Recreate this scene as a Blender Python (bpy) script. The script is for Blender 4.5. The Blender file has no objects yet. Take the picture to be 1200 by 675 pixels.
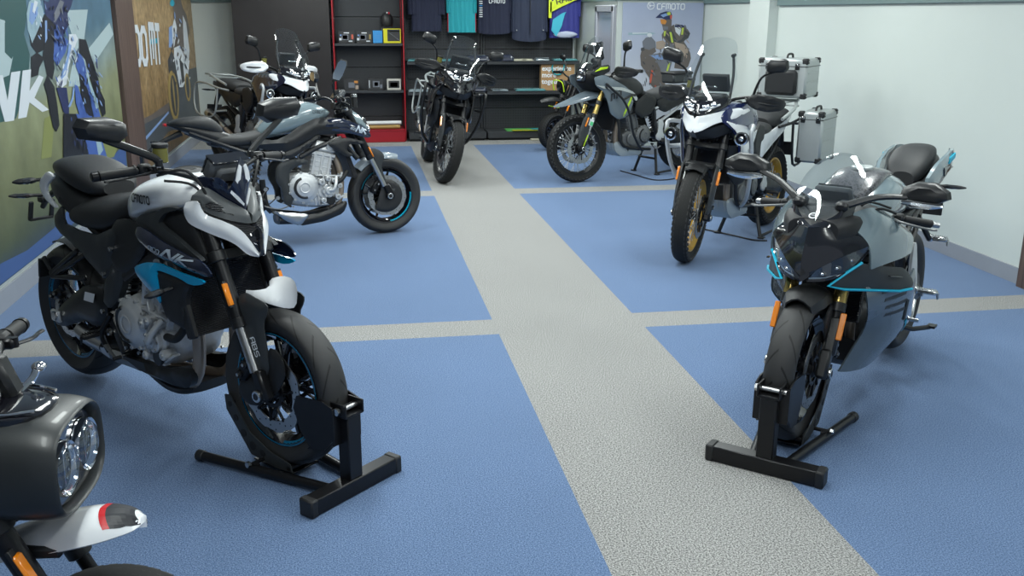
import bpy, math, random
from math import sin, cos, pi, radians, sqrt, atan2, hypot, tan
from mathutils import Vector, Matrix, noise
from mathutils.geometry import delaunay_2d_cdt
from mathutils.bvhtree import BVHTree
random.seed(7)
V = Vector
scene = bpy.context.scene
COL = scene.collection
FPX, CAMH, PITCH, YAW, ROLL = 1120.0, 1.68, 0.27993, 0.16405, 0.00435

# ------------------------------------------------------------------ camera
def cam_axes():
    fw = V((sin(YAW)*cos(PITCH), cos(YAW)*cos(PITCH), -sin(PITCH)))
    r = V((cos(YAW), -sin(YAW), 0)); u = r.cross(fw)
    return r*cos(ROLL)+u*sin(ROLL), -r*sin(ROLL)+u*cos(ROLL), fw
CR_, CU_, CF_ = cam_axes()
cd = bpy.data.cameras.new('camera'); co = bpy.data.objects.new('camera', cd); COL.objects.link(co)
cd.sensor_width = 36; cd.lens = FPX/1200*36; cd.clip_start = .05; cd.clip_end = 100
co.matrix_world = Matrix(((CR_.x, CU_.x, -CF_.x, 0), (CR_.y, CU_.y, -CF_.y, 0), (CR_.z, CU_.z, -CF_.z, CAMH), (0, 0, 0, 1)))
scene.camera = co
def ray(px, py):
    return CR_*((px-600)/FPX) - CU_*((py-337.5)/FPX) + CF_
def at(px, py, **k):                       # a point of the place on a known plane x=, y= or z=
    d = ray(px, py); a, v = list(k.items())[0]; i = 'xyz'.index(a)
    o = V((0, 0, CAMH)); return o + d*((v-o[i])/d[i])

# ------------------------------------------------------------------ materials
MATS = {}
def mat(name, col, rough=.5, metal=0, coat=0, noise_amt=0, noise_scale=60, bump=0, bscale=200, spec=.5, emit=0, alpha=None):
    m = bpy.data.materials.new(name); m.use_nodes = True; nt = m.node_tree; b = nt.nodes['Principled BSDF']
    c = (*col, 1)
    b.inputs['Base Color'].default_value = c; b.inputs['Roughness'].default_value = rough
    b.inputs['Metallic'].default_value = metal; b.inputs['Coat Weight'].default_value = coat; b.inputs['Coat Roughness'].default_value = .04
    b.inputs['Specular IOR Level'].default_value = spec
    if emit: b.inputs['Emission Color'].default_value = c; b.inputs['Emission Strength'].default_value = emit
    if noise_amt or bump:
        tc = nt.nodes.new('ShaderNodeTexCoord'); n = nt.nodes.new('ShaderNodeTexNoise'); n.inputs['Scale'].default_value = noise_scale
        n.inputs['Detail'].default_value = 4; nt.links.new(tc.outputs['Object'], n.inputs['Vector'])
        if noise_amt:
            r = nt.nodes.new('ShaderNodeMapRange'); r.inputs['To Min'].default_value = 1-noise_amt; r.inputs['To Max'].default_value = 1+noise_amt
            nt.links.new(n.outputs['Fac'], r.inputs['Value']); mx = nt.nodes.new('ShaderNodeVectorMath'); mx.operation = 'SCALE'
            mx.inputs[0].default_value = col; nt.links.new(r.outputs[0], mx.inputs['Scale']); nt.links.new(mx.outputs[0], b.inputs['Base Color'])
        if bump:
            n2 = nt.nodes.new('ShaderNodeTexNoise'); n2.inputs['Scale'].default_value = bscale; nt.links.new(tc.outputs['Object'], n2.inputs['Vector'])
            bp = nt.nodes.new('ShaderNodeBump'); bp.inputs['Strength'].default_value = bump; bp.inputs['Distance'].default_value = .002
            nt.links.new(n2.outputs['Fac'], bp.inputs['Height']); nt.links.new(bp.outputs[0], b.inputs['Normal'])
    MATS[name] = m; return m
mat('white_paint', (.88, .90, .92), .25, coat=.8)
mat('black_gloss', (.006, .006, .009), .12, coat=1)
mat('navy_gloss', (.008, .013, .035), .12, coat=1)
mat('black_satin', (.010, .0105, .012), .36, bump=.05, bscale=900)
mat('black_plastic', (.012, .0125, .014), .5, bump=.15, bscale=1200)
mat('grey_plastic', (.085, .092, .10), .5, bump=.1, bscale=1200)
mat('dark_grey_paint', (.036, .040, .043), .46, spec=.35); mat('cowl_grey', (.085, .092, .095), .42, coat=.1)
mat('black_metal', (.012, .012, .014), .32, metal=.4)
mat('rubber', (.009, .009, .010), .6)
mat('tread_rubber', (.030, .030, .031), .6); mat('groove_rubber', (.007, .007, .007), .8); mat('silver_matte', (.50, .52, .54), .42, metal=.35); mat('pod_grey', (.026, .029, .030), .42, coat=.1); mat('seat_leather', (.017, .018, .020), .55, bump=.25, bscale=700)
mat('silver_cast', (.60, .61, .62), .42, metal=.45, noise_amt=.1, noise_scale=40, bump=.3, bscale=300)
mat('silver', (.62, .63, .64), .25, metal=1)
mat('grey_cast', (.15, .155, .16), .45, metal=.35, bump=.2, bscale=300)
mat('chrome', (.8, .8, .82), .08, metal=1)
mat('steel', (.5, .5, .5), .3, metal=1)
mat('header_steel', (.36, .29, .23), .38, metal=.6, noise_amt=.25, noise_scale=12)
mat('gold', (.55, .33, .07), .3, metal=.85)
mat('gold_fork', (.50, .36, .12), .25, metal=.9)
mat('gold_rim', (.62, .34, .03), .38, metal=.35, coat=.3)
mat('blue_paint', (.0, .34, .64), .25, coat=.7)
mat('cyan_stripe', (.0, .42, .62), .4); mat('blue_stripe', (.0, .17, .33), .4)
mat('grey_blue_paint', (.17, .225, .25), .22, coat=.9)
mat('slate_paint', (.085, .108, .125), .22, coat=.8); mat('pale_grey_paint', (.20, .24, .28), .3, coat=.6); mat('rally_grey_paint', (.13, .165, .195), .3, coat=.6)
mat('deep_blue_paint', (.01, .022, .10), .2, coat=.9)
mat('lime', (.55, .80, .02), .4)
mat('green_label', (.1, .6, .25), .5)
mat('red_paint', (.55, .008, .015), .4)
mat('orange_reflector', (.85, .24, .01), .22, coat=.6)
mat('mirror_glass', (.7, .75, .8), .03, metal=1)
mat('label_white', (.75, .76, .77), .5)
mat('text_white', (.82, .84, .86), .4)
mat('text_silver', (.45, .52, .60), .35)
mat('text_dark', (.02, .022, .028), .4)
mat('text_cyan', (.05, .6, .75), .4)
mat('aluminium_panel', (.47, .50, .50), .45, metal=.6, noise_amt=.03)
mat('fluid_yellow', (.16, .15, .03), .2, coat=.8)
mat('lamp_reflector', (.75, .78, .82), .12, metal=1)
mat('screen_dark', (.03, .032, .036), .12, coat=1)
def glass_mat(name, tint, rough=.02, gl=.12):
    m = bpy.data.materials.new(name); m.use_nodes = True; nt = m.node_tree; nt.nodes.clear()
    o = nt.nodes.new('ShaderNodeOutputMaterial'); mx = nt.nodes.new('ShaderNodeMixShader'); t = nt.nodes.new('ShaderNodeBsdfTransparent')
    g = nt.nodes.new('ShaderNodeBsdfGlossy'); f = nt.nodes.new('ShaderNodeMath'); f.operation = 'POWER'; f.inputs[1].default_value = 4; lw = nt.nodes.new('ShaderNodeLayerWeight'); lw.inputs[0].default_value = .5; nt.links.new(lw.outputs['Facing'], f.inputs[0])
    t.inputs['Color'].default_value = (*tint, 1); g.inputs['Roughness'].default_value = rough
    a = nt.nodes.new('ShaderNodeMath'); a.operation = 'ADD'; a.inputs[1].default_value = .03+gl*.3; a.use_clamp = True; nt.links.new(f.outputs[0], a.inputs[0])
    nt.links.new(a.outputs[0], mx.inputs[0]); nt.links.new(t.outputs[0], mx.inputs[1]); nt.links.new(g.outputs[0], mx.inputs[2]); nt.links.new(mx.outputs[0], o.inputs[0])
    MATS[name] = m; return m
glass_mat('clear_screen', (.95, .965, .97), .03, .10); glass_mat('smoke_screen', (.45, .48, .5)); glass_mat('lamp_glass', (.8, .85, .9), .01, .3)
def carbon():
    m = mat('honeycomb_black', (.02, .02, .022), .3, coat=.6); nt = m.node_tree; b = nt.nodes['Principled BSDF']
    tc = nt.nodes.new('ShaderNodeTexCoord'); v = nt.nodes.new('ShaderNodeTexVoronoi'); v.inputs['Scale'].default_value = 90; nt.links.new(tc.outputs['Object'], v.inputs['Vector'])
    cr = nt.nodes.new('ShaderNodeValToRGB'); cr.color_ramp.elements[0].color = (.012, .012, .014, 1); cr.color_ramp.elements[1].color = (.09, .09, .1, 1)
    cr.color_ramp.elements[0].position = .2; cr.color_ramp.elements[1].position = .6
    nt.links.new(v.outputs['Distance'], cr.inputs[0]); nt.links.new(cr.outputs[0], b.inputs['Base Color'])
carbon()
def mesh_mat():
    m = mat('radiator_mesh', (.012, .012, .014), .45, metal=.3); nt = m.node_tree; b = nt.nodes['Principled BSDF']
    tc = nt.nodes.new('ShaderNodeTexCoord'); bp = nt.nodes.new('ShaderNodeBump'); bp.inputs['Distance'].default_value = .006
    w = nt.nodes.new('ShaderNodeTexWave'); w.inputs['Scale'].default_value = 55; w.bands_direction = 'Z'
    nt.links.new(tc.outputs['Object'], w.inputs['Vector']); nt.links.new(w.outputs['Fac'], bp.inputs['Height']); nt.links.new(bp.outputs[0], b.inputs['Normal'])
    cr = nt.nodes.new('ShaderNodeValToRGB'); cr.color_ramp.elements[0].color = (.004, .004, .005, 1); cr.color_ramp.elements[1].color = (.04, .04, .045, 1)
    nt.links.new(w.outputs['Fac'], cr.inputs[0]); nt.links.new(cr.outputs[0], b.inputs['Base Color'])
mesh_mat()
def tyre_mat(name, kind):
    # grooves cut by a pattern on the tyre's own UV (u along the tread, v across it)
    m = mat(name, (.016, .016, .017), .58); nt = m.node_tree; b = nt.nodes['Principled BSDF']; L = nt.links.new
    uv = nt.nodes.new('ShaderNodeUVMap'); sp = nt.nodes.new('ShaderNodeSeparateXYZ'); L(uv.outputs[0], sp.inputs[0])
    def mth(op, a, bb=None, c=None):
        n = nt.nodes.new('ShaderNodeMath'); n.operation = op
        for i, x in enumerate((a, bb, c)):
            if x is None: continue
            if isinstance(x, (int, float)): n.inputs[i].default_value = x
            else: L(x, n.inputs[i])
        return n.outputs[0]
    U, W = sp.outputs[0], sp.outputs[1]; A = mth('ABSOLUTE', W)
    if kind == 'street':
        sgn = mth('SIGN', W)
        uu = mth('ADD', mth('MULTIPLY', U, 15.0), mth('MULTIPLY', mth('POWER', A, 1.3), 1.5))
        uu = mth('ADD', uu, mth('MULTIPLY', sgn, .25))
        fr = mth('FRACT', uu); g = mth('LESS_THAN', fr, .10)
        lim = mth('MULTIPLY', mth('GREATER_THAN', A, .10), mth('LESS_THAN', A, .72)); g = mth('MULTIPLY', g, lim)
    else:
        fr = mth('FRACT', mth('ADD', mth('MULTIPLY', U, 34), mth('MULTIPLY', A, 3))); g = mth('LESS_THAN', fr, .22)
        g = mth('MAXIMUM', g, mth('LESS_THAN', mth('ABSOLUTE', mth('SUBTRACT', A, .3)), .045)); g = mth('MULTIPLY', g, mth('LESS_THAN', A, .85))
    cr = nt.nodes.new('ShaderNodeMix'); cr.data_type = 'RGBA'; cr.inputs[6].default_value = (.026, .026, .027, 1); cr.inputs[7].default_value = (.001, .001, .001, 1)
    L(g, cr.inputs[0]); L(cr.outputs[2], b.inputs['Base Color'])
    bp = nt.nodes.new('ShaderNodeBump'); bp.invert = True; bp.inputs['Distance'].default_value = .004; L(g, bp.inputs['Height']); L(bp.outputs[0], b.inputs['Normal'])
tyre_mat('street_tyre', 'street')

# ------------------------------------------------------------------ mesh builder
def catmull(pts, n=6):
    pts = [V(p) for p in pts]; out = []
    if len(pts) < 3: return pts
    for i in range(len(pts)-1):
        p0 = pts[max(i-1, 0)]; p1 = pts[i]; p2 = pts[i+1]; p3 = pts[min(i+2, len(pts)-1)]
        for k in range(n):
            t = k/n; out.append(.5*((2*p1)+(p2-p0)*t+(2*p0-5*p1+4*p2-p3)*t*t+(3*p1-p0-3*p2+p3)*t*t*t))
    out.append(pts[-1]); return out
def frame(d):
    d = V(d).normalized(); a = V((0, 0, 1)) if abs(d.z) < .9 else V((1, 0, 0)); x = a.cross(d).normalized(); return x, d.cross(x), d
class G:
    def __init__(s, m='black_plastic'): s.v = []; s.f = []; s.mi = []; s.m = m; s.uv = {}
    def add(s, vs, fs, m=None):
        o = len(s.v); s.v += [V(p) for p in vs]; k = m or s.m
        for f in fs: s.f.append(tuple(i+o for i in f)); s.mi.append(k)
        return s
    def merge(s, g, M=None):
        o = len(s.v); s.v += [(M @ p if M else p.copy()) for p in g.v]
        fl = M is not None and M.to_3x3().determinant() < 0
        for f, k in zip(g.f, g.mi):
            f = tuple(i+o for i in f); s.f.append(f[::-1] if fl else f); s.mi.append(k)
        return s
    def mir(s): g = G(s.m); g.merge(s, Matrix.Diagonal((1, -1, 1, 1))); return g
    def both(s): return s.merge(s.mir())
    def box(s, c, d, m=None, ch=None, R=None, tap=None):
        # chamfered box: c centre, d full sizes, tap=(sx,sy) scales the top face
        h = [x/2 for x in d]; ch = min(h)*.25 if ch is None else min(ch, min(h)*.9); P = []; idx = {}
        for sx in (-1, 1):
            for sy in (-1, 1):
                for sz in (-1, 1):
                    for ax in range(3):
                        p = [sx*(h[0]-ch), sy*(h[1]-ch), sz*(h[2]-ch)]; p[ax] = (sx, sy, sz)[ax]*h[ax]
                        if tap and sz > 0: p[0] *= tap[0]; p[1] *= tap[1]
                        idx[(sx, sy, sz, ax)] = len(P); P.append(V(p))
        F = []
        for ax in range(3):
            b, c2 = [(1, 2), (2, 0), (0, 1)][ax]
            for sg in (-1, 1):
                q = []
                for (u, w) in ((-1, -1), (1, -1), (1, 1), (-1, 1)):
                    k = [0, 0, 0]; k[ax] = sg; k[b] = u; k[c2] = w; q.append(idx[(*k, ax)])
                F.append(tuple(q) if sg > 0 else tuple(q[::-1]))
        for ax in range(3):                # edges parallel to ax
            b, c2 = [(1, 2), (2, 0), (0, 1)][ax]
            for u in (-1, 1):
                for w in (-1, 1):
                    q = []
                    for (t, a2) in ((-1, b), (1, b), (1, c2), (-1, c2)):
                        k = [0, 0, 0]; k[ax] = t; k[b] = u; k[c2] = w; q.append(idx[(*k, a2)])
                    F.append(tuple(q) if u*w < 0 else tuple(q[::-1]))
        for sx in (-1, 1):
            for sy in (-1, 1):
                for sz in (-1, 1):
                    q = (idx[(sx, sy, sz, 0)], idx[(sx, sy, sz, 1)], idx[(sx, sy, sz, 2)]); F.append(q if sx*sy*sz > 0 else q[::-1])
        M = Matrix.Translation(V(c)) @ (R.to_4x4() if R else Matrix())
        return s.add([M @ p for p in P], F, m)
    def bar(s, a, b, w, h=None, m=None, up=(0, 0, 1), ch=None):
        a, b = V(a), V(b); d = (b-a).normalized(); y = V(up).cross(d)
        if y.length < 1e-4: y = V((1, 0, 0)).cross(d)
        y.normalize(); z = d.cross(y); R = Matrix((d, y, z)).transposed()
        return s.box((a+b)/2, ((b-a).length, w, h or w), m, ch, R)
    def cyl(s, a, b, r, r2=None, n=16, m=None, ch=0):
        a, b = V(a), V(b); x, y, d = frame(b-a); r2 = r if r2 is None else r2; rings = [(a, r), (b, r2)]
        if ch: rings = [(a, r-ch), (a+d*ch, r), (b-d*ch, r2), (b, r2-ch)]
        vs = [c+x*(q*cos(2*pi*i/n))+y*(q*sin(2*pi*i/n)) for c, q in rings for i in range(n)]; k = len(rings)
        F = [(j*n+i, j*n+(i+1) % n, (j+1)*n+(i+1) % n, (j+1)*n+i) for j in range(k-1) for i in range(n)]
        F += [tuple(range(n))[::-1], tuple(range((k-1)*n, k*n))]
        return s.add(vs, F, m)
    def tube(s, pts, r, n=8, m=None, sm=5, flat=1.0, up=None):
        P = catmull(pts, sm) if sm and len(pts) > 2 else [V(p) for p in pts]; k = len(P); rr = r if isinstance(r, (list, tuple)) else [r]
        def R(t):
            if len(rr) == 1: return rr[0]
            q = t*(len(rr)-1); i = min(int(q), len(rr)-2); return rr[i]*(1-(q-i))+rr[i+1]*(q-i)
        x = None; vs = []
        for i, p in enumerate(P):
            d = (P[min(i+1, k-1)]-P[max(i-1, 0)]).normalized()
            if x is None: x = V(up).cross(d).normalized() if up else frame(d)[0]
            x = (x-d*x.dot(d)).normalized(); y = d.cross(x); q = R(i/(k-1))
            vs += [p+x*(q*cos(2*pi*j/n))+y*(q*flat*sin(2*pi*j/n)) for j in range(n)]
        F = [(i*n+j, i*n+(j+1) % n, (i+1)*n+(j+1) % n, (i+1)*n+j) for i in range(k-1) for j in range(n)]
        F += [tuple(range(n))[::-1], tuple(range((k-1)*n, k*n))]
        return s.add(vs, F, m)
    def lathe(s, prof, c=(0, 0, 0), ax=(0, 1, 0), n=48, m=None, closed=False, a0=0, a1=2*pi):
        # prof: [(radius, height along axis)]
        c = V(c); x, y, d = frame(ax); full = abs(a1-a0-2*pi) < 1e-6; N = n if full else n+1; k = len(prof)
        vs = [c+d*h+x*(r*cos(a0+(a1-a0)*i/n))+y*(r*sin(a0+(a1-a0)*i/n)) for i in range(N) for r, h in prof]; F = []
        for i in range(n):
            i2 = (i+1) % N
            for j in range(k if closed else k-1):
                j2 = (j+1) % k; F.append((i*k+j, i2*k+j, i2*k+j2, i*k+j2)[::-1])
        if not full and closed: F += [tuple(range(k)), tuple(range((N-1)*k, N*k))[::-1]]
        return s.add(vs, F, m)
    def prism(s, poly, off, m=None):
        n = len(poly); o = V(off); P = [V(p) for p in poly]
        return s.add(P+[p+o for p in P], [tuple(range(n)), tuple(range(n, 2*n))[::-1]]+[((i+1) % n, i, n+i, n+(i+1) % n) for i in range(n)], m)
    def loft(s, rings, m=None, cap=True, sm=0):
        n = len(rings[0])
        if sm:
            cols = [catmull([r[j] for r in rings], sm) for j in range(n)]; rings = [[cols[j][i] for j in range(n)] for i in range(len(cols[0]))]
        k = len(rings); F = [(i*n+j, i*n+(j+1) % n, (i+1)*n+(j+1) % n, (i+1)*n+j) for i in range(k-1) for j in range(n)]
        if cap: F += [tuple(range(n))[::-1], tuple(range((k-1)*n, k*n))]
        return s.add([p for r in rings for p in r], F, m)
    def body(s, st, m=None, sm=4, n=24, cap=True):
        # st: stations (x, z bottom, z top, half width, exponent, [z of widest 0..1])
        rings = []
        for q in st:
            x, z0, z1, w, e = q[:5]; wz = q[5] if len(q) > 5 else .5; zc = z0+(z1-z0)*wz; r = []
            for j in range(n):
                a = 2*pi*j/n; ca, sa = cos(a), sin(a); yy = w*math.copysign(abs(ca)**(2/e), ca); h = (z1-zc) if sa > 0 else (zc-z0)
                r.append(V((x, yy, zc+h*math.copysign(abs(sa)**(2/e), sa))))
            rings.append(r)
        return s.loft(rings, m, cap, sm)
    def ell(s, c, r, m=None, n=14, k=8):
        c = V(c); vs = [c+V((0, 0, r[2])), c-V((0, 0, r[2]))]
        for i in range(1, k):
            t = pi*i/k
            for j in range(n): p = 2*pi*j/n; vs.append(c+V((r[0]*sin(t)*cos(p), r[1]*sin(t)*sin(p), r[2]*cos(t))))
        F = [(0, 2+j, 2+(j+1) % n) for j in range(n)]+[(1, 2+(k-2)*n+(j+1) % n, 2+(k-2)*n+j) for j in range(n)]
        F += [(2+i*n+j, 2+(i+1)*n+j, 2+(i+1)*n+(j+1) % n, 2+i*n+(j+1) % n) for i in range(k-2) for j in range(n)]
        return s.add(vs, F, m)
    def bolt(s, c, ax=(0, -1, 0), r=.008, m='steel'):
        c = V(c); a = V(ax).normalized(); return s.cyl(c-a*r*.4, c+a*r*.7, r, n=6, m=m)
    def pillow(s, outline, ax='y', bulge=.01, thick=.006, edge=None, res=None, rnd=1, m=None, out=-1, soft=False):
        # a curved panel: the outline (3D points) filled, domed by bulge along axis ax towards sign out, given thickness
        i = 'xyz'.index(ax); uv = [k for k in range(3) if k != i]; P = [V(p) for p in outline]
        for _ in range(rnd):
            Q = []; n = len(P)
            for a in range(n):
                p, q = P[a], P[(a+1) % n]; l = min(.25, .018/max((q-p).length, 1e-6)); Q += [p.lerp(q, l), p.lerp(q, 1-l)]
            P = Q
        xs = [p[uv[0]] for p in P]; ys = [p[uv[1]] for p in P]; span = max(max(xs)-min(xs), max(ys)-min(ys)); res = res or max(span/16, .006)
        Q = []
        for a in range(len(P)):
            p, q = P[a], P[(a+1) % len(P)]; k = max(1, int((q-p).length/res)); Q += [p.lerp(q, t/k) for t in range(k)]
        P = Q; n = len(P); B2 = [(p[uv[0]], p[uv[1]]) for p in P]
        def dist(x, y):
            d = 9
            for a in range(n):
                x0, y0 = B2[a]; x1, y1 = B2[(a+1) % n]; dx, dy = x1-x0, y1-y0; L2 = dx*dx+dy*dy or 1e-12
                t = max(0, min(1, ((x-x0)*dx+(y-y0)*dy)/L2)); d = min(d, hypot(x-x0-t*dx, y-y0-t*dy))
            return d
        def inside(x, y):
            c = False
            for a in range(n):
                x0, y0 = B2[a]; x1, y1 = B2[(a+1) % n]
                if (y0 > y) != (y1 > y) and x < (x1-x0)*(y-y0)/(y1-y0)+x0: c = not c
            return c
        def depth(x, y):                   # mean value interpolation of the outline's own depth
            sw = 0; sv = 0; r = [hypot(bx-x, by-y)+1e-9 for bx, by in B2]; an = [atan2(by-y, bx-x) for bx, by in B2]; tn = []
            for a in range(n):
                t = an[(a+1) % n]-an[a]; t = (t+pi) % (2*pi)-pi; tn.append(tan(max(-3.1, min(3.1, t))/2))
            for a in range(n): w = (tn[a-1]+tn[a])/r[a]; sw += w; sv += w*P[a][i]
            return sv/sw if abs(sw) > 1e-9 else P[0][i]
        pts = list(B2); y = min(ys)+res*.5; row = 0
        while y < max(ys):
            x = min(xs)+res*(.25+.5*(row % 2))
            while x < max(xs):
                if inside(x, y) and dist(x, y) > res*.45: pts.append((x, y))
                x += res
            y += res*.87; row += 1
        r = delaunay_2d_cdt([V(p) for p in pts], [], [list(range(n))], 1, 1e-6); vs, fs = r[0], r[2]; org = r[3]
        D = [dist(p.x, p.y) for p in vs]; E = edge or (max(D) or 1); f3 = []; bk = []
        for a, p in enumerate(vs):
            o = [q for q in org[a] if q < n]; z = P[o[0]][i] if o else depth(p.x, p.y); t = min(1, D[a]/E); z += out*bulge*(t*(2-t) if soft else sqrt(max(0, 1-(1-t)**2)))
            q = [0, 0, 0]; q[uv[0]] = p.x; q[uv[1]] = p.y; q[i] = z; f3.append(V(q)); q[i] = z-out*thick; bk.append(V(q))
        # orientation
        fl = []
        for f in fs:
            a, b, c = f3[f[0]], f3[f[1]], f3[f[2]]; nn = (b-a).cross(c-a); fl.append(tuple(f) if nn[i]*out > 0 else tuple(f)[::-1])
        m0 = len(f3); F = fl+[tuple(q+m0 for q in f[::-1]) for f in fl]
        cnt = {}
        for f in fl:
            for a in range(len(f)): e = (f[a], f[(a+1) % len(f)]); cnt[e] = 1
        for (a, b) in cnt:
            if (b, a) not in cnt: F.append((b, a, a+m0, b+m0))
        return s.add(f3+bk, F, m)
    def ribbon(s, rows, th=.006, m=None, N=14, K=4, out=(0, -1, 0), lift=0, cross=True):
        # a skin drawn through several 3D lines, with thickness
        def res(P):
            P = catmull(P, 6) if len(P) > 2 else [V(P[0]), V(P[-1])]; L = [0]
            for a, b in zip(P, P[1:]): L.append(L[-1]+(b-a).length)
            o = []
            for i in range(N+1):
                t = L[-1]*i/N; k = 0
                while k < len(L)-2 and L[k+1] < t: k += 1
                f = (t-L[k])/max(L[k+1]-L[k], 1e-9); o.append(P[k].lerp(P[k+1], f))
            return o
        R = [res(r) for r in rows]; cols = []
        for i in range(N+1):
            c = [r[i] for r in R]; cols.append(catmull(c, K) if (len(c) > 2 and cross) else ([c[0].lerp(c[-1], t/K) for t in range(K+1)] if len(c) == 2 else c))
        n = len(cols[0]); O = V(out); nr = []
        for i in range(N+1):
            for j in range(n):
                a = cols[min(i+1, N)][j]-cols[max(i-1, 0)][j]; b = cols[i][min(j+1, n-1)]-cols[i][max(j-1, 0)]; q = a.cross(b); q = q.normalized() if q.length > 1e-9 else O; nr.append(q if q.dot(O) >= 0 else -q)
        P = [p for c in cols for p in c]; T = [p+q*lift for p, q in zip(P, nr)]; U = [p-q*th for p, q in zip(P, nr)]; F = []; z = len(P)
        for i in range(N):
            for j in range(n-1): a = i*n+j; F += [(a, a+n, a+n+1, a+1), (z+a, z+a+1, z+a+n+1, z+a+n)]
        for i in range(N): F += [(i*n, z+i*n, z+(i+1)*n, (i+1)*n), (i*n+n-1, (i+1)*n+n-1, z+(i+1)*n+n-1, z+i*n+n-1)]
        for j in range(n-1): F += [(j, j+1, z+j+1, z+j), (N*n+j, z+N*n+j, z+N*n+j+1, N*n+j+1)]
        return s.add(T+U, F, m)
    def bvh(s): return BVHTree.FromPolygons([tuple(p) for p in s.v], s.f)
    def build(s, name, parent=None, sharp=38, S=None, uvs=None):
        me = bpy.data.meshes.new(name); me.from_pydata([tuple(p) for p in s.v], [], s.f); names = []
        for k in s.mi:
            if k not in names: names.append(k)
        for k in names: me.materials.append(MATS[k])
        me.polygons.foreach_set('material_index', [names.index(k) for k in s.mi])
        me.polygons.foreach_set('use_smooth', [True]*len(s.f))
        if uvs:
            l = me.uv_layers.new(name='UVMap'); d = []
            for f in s.f:
                for q in f: d += uvs[q]
            l.data.foreach_set('uv', d)
        me.update(); me.set_sharp_from_angle(angle=radians(sharp))
        o = bpy.data.objects.new(name, me); COL.objects.link(o)
        if parent is not None: o.parent = parent
        if S is not None: o.matrix_basis = S
        return o
def tag(o, label=None, cat=None, group=None, kind=None):
    for k, v in (('label', label), ('category', cat), ('group', group), ('kind', kind)):
        if v: o[k] = v
    return o
def empty(name, loc, rz=0):
    o = bpy.data.objects.new(name, None); COL.objects.link(o); o.location = loc; o.rotation_euler = (0, 0, rz); o.empty_display_size = .1; return o
def copy_tree(o, parent=None):
    c = o.copy(); COL.objects.link(c)
    if parent is not None: c.parent = parent
    for ch in [x for x in bpy.data.objects if x.parent == o]: copy_tree(ch, c)
    return c

# ------------------------------------------------------------------ lettering
STROKES = {  # a square techno alphabet on a 4 x 6 grid
 'C': [[(4, 6), (1, 6), (0, 5), (0, 1), (1, 0), (4, 0)]], 'F': [[(4, 6), (1, 6), (0, 5), (0, 0)], [(0, 3), (3.5, 3)]],
 'M': [[(0, 0), (0, 6), (4.4, 6), (5, 5), (5, 0)], [(2.5, 6), (2.5, 1)]], 'O': [[(1, 6), (0, 5), (0, 1), (1, 0), (3.5, 0), (4.5, 1), (4.5, 5), (3.5, 6), (1, 6)]],
 'T': [[(0, 6), (4, 6)], [(2, 6), (2, 0)]], 'N': [[(0, 0), (0, 6), (4.5, 0), (4.5, 6)]], 'K': [[(0, 0), (0, 6)], [(4.5, 6), (.4, 3), (4.5, 0)]],
 'A': [[(0, 0), (0, 5), (1, 6), (4, 6), (4, 0)], [(0, 2.6), (4, 2.6)]], 'B': [[(0, 0), (0, 6), (3.5, 6), (4, 5), (3.6, 3.2), (0, 3.2)], [(3.6, 3.2), (4.2, 2), (4, .6), (3.4, 0), (0, 0)]],
 'S': [[(4, 6), (.8, 6), (0, 5), (0, 3.6), (.6, 3), (3.5, 3), (4, 2.4), (4, 1), (3.2, 0), (0, 0)]],
 '8': [[(1, 3.1), (0, 4), (0, 5.2), (1, 6), (3, 6), (4, 5.2), (4, 4), (3, 3.1), (1, 3.1), (0, 2.2), (0, .8), (1, 0), (3, 0), (4, .8), (4, 2.2), (3, 3.1)]],
 '0': [[(1, 6), (0, 5), (0, 1), (1, 0), (3, 0), (4, 1), (4, 5), (3, 6), (1, 6)]], '/': [[(0, 0), (3, 6)]], '-': [[(0, 3), (3, 3)]], 'X': [[(0, 0), (4, 6)], [(0, 6), (4, 0)]], 'R': [[(0, 0), (0, 6), (3.5, 6), (4, 5), (3.6, 3), (0, 3)], [(2.4, 3), (4.2, 0)]],
 '4': [[(3, 0), (3, 6), (0, 2), (4, 2)]], '5': [[(4, 6), (0, 6), (0, 3.4), (3.4, 3.4), (4, 2.6), (4, .8), (3.2, 0), (0, 0)]]}
def letters(txt, h, wt=.17, shear=0.0, gap=1.6):
    # returns 2D quads (lists of 4 points) of the text, its height h, starting at the origin
    Q = []; x = 0; k = h/6
    for ch in txt:
        if ch == ' ': x += 4; continue
        ww = 0
        for st in STROKES[ch]:
            for (a, b) in zip(st, st[1:]):
                A = V((a[0], a[1])); B = V((b[0], b[1])); d = (B-A); L = d.length or 1; d = d/L; nrm = V((-d.y, d.x))*(wt*6/2); A2 = A-d*wt*2; B2 = B+d*wt*2
                Q.append([V(((p.x+x+p.y*shear)*k, p.y*k)) for p in (A2-nrm, B2-nrm, B2+nrm, A2+nrm)]); ww = max(ww, a[0], b[0])
        x += ww+gap
    return Q, x*k
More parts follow.
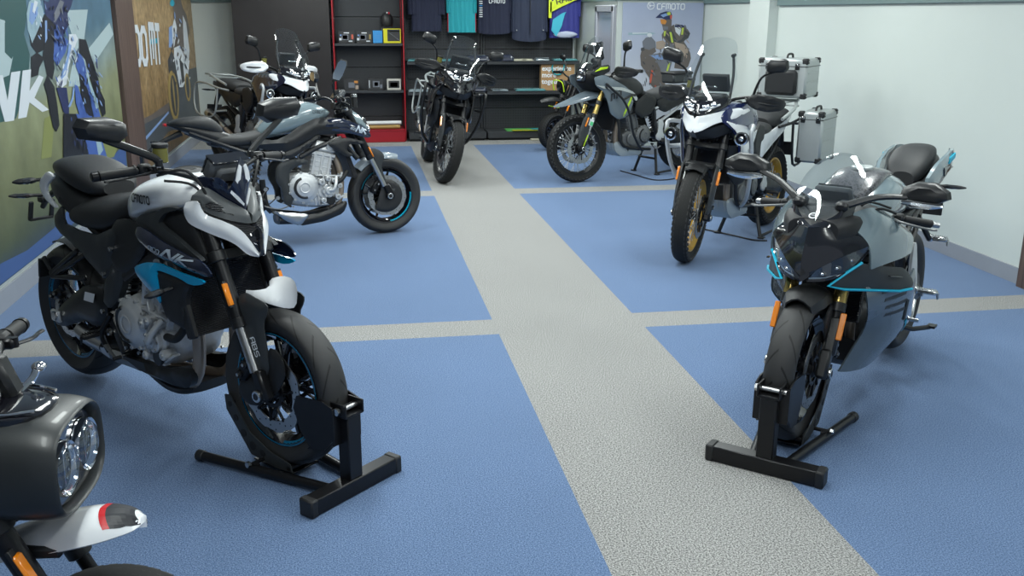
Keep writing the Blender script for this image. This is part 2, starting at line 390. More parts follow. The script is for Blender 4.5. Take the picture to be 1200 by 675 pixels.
def decal(g, Q, o, ux, uy, mat_, target=None, dirn=None, lift=.0008, th=.0006):
    # lay 2D quads on a surface: o origin, ux/uy axes; if a target BVH is given, drop the points on it along dirn
    o, ux, uy = V(o), V(ux), V(uy); nrm = ux.cross(uy).normalized()
    if target:
        Z = []
        for q in Q:
            if len(q) == 4:
                k = max(1, int((q[1]-q[0]).length/max((q[2]-q[1]).length, 1e-6)*1.0)); k = min(k*2, 12)
                for i in range(k): a, b = i/k, (i+1)/k; Z.append([q[0].lerp(q[1], a), q[0].lerp(q[1], b), q[3].lerp(q[2], b), q[3].lerp(q[2], a)])
            else: Z.append(q)
        Q = Z
    for n_, q in enumerate(Q):
        P = [o+ux*p.x+uy*p.y for p in q]
        if target:
            R = []
            for p in P:
                h = target.ray_cast(p-V(dirn)*.3, V(dirn)); R.append(h[0] if h[0] is not None else None)
            if any(r is None for r in R): continue
            P = [r-V(dirn)*(lift+n_*.00001) for r in R]; g.add(P, [tuple(range(len(P)))], mat_)
        else: g.prism([p+nrm*(lift+n_*.00001) for p in P], -nrm*th, mat_)
    return g
def font_quads(txt, size, bold=0.0, shear=0):
    cu = bpy.data.curves.new('t', 'FONT'); cu.body = txt; cu.size = size; cu.offset = bold; cu.shear = shear; cu.resolution_u = 3
    ob = bpy.data.objects.new('t', cu); COL.objects.link(ob); dg = bpy.context.evaluated_depsgraph_get(); me = ob.evaluated_get(dg).to_mesh()
    P = [v.co.copy() for v in me.vertices]; F = [[V((P[i].x, P[i].y)) for i in p.vertices] for p in me.polygons]
    ob.evaluated_get(dg).to_mesh_clear(); bpy.data.objects.remove(ob); bpy.data.curves.remove(cu); return F
# ------------------------------------------------------------------ a motorcycle's own frame: origin under the rear axle, x forward, y left
class Pose:
    def __init__(s, x, y, h, wb, lift=0, steer=0, rake=24, trail=.1):
        s.F = V((cos(h), sin(h), 0)); s.L = V((-sin(h), cos(h), 0)); s.O = V((x, y, lift))-s.F*wb; s.h = h; s.wb = wb
        s.rake = radians(rake); s.trail = trail
        ax = V((-sin(s.rake), 0, cos(s.rake))); p = V((wb+trail, 0, 0)); s.axis = ax; s.p0 = p
        s.S = Matrix.Translation(p) @ Matrix.Rotation(steer, 4, ax) @ Matrix.Translation(-p); s.Si = s.S.inverted()
    def t(s, px, py, st=False, **k):       # where a sight line meets a plane of the bike's own frame
        d = ray(px, py); o = V((0, 0, CAMH))-s.O; o = V((o.dot(s.F), o.dot(s.L), o.z)); d = V((d.dot(s.F), d.dot(s.L), d.z))
        if st: o = s.Si @ o; d = s.Si.to_3x3() @ d
        a, v = list(k.items())[0]; i = 'xyz'.index(a); return o+d*((v-o[i])/d[i])
    def stem(s, z): return V((s.wb+s.trail-z*tan(s.rake), 0, z))

def tyre_part(name, c, R, w, rr, kind, parent, S):
    g = G(); c = V(c); n = 96; h = w/2
    sh = .30 if kind != 'knob' else .22; prof = []
    K = 18
    for i in range(K+1):
        a = (i/K)*2-1; t = abs(a)
        y = h*sin(min(1, t/.82)*pi/2) if t < .82 else h*(1-(t-.82)/.18*.28); y = math.copysign(y, a)
        r = R-(w*sh)*(1-cos(min(1, t/.82)*pi/2)) if t < .82 else R-w*sh-(R-w*sh-rr)*((t-.82)/.18)
        prof.append((r, y, a))
    prof = [(rr, -h*.6, -1.0)]+[p for p in prof[1:-1]]+[(rr, h*.6, 1.0)]
    k = len(prof); vs = []; uv = []
    for i in range(n+1):
        a = 2*pi*i/n
        for r, y, q in prof: vs.append(c+V((r*cos(a), y, r*sin(a)))); uv.append((i/n, q))
    F = [(i*k+j, i*k+j+1, (i+1)*k+j+1, (i+1)*k+j) for i in range(n) for j in range(k-1)]
    g.add(vs, F, {'street': 'street_tyre', 'adv': 'groove_rubber', 'knob': 'groove_rubber'}[kind])
    g.lathe([(rr+.004, -h*.72), (rr+.004, h*.72)], c, n=48, m='rubber'); uv += [(0, 1)]*(len(g.v)-len(uv))
    if kind in ('adv', 'knob'):            # raised blocks
        rows = [(-.62, .16), (-.27, .14), (.07, .14), (.40, .14), (.70, .12)] if kind == 'knob' else [(-.66, .17), (-.23, .17), (.23, .17), (.66, .17)]
        N = 44 if kind == 'knob' else 46; hh = .011 if kind == 'knob' else .008
        def P(a, q, e):
            t = abs(q); tt = min(1, t/.82)*pi/2; y = math.copysign(h*sin(tt), q); r = R-hh-(w*sh)*(1-cos(tt)); nr = cos(tt*.8); ny = math.copysign(sin(tt*.8), q)
            r += e*nr; y += e*ny; return c+V((r*cos(a), y, r*sin(a)))
        for ri, (q, hw) in enumerate(rows):
            for i in range(N):
                a = 2*pi*(i+(.5 if ri % 2 else 0))/N; da = 2*pi/N*(.30 if kind == 'knob' else .36); sk = (.6 if kind == 'adv' else 0)*da*(1 if q > 0 else -1)
                lo = [P(a-da+sk, q-hw, -.004), P(a+da+sk, q-hw, -.004), P(a+da-sk, q+hw, -.004), P(a-da-sk, q+hw, -.004)]
                hi = [P(a-da*.8+sk, q-hw*.85, hh), P(a+da*.8+sk, q-hw*.85, hh), P(a+da*.8-sk, q+hw*.85, hh), P(a-da*.8-sk, q+hw*.85, hh)]
                g.add(lo+hi, [(4, 5, 6, 7), (0, 1, 5, 4), (1, 2, 6, 5), (2, 3, 7, 6), (3, 0, 4, 7)], 'tread_rubber')
        uv += [(0, 1)]*(len(g.v)-len(uv))
    return g.build(name, parent, S=None, uvs=uv)

def disc_part(c, y, r, parent, inner='black_metal', petal=True):
    g = G('steel'); c = V(c)+V((0, y, 0)); r0 = r*.72; n = 60
    pr = lambda a: r*(1-(.035 if petal else 0)*(.5+.5*math.copysign(1, sin(a*10))))
    vs = []; F = []
    for i in range(n):
        a = 2*pi*i/n; ro = pr(a)
        for q, yy in ((r0, -.0025), (ro, -.0025), (ro, .0025), (r0, .0025)): vs.append(c+V((q*cos(a), yy, q*sin(a))))
    for i in range(n):
        j = (i+1) % n
        for a, b in ((0, 1), (1, 2), (2, 3), (3, 0)): F.append((i*4+a, i*4+b, j*4+b, j*4+a))
    g.add(vs, F)
    for i in range(30):
        a = 2*pi*i/30; q = r*(.78 if i % 3 == 0 else .86 if i % 3 == 1 else .93); p = c+V((q*cos(a), 0, q*sin(a))); g.cyl(p-V((0, .003, 0)), p+V((0, .003, 0)), r*.022, n=6, m='black_satin')
    for i in range(10):
        a = 2*pi*i/10; g.bar(c+V((r*.35*cos(a), 0, r*.35*sin(a))), c+V((r0*1.01*cos(a+.2), 0, r0*1.01*sin(a+.2))), .005, r*.07, m=inner, up=(0, 1, 0))
        p = c+V((r0*cos(a+.2), 0, r0*sin(a+.2))); g.cyl(p-V((0, .004, 0)), p+V((0, .004, 0)), r*.045, n=8, m=inner)
    g.lathe([(r*.30, -.004), (r*.40, -.004), (r*.40, .004), (r*.30, .004)], c, n=24, m=inner, closed=True)
    return g.build('brake_disc', parent)

def wheel(parent, c, R, w, rr, kind='street', rim='black_gloss', style='cast', stripe=None, discs=(), dr=.155, S=None, hub_m='black_metal', spokes=5, hubw=.07, sprocket=False, spoke_m='silver_matte', ring=True):
    c = V(c); g = G(rim); h = w*.36
    # rim barrel
    g.lathe([(rr+.006, -h), (rr+.008, -h+.012), (rr-.012, -h+.018), (rr-.026, -h*.35), (rr-.026, h*.35), (rr-.012, h-.018), (rr+.008, h-.012), (rr+.006, h), (rr-.006, h), (rr-.016, h-.014), (rr-.034, h*.3), (rr-.034, -h*.3), (rr-.016, -h+.014), (rr-.006, -h)], c, n=64, closed=True)
    g.lathe([(.0, -hubw), (.026, -hubw), (.034, -hubw+.01), (.032, -hubw*.3), (.032, hubw*.3), (.034, hubw-.01), (.026, hubw), (0, hubw)], c, n=24, m=hub_m)
    if style == 'cast':
        for i in range(spokes):
            a = 2*pi*i/spokes+.3; u = V((cos(a), 0, sin(a))); t = V((-sin(a), 0, cos(a)))
            for sg in (-1, 1):
                p0 = c+u*.028+t*sg*.012; p1 = c+u*(rr*.45)+t*sg*.014; p2 = c+u*(rr-.026)+t*sg*(rr*.19)
                g.tube([p0, p1, p2], [.012, .010, .0085], n=8, sm=3, flat=1.6, up=(0, 1, 0))
            g.bar(c+u*.02, c+u*rr*.40, .022, .018, up=(0, 1, 0))
        if stripe:
            for sg in (-1, 1):
                if ring: g.lathe([(rr-.0015, sg*(h+.0008)), (rr+.003, sg*(h+.0008))], c, n=64, m=stripe)
                for a0, a1 in ((.3, 1.3), (3.1, 4.6)): g.lathe([(rr-.014, sg*(h-.010)), (rr-.005, sg*(h+.001))], c, n=20, m=stripe, a0=a0, a1=a1)
    else:
        for sg in (-1, 1): g.lathe([(.045, sg*hubw*.72), (.045, sg*hubw*.55)], c, n=24, m=hub_m); g.lathe([(.0, sg*hubw*.55), (.045, sg*hubw*.55), (.045, sg*hubw*.72), (0, sg*hubw*.72)], c, n=24, m=hub_m)
    W = g.build('wheel', parent, S=S)
    if style == 'spoke':
        sp = G(spoke_m)
        for i in range(36):
            a = 2*pi*i/36; sg = 1 if i % 2 else -1; cr = .33*(1 if (i//2) % 2 else -1)
            sp.tube([c+V((.043*cos(a+cr*2.4), sg*hubw*.62, .043*sin(a+cr*2.4))), c+V(((rr-.03)*cos(a), sg*.012, (rr-.03)*sin(a)))], .0027, n=5, sm=0)
            sp.cyl(c+V(((rr-.05)*cos(a), sg*.014, (rr-.05)*sin(a))), c+V(((rr-.028)*cos(a), sg*.012, (rr-.028)*sin(a))), .0035, n=6)
        tag(sp.build('spokes', W), kind='stuff') if False else sp.build('spokes', W)
    tyre_part('tyre', c, R, w, rr, kind, W, S)
    for y in discs: disc_part(c, y, dr, W)
    if sprocket:
        s = G('black_metal'); p = c+V((0, sprocket, 0)); n = 42; vs = []
        for yy in (-.003, .003):
            for i in range(n*2): q = .105 if i % 2 else .098; vs.append(p+V((q*cos(pi*i/n), yy, q*sin(pi*i/n))))
        s.add(vs, [tuple(range(2*n)), tuple(range(2*n, 4*n))[::-1]]+[((i+1) % (2*n), i, 2*n+i, 2*n+(i+1) % (2*n)) for i in range(2*n)]); s.build('sprocket', W)
    return W

def caliper(parent, c, ang, y, S=None, m='black_metal', sc=1, child=None):
    g = G(m); c = V(c); u = V((cos(ang), 0, sin(ang))); t = V((-sin(ang), 0, cos(ang))); R = Matrix((t, V((0, 1, 0)), u)).transposed()
    p = c+u*.128*sc+V((0, y, 0)); g.box(p, (.11*sc, .05, .055*sc), ch=.012, R=R)
    for k in (-.028, .028): q = p+t*k*sc; s_ = 1 if y > 0 else -1; g.cyl(q, q+V((0, s_*.034, 0)), .017*sc, n=14, ch=.003); g.bolt(q+V((0, s_*.034, 0)), (0, s_, 0), .007)
    g.box(p+u*.02*sc-t*.06*sc, (.03, .02, .03), ch=.004, R=R)
    return g.build('brake_caliper', parent, S=S)

def fork(P, parent, wb, Rf, half=.105, ztop=.93, outer='black_metal', lower='steel', rO=.0275, rI=.0215, zsplit=.62, foot='black_metal', refl=True, refl_z=.62, usd=True, boot=None):
    S = P.S; tn = tan(P.rake); off = .0
    X = lambda z: wb-(z-Rf)*tn
    for sg in (-1, 1):
        g = G(outer); y = sg*half
        g.cyl((X(zsplit), y, zsplit), (X(ztop), y, ztop), rO, n=20, ch=.003); g.cyl((X(zsplit-.004), y, zsplit-.004), (X(zsplit+.03), y, zsplit+.03), rO+.003, n=20, m='black_satin', ch=.002)
        g.cyl((X(ztop-.002), y, ztop-.002), (X(ztop+.012), y, ztop+.012), .016, n=6, m='silver')
        g.cyl((X(Rf+.08), y, Rf+.08), (X(zsplit), y, zsplit), rI*.92, n=18, m=lower)
        g.box((wb+.004, y, Rf+.035), (.05, .045, .12), m=foot, ch=.010, R=Matrix.Rotation(-P.rake, 3, 'Y')); g.cyl((wb, y-.026, Rf), (wb, y+.026, Rf), .026, n=20, m=foot, ch=.003)
        g.cyl((wb, y+sg*.024, Rf), (wb, y+sg*.034, Rf), .022, n=20, m='silver', ch=.002); g.cyl((wb, y+sg*.03, Rf), (wb, y+sg*.0348, Rf), .013, n=14, m='black_satin')
        f = g.build('fork_leg', parent, S=S)
        if refl:
            r = G('orange_reflector'); a = V((X(refl_z)+.02, y+sg*(rO*.75), refl_z)); d = P.axis
            r.bar(a-d*.045, a+d*.045, .012, .026, up=(0, 1, 0), ch=.005); r.bar(a-d*.05-V((0, sg*.006, 0)), a+d*.05-V((0, sg*.006, 0)), .008, .032, m='black_plastic', up=(0, 1, 0)); r.build('reflector', f)
    g = G('black_satin')
    for z, th in ((ztop-.03, .03), (ztop-.20, .035)):
        c = V((X(z), 0, z)); d = P.axis
        g.prism([c+V((dx*cos(P.rake), y, dx*sin(P.rake))) for dx, y in ((.035, -half), (.02, -half*.4), (.02, half*.4), (.035, half), (-.02, half+.03), (-.05, half*.4), (-.06, 0), (-.05, -half*.4), (-.02, -half-.03))], d*th)
        for sg in (-1, 1): g.cyl(c+V((0, sg*half, 0))-d*.003, c+V((0, sg*half, 0))+d*(th+.003), rO+.009, n=20, ch=.003)
    g.cyl(P.stem(ztop-.22), P.stem(ztop+.0), .022, n=16)
    g.build('triple_clamp', parent, S=S)

def handlebar(P, parent, ctr, grip_i, grip_o, r=.011, rise=None, lever='black_metal', grip_r=.0165, levers=True, guard=None, switch=True, S='s', reservoir=True, wide=.0):
    # ctr: clamp point; grip_i / grip_o: inner and outer grip points on the left (+y); mirrored
    S = P.S if S == 's' else S; gi, go, ctr = V(grip_i), V(grip_o), V(ctr); m = lambda p: V((p.x, -p.y, p.z))
    g = G('black_satin'); bend = [V(p) for p in rise] if rise else [V((ctr.x, .05, ctr.z)), V((ctr.x+.01, .11, ctr.z+.02))]
    half = [V((ctr.x, 0, ctr.z))]+bend+[gi, gi.lerp(go, .5), go]
    g.tube([m(p) for p in half[::-1]]+half[1:], r, n=10, sm=4)
    g.box(ctr+V((0, 0, -.02)), (.05, .09, .06), m='black_satin', ch=.008)
    hb = g.build('handlebar', parent, S=S)
    for sg in (1, -1):
        q = (lambda p: V((p.x, p.y*sg, p.z))); a, b = q(gi), q(go); d = (b-a).normalized()
        gr = G('rubber'); L = (b-a).length
        pr = []
        K = 14
        for i in range(K+1): pr.append((grip_r+(.0012 if i % 2 else 0), L*i/K))
        gr.lathe([(0, 0), (grip_r+.005, 0), (grip_r+.005, .006)]+pr+[(grip_r+.003, L), (0, L)], a, d, n=16); gr.cyl(b, b+d*.028, .0175, n=16, m='black_metal', ch=.004); gr.build('grip', hb)
        if switch:
            sw = G('black_plastic'); c = a-d*.03; sw.box(c, (.035, .05, .042), ch=.009); sw.box(c+V((-.016, 0, .008)), (.012, .03, .016), m='grey_plastic', ch=.003); sw.box(c+V((-.018, 0, -.01)), (.01, .012, .008), m='red_paint' if sg < 0 else 'label_white', ch=.002); sw.build('switch_box', hb)
        if levers:
            lv = G(lever); c = a-d*.045; f = V((.05, 0, -.006))
            lv.box(c+f*.3, (.045, .03, .026), ch=.006); lv.cyl(c+V((.035, 0, .0))-V((0, 0, .012)), c+V((.035, 0, .012)), .009, n=10)
            p0 = c+V((.038, 0, -.004)); lv.tube([p0, p0+d*.05+V((.012, 0, -.004)), a+d*.06+V((.052, 0, -.012)), b-d*.02+V((.045, 0, -.016)), b+d*.01+V((.05, 0, -.014))], [.008, .007, .006, .006, .007], n=8, flat=.6, sm=4, up=(0, 0, 1)); lv.build('lever', hb)
        if reservoir and sg < 0:
            rs = G('black_plastic'); c = a-d*.07+V((.035, 0, .045)); rs.cyl(c-V((0, 0, .022)), c+V((0, 0, .03)), .027, n=18, m='fluid_yellow', ch=.003); rs.cyl(c+V((0, 0, .03)), c+V((0, 0, .046)), .030, n=18, ch=.003); rs.tube([c-V((0, 0, .02)), c-V((.01, -.01, .06)), a-d*.05], .005, n=6); rs.build('brake_reservoir', hb)
    return hb

def mirror(P, parent, base, neck, c, size, sg, S='s', tilt=0.15, face=V((-1, 0, .05)), m='black_satin', shape='hex', glass='mirror_glass', blinker=None, straight=False):
    # c: centre of the mirror head, size (width, height, depth)
    S = P.S if S == 's' else S; q = (lambda p: V((p[0], p[1]*sg, p[2]))); g = G(m)
    f = q(face).normalized(); y = V((0, 0, 1)).cross(f).normalized(); z = f.cross(y); y = y*(-sg) ; c = q(c); w, h, dp = size
    R = Matrix.Rotation(tilt*(-sg if sg else 1), 3, f); y = R @ y; z = R @ z
    if shape == 'hex': o = [(-.5, -.12), (-.42, .38), (-.1, .5), (.42, .34), (.5, .0), (.38, -.42), (-.3, -.5)]
    elif shape == 'round': o = [(.5*cos(a*pi/7), .5*sin(a*pi/7)) for a in range(14)]
    else: o = [(-.5, -.3), (-.46, .3), (-.3, .48), (.3, .5), (.47, .36), (.5, -.2), (.36, -.46), (-.36, -.5)]
    o = [(a*w, b*h) for a, b in o]
    ring = lambda k, d: [c+y*(a*k)+z*(b*k)+f*d for a, b in o]
    g.loft([ring(.55, -dp), ring(.86, -dp*.75), ring(1, -dp*.25), ring(1, 0), ring(.95, .001)], cap=True)
    pts = [q(base), q(neck), c-f*dp*.5-z*h*.35]; g.tube([q(base), q(base).lerp(pts[2], .12)+V((0, 0, .012)), q(base).lerp(pts[2], .85)+V((0, 0, .004)), pts[2]] if straight else pts, [.012, .010, .010, .008] if straight else [.011, .008, .008], n=8, sm=5, flat=1.4 if straight else 1); g.cyl(q(base)-V((0, 0, .012)), q(base)+V((0, 0, .014)), .014, n=12, ch=.003)
    mo = g.build('mirror', parent, S=S); k = G(glass); n = len(o); k.prism(ring(.88, .0045), -f*.003); k.build('mirror_glass', mo)
    return mo

def indicator(parent, base, tip, sg=1, S=None, lens='smoke_lens', r=.014):
    g = G('black_plastic'); q = lambda p: V((p[0], p[1]*sg, p[2])); b, t = q(base), q(tip); d = (t-b); g.tube([b, b+d*.35], .008, n=8, sm=0); g.tube([b+d*.3, b+d*.45, b+d*.8, t], [.009, r, r*.9, .004], n=10, sm=3, flat=.8)
    g.tube([b+d*.42+V((.006, 0, 0)), b+d*.6+V((.008, 0, 0)), b+d*.95+V((.003, 0, 0))], [.008, r*.8, .004], n=8, m='lamp_glass' if lens == 'clear' else 'orange_reflector' if lens == 'orange' else 'screen_dark', sm=3)
    return g.build('indicator', parent, S=S)

def engine(parent, o, sc=1.0, side='silver_cast', block='silver_cast', head='black_satin', head_lean=.25):
    # o: centre of the crankcase at y=0; parallel twin leaning forward by head_lean
    o = V(o); M = lambda x, y, z: o+V((x*sc, y*sc, z*sc))
    g = G(side)
    g.body([(-.20, -.08, .08, .09, 4), (-.16, -.11, .12, .125, 4), (0, -.14, .11, .135, 5), (.14, -.13, .09, .125, 5), (.20, -.06, .05, .10, 4)], sm=3, n=28)
    g2 = G(side); g2.merge(g, Matrix.Translation(o) @ Matrix.Scale(sc, 4)); g = g2
    for sg in (-1, 1):
        for (x, z, r) in ((-.08, .02, .092), (.09, -.015, .072)):
            c = M(x, sg*.115, z); g.cyl(c, c+V((0, sg*.032*sc, 0)), r*sc, n=32, ch=.010)
    # ribs, bosses
    for k in range(6): g.bar(M(-.02+.028*k, -.137, .085), M(.0+.028*k, -.142, -.12), .008*sc, .006*sc, up=(1, 0, 0))
    for k in range(16): a = k*.72; p = M(-.17+.36*(k % 8)/7, -.136 if k < 8 else .136, .1 if (k % 2) else -.115); g.bolt(p, (0, -1 if k < 8 else 1, 0), .008*sc)
    g.body([(0, 0, .01, .01, 2), (.001, 0, .01, .01, 2)]) if False else None
    C = g.build('crankcase', parent)
    for sg in (-1, 1):
        cc = G(side); c = M(-.08, sg*.145, .02)
        cc.lathe([(0, .03*sc), (.070*sc, .028*sc), (.084*sc, .020*sc), (.092*sc, .012*sc), (.104*sc, .008*sc), (.112*sc, 0), (.112*sc, -.022*sc)], c, (0, sg, 0), n=36)
        for k in range(11): a = 2*pi*k/11; p = c+V((.113*sc*cos(a), 0, .113*sc*sin(a))); cc.cyl(p-V((0, sg*.012*sc, 0)), p+V((0, sg*.006*sc, 0)), .0095*sc, n=10); cc.bolt(p+V((0, sg*.006*sc, 0)), (0, sg, 0), .006*sc)
        cc.lathe([(.030*sc, .031*sc), (.034*sc, .034*sc), (.040*sc, .034*sc), (.044*sc, .031*sc)], c, (0, sg, 0), n=30)
        cc.lathe([(.062*sc, .026*sc), (.072*sc, .034*sc), (.080*sc, .032*sc), (.084*sc, .019*sc)], c, (0, sg, 0), n=20, a0=1.9, a1=4.9, m='black_satin')
        cc.build('clutch_cover', parent)
    w = G(side)
    for sg in (-1,):
        c = M(.10, -.15, -.015); w.cyl(c+V((0, .02, 0)), c-V((0, .02*sc, 0)), .052*sc, n=24, ch=.006); w.cyl(c, c-V((0, .035*sc, 0)), .03*sc, n=20, ch=.006)
        for k in range(7): a = 2*pi*k/7; p = c+V((.044*sc*cos(a), 0, .044*sc*sin(a))); w.bolt(p-V((0, .022*sc, 0)), (0, -1, 0), .0065*sc)
        w.tube([c-V((0, .03*sc, 0)), c+V((.03, -.045, .01))*sc, c+V((.05, -.04, .05))*sc, c+V((.07, .0, .10))*sc], .013*sc, n=10)
        for (dx, dz, r, l) in ((-.05, .07, .024, .03), (.0, .09, .02, .035), (.07, -.05, .022, .02), (.045, .075, .018, .02), (-.045, -.07, .02, .03), (.095, .03, .02, .0)): p = c+V((dx, 0, dz))*sc; w.cyl(p+V((0, .04, 0))*sc, p-V((0, l*sc, 0)), r*sc, n=14, ch=.004*sc); w.bolt(p-V((0, l*sc, 0)), (0, -1, 0), r*.4*sc)
        for (x0_, z0_, x1_, z1_) in ((-.09, .12, .12, .10), (-.02, .05, -.04, .16), (.05, -.09, .13, -.04), (.09, .06, .12, .13), (-.06, -.10, .05, -.10)): w.bar(c+V((x0_, .015, z0_))*sc, c+V((x1_, .015, z1_))*sc, .03*sc, .012*sc, ch=.003); w.tube([c+V((.0, -.02, .04))*sc, c+V((.02, -.01, .10))*sc], .012*sc, n=8, sm=0)
        w.cyl(c+V((.015, -.01, -.075))*sc, c+V((.015, .02, -.075))*sc, .034*sc, n=20, m='black_satin', ch=.004)
    w.build('water_pump', parent)
    u = V((sin(head_lean), 0, cos(head_lean))); f = V((cos(head_lean), 0, -sin(head_lean))); R = Matrix((f, V((0, 1, 0)), u)).transposed()
    b = G(block); c = M(.05, 0, .10)
    b.box(c+u*.075*sc, (.16*sc, .24*sc, .17*sc), ch=.012, R=R)
    for k in range(4): b.box(c+u*(.03+.035*k)*sc, (.168*sc, .248*sc, .008*sc), ch=.002, R=R)
    b.box(c+u*.16*sc, (.19*sc, .26*sc, .03*sc), ch=.006, R=R)
    for x in (-.06, 0, .06):
        for y in (-.122, .122): b.cyl(c+f*x*sc+u*.0*sc+V((0, y*sc, 0)), c+f*x*sc+u*.17*sc+V((0, y*sc, 0)), .011*sc, n=8)
    b.build('cylinder_block', parent)
    h = G(head); h.box(c+u*.215*sc, (.19*sc, .26*sc, .085*sc), ch=.02, R=R, tap=(.85, .92), m=block); h.box(c+u*.275*sc, (.17*sc, .24*sc, .05*sc), ch=.018, R=R, tap=(.8, .9))
    for x in (-.05, .05):
        for y in (-.1, .1): h.cyl(c+f*x*sc+V((0, y*sc, 0))+u*.29*sc, c+f*x*sc+V((0, y*sc, 0))+u*.305*sc, .008*sc, n=8, m='steel')
    for y in (-.123, .123): h.cyl(c+f*.04*sc+u*.225*sc+V((0, y*sc, 0)), c+f*.04*sc+u*.225*sc+V((0, y*1.12*sc, 0)), .03*sc, n=20, m=block, ch=.004)
    h.build('cylinder_head', parent)

def headers(parent, o, sc=1, m='header_steel', low=.17, xs=.0, exit_=(.2, 0, .2)):
    o = V(o); g = G(m)
    for sg in (-1, 1):
        y = sg*.07*sc
        g.tube([o+V((.12, y, .24))*sc if False else V((o.x+.13*sc, y, o.z+.26*sc)), V((o.x+.20*sc, y*1.05, o.z+.22*sc)), V((o.x+.235*sc, y*1.1, o.z+.10*sc)), V((o.x+.225*sc, y*1.1, o.z-.06*sc)), V((o.x+.16*sc, y, low+.015)), V((o.x+.05*sc, y*.6, low)), V(exit_)], .0235*sc, n=12, sm=6)
        g.tube([V((o.x+.205*sc, y*1.3+sg*.02, o.z+.22*sc)), V((o.x+.245*sc, y*1.3+sg*.03, o.z+.08*sc)), V((o.x+.21*sc, y*1.2+sg*.02, o.z-.09*sc)), V((o.x+.10*sc, y, low))], .012*sc, n=10, sm=6) if False else None
    return g.build('exhaust_pipe', parent)

def chain(parent, a, ra, b, rb, y):
    g = G('black_metal'); a, b = V(a), V(b)
    for sg in (-1, 1): g.bar(a+V((0, y, sg*ra)), b+V((0, y, sg*rb)), .012, .014, m='grey_cast')
    return g.build('drive_chain', parent)

def peg(parent, p, sg, m='black_metal', L=.085):
    g = G(m); p = V((p[0], p[1]*sg, p[2])); g.box(p+V((0, sg*L/2, 0)), (.032, L, .022), m='rubber' if m != 'silver' else 'silver', ch=.006)
    for k in range(6): g.box(p+V((0, sg*(.012+L*k/7), .012)), (.028, .005, .006), ch=.001)
    g.box(p+V((0, -sg*.01, 0)), (.03, .03, .035), ch=.006); g.tube([p+V((0, sg*L, 0)), p+V((-.002, sg*(L+.002), -.03))], [.007, .005], n=6, sm=0)
    return g.build('footpeg', parent)

def pedal(parent, a, b, c, sg):
    g = G('grey_cast'); f = lambda p: V((p[0], p[1]*sg, p[2])); g.tube([f(a), f(b), f(c)], [.010, .007, .008], n=8, sm=4, flat=.7); g.cyl(f(c), f(c)+V((0, sg*.035, 0)), .009, n=10, m='rubber', ch=.002)
    return g.build('foot_pedal', parent)

def mono_shock(parent, a, b, m='black_metal', spring='grey_plastic'):
    g = G(m); a, b = V(a), V(b); d = (b-a); g.cyl(a, b, .016, n=14); g.cyl(a.lerp(b, .55), b, .026, n=16, ch=.004); x, y, z = frame(d); P = []
    for i in range(73): t = i/72; an = t*2*pi*7; P.append(a+d*(.1+.72*t)+x*.034*cos(an)+y*.034*sin(an))
    g.tube(P, .0055, n=6, sm=0, m=spring); return g.build('shock_absorber', parent)

class Cables:                              # each cable is a part of its own
    def __init__(s): s.l = []
    def tube(s, pts, r, n=6): s.l.append((pts, r, n)); return s
    def build(s, name, parent, S=None):
        for p, r, n in s.l: G('rubber').tube(p, r, n=n).build('cable', parent, S=S)
# ------------------------------------------------------------------ naked street motorcycle (two of them stand in the room)
class Tr:
    def __init__(s, P, crops): s.P = P; s.C = crops
    def __call__(s, cr, pts, y=None, x=None, z=None, st=False):
        x0, y0, k = s.C[cr]; out = []
        for p in pts:
            px, py = x0+p[0]/k, y0+p[1]/k
            if len(p) > 2: a = {'y': p[2]} if (x is None and z is None) else {'x': p[2]} if x is not None else {'z': p[2]}
            else: a = {'y': y} if y is not None else {'x': x} if x is not None else {'z': z}
            out.append(s.P.t(px, py, st, **a))
        return out
def mirp(ps): return [V((p.x, -p.y, p.z)) for p in ps]
def two(name, fn, parent, S=None):         # the same panel on both sides, each a part of its own
    a = fn(G()); a.build(name, parent, S=S); b = a.mir(); return b.build(name, parent, S=S)
def text_on(g, txt, p0, p1, h, mat_, side=-1, wt=.17, shear=.0, panel=None, ax='y', lift=.002):
    # letters from p0 to p1 (baseline), on the side facing -y (side=-1) or +y
    Q, W = letters(txt, 1.0, wt, shear); L = (p1-p0).length; ux = (p1-p0)/L
    d = {'y': V((0, -side, 0)), 'x': V((-1, 0, 0)), 'z': V((0, 0, -1))}[ax]; nrm = -d; uy = nrm.cross(ux).normalized()
    Q = [[V((p.x*L/W, p.y*h)) for p in q] for q in Q]
    return decal(g, Q, p0, ux, uy, mat_, panel, d, lift)

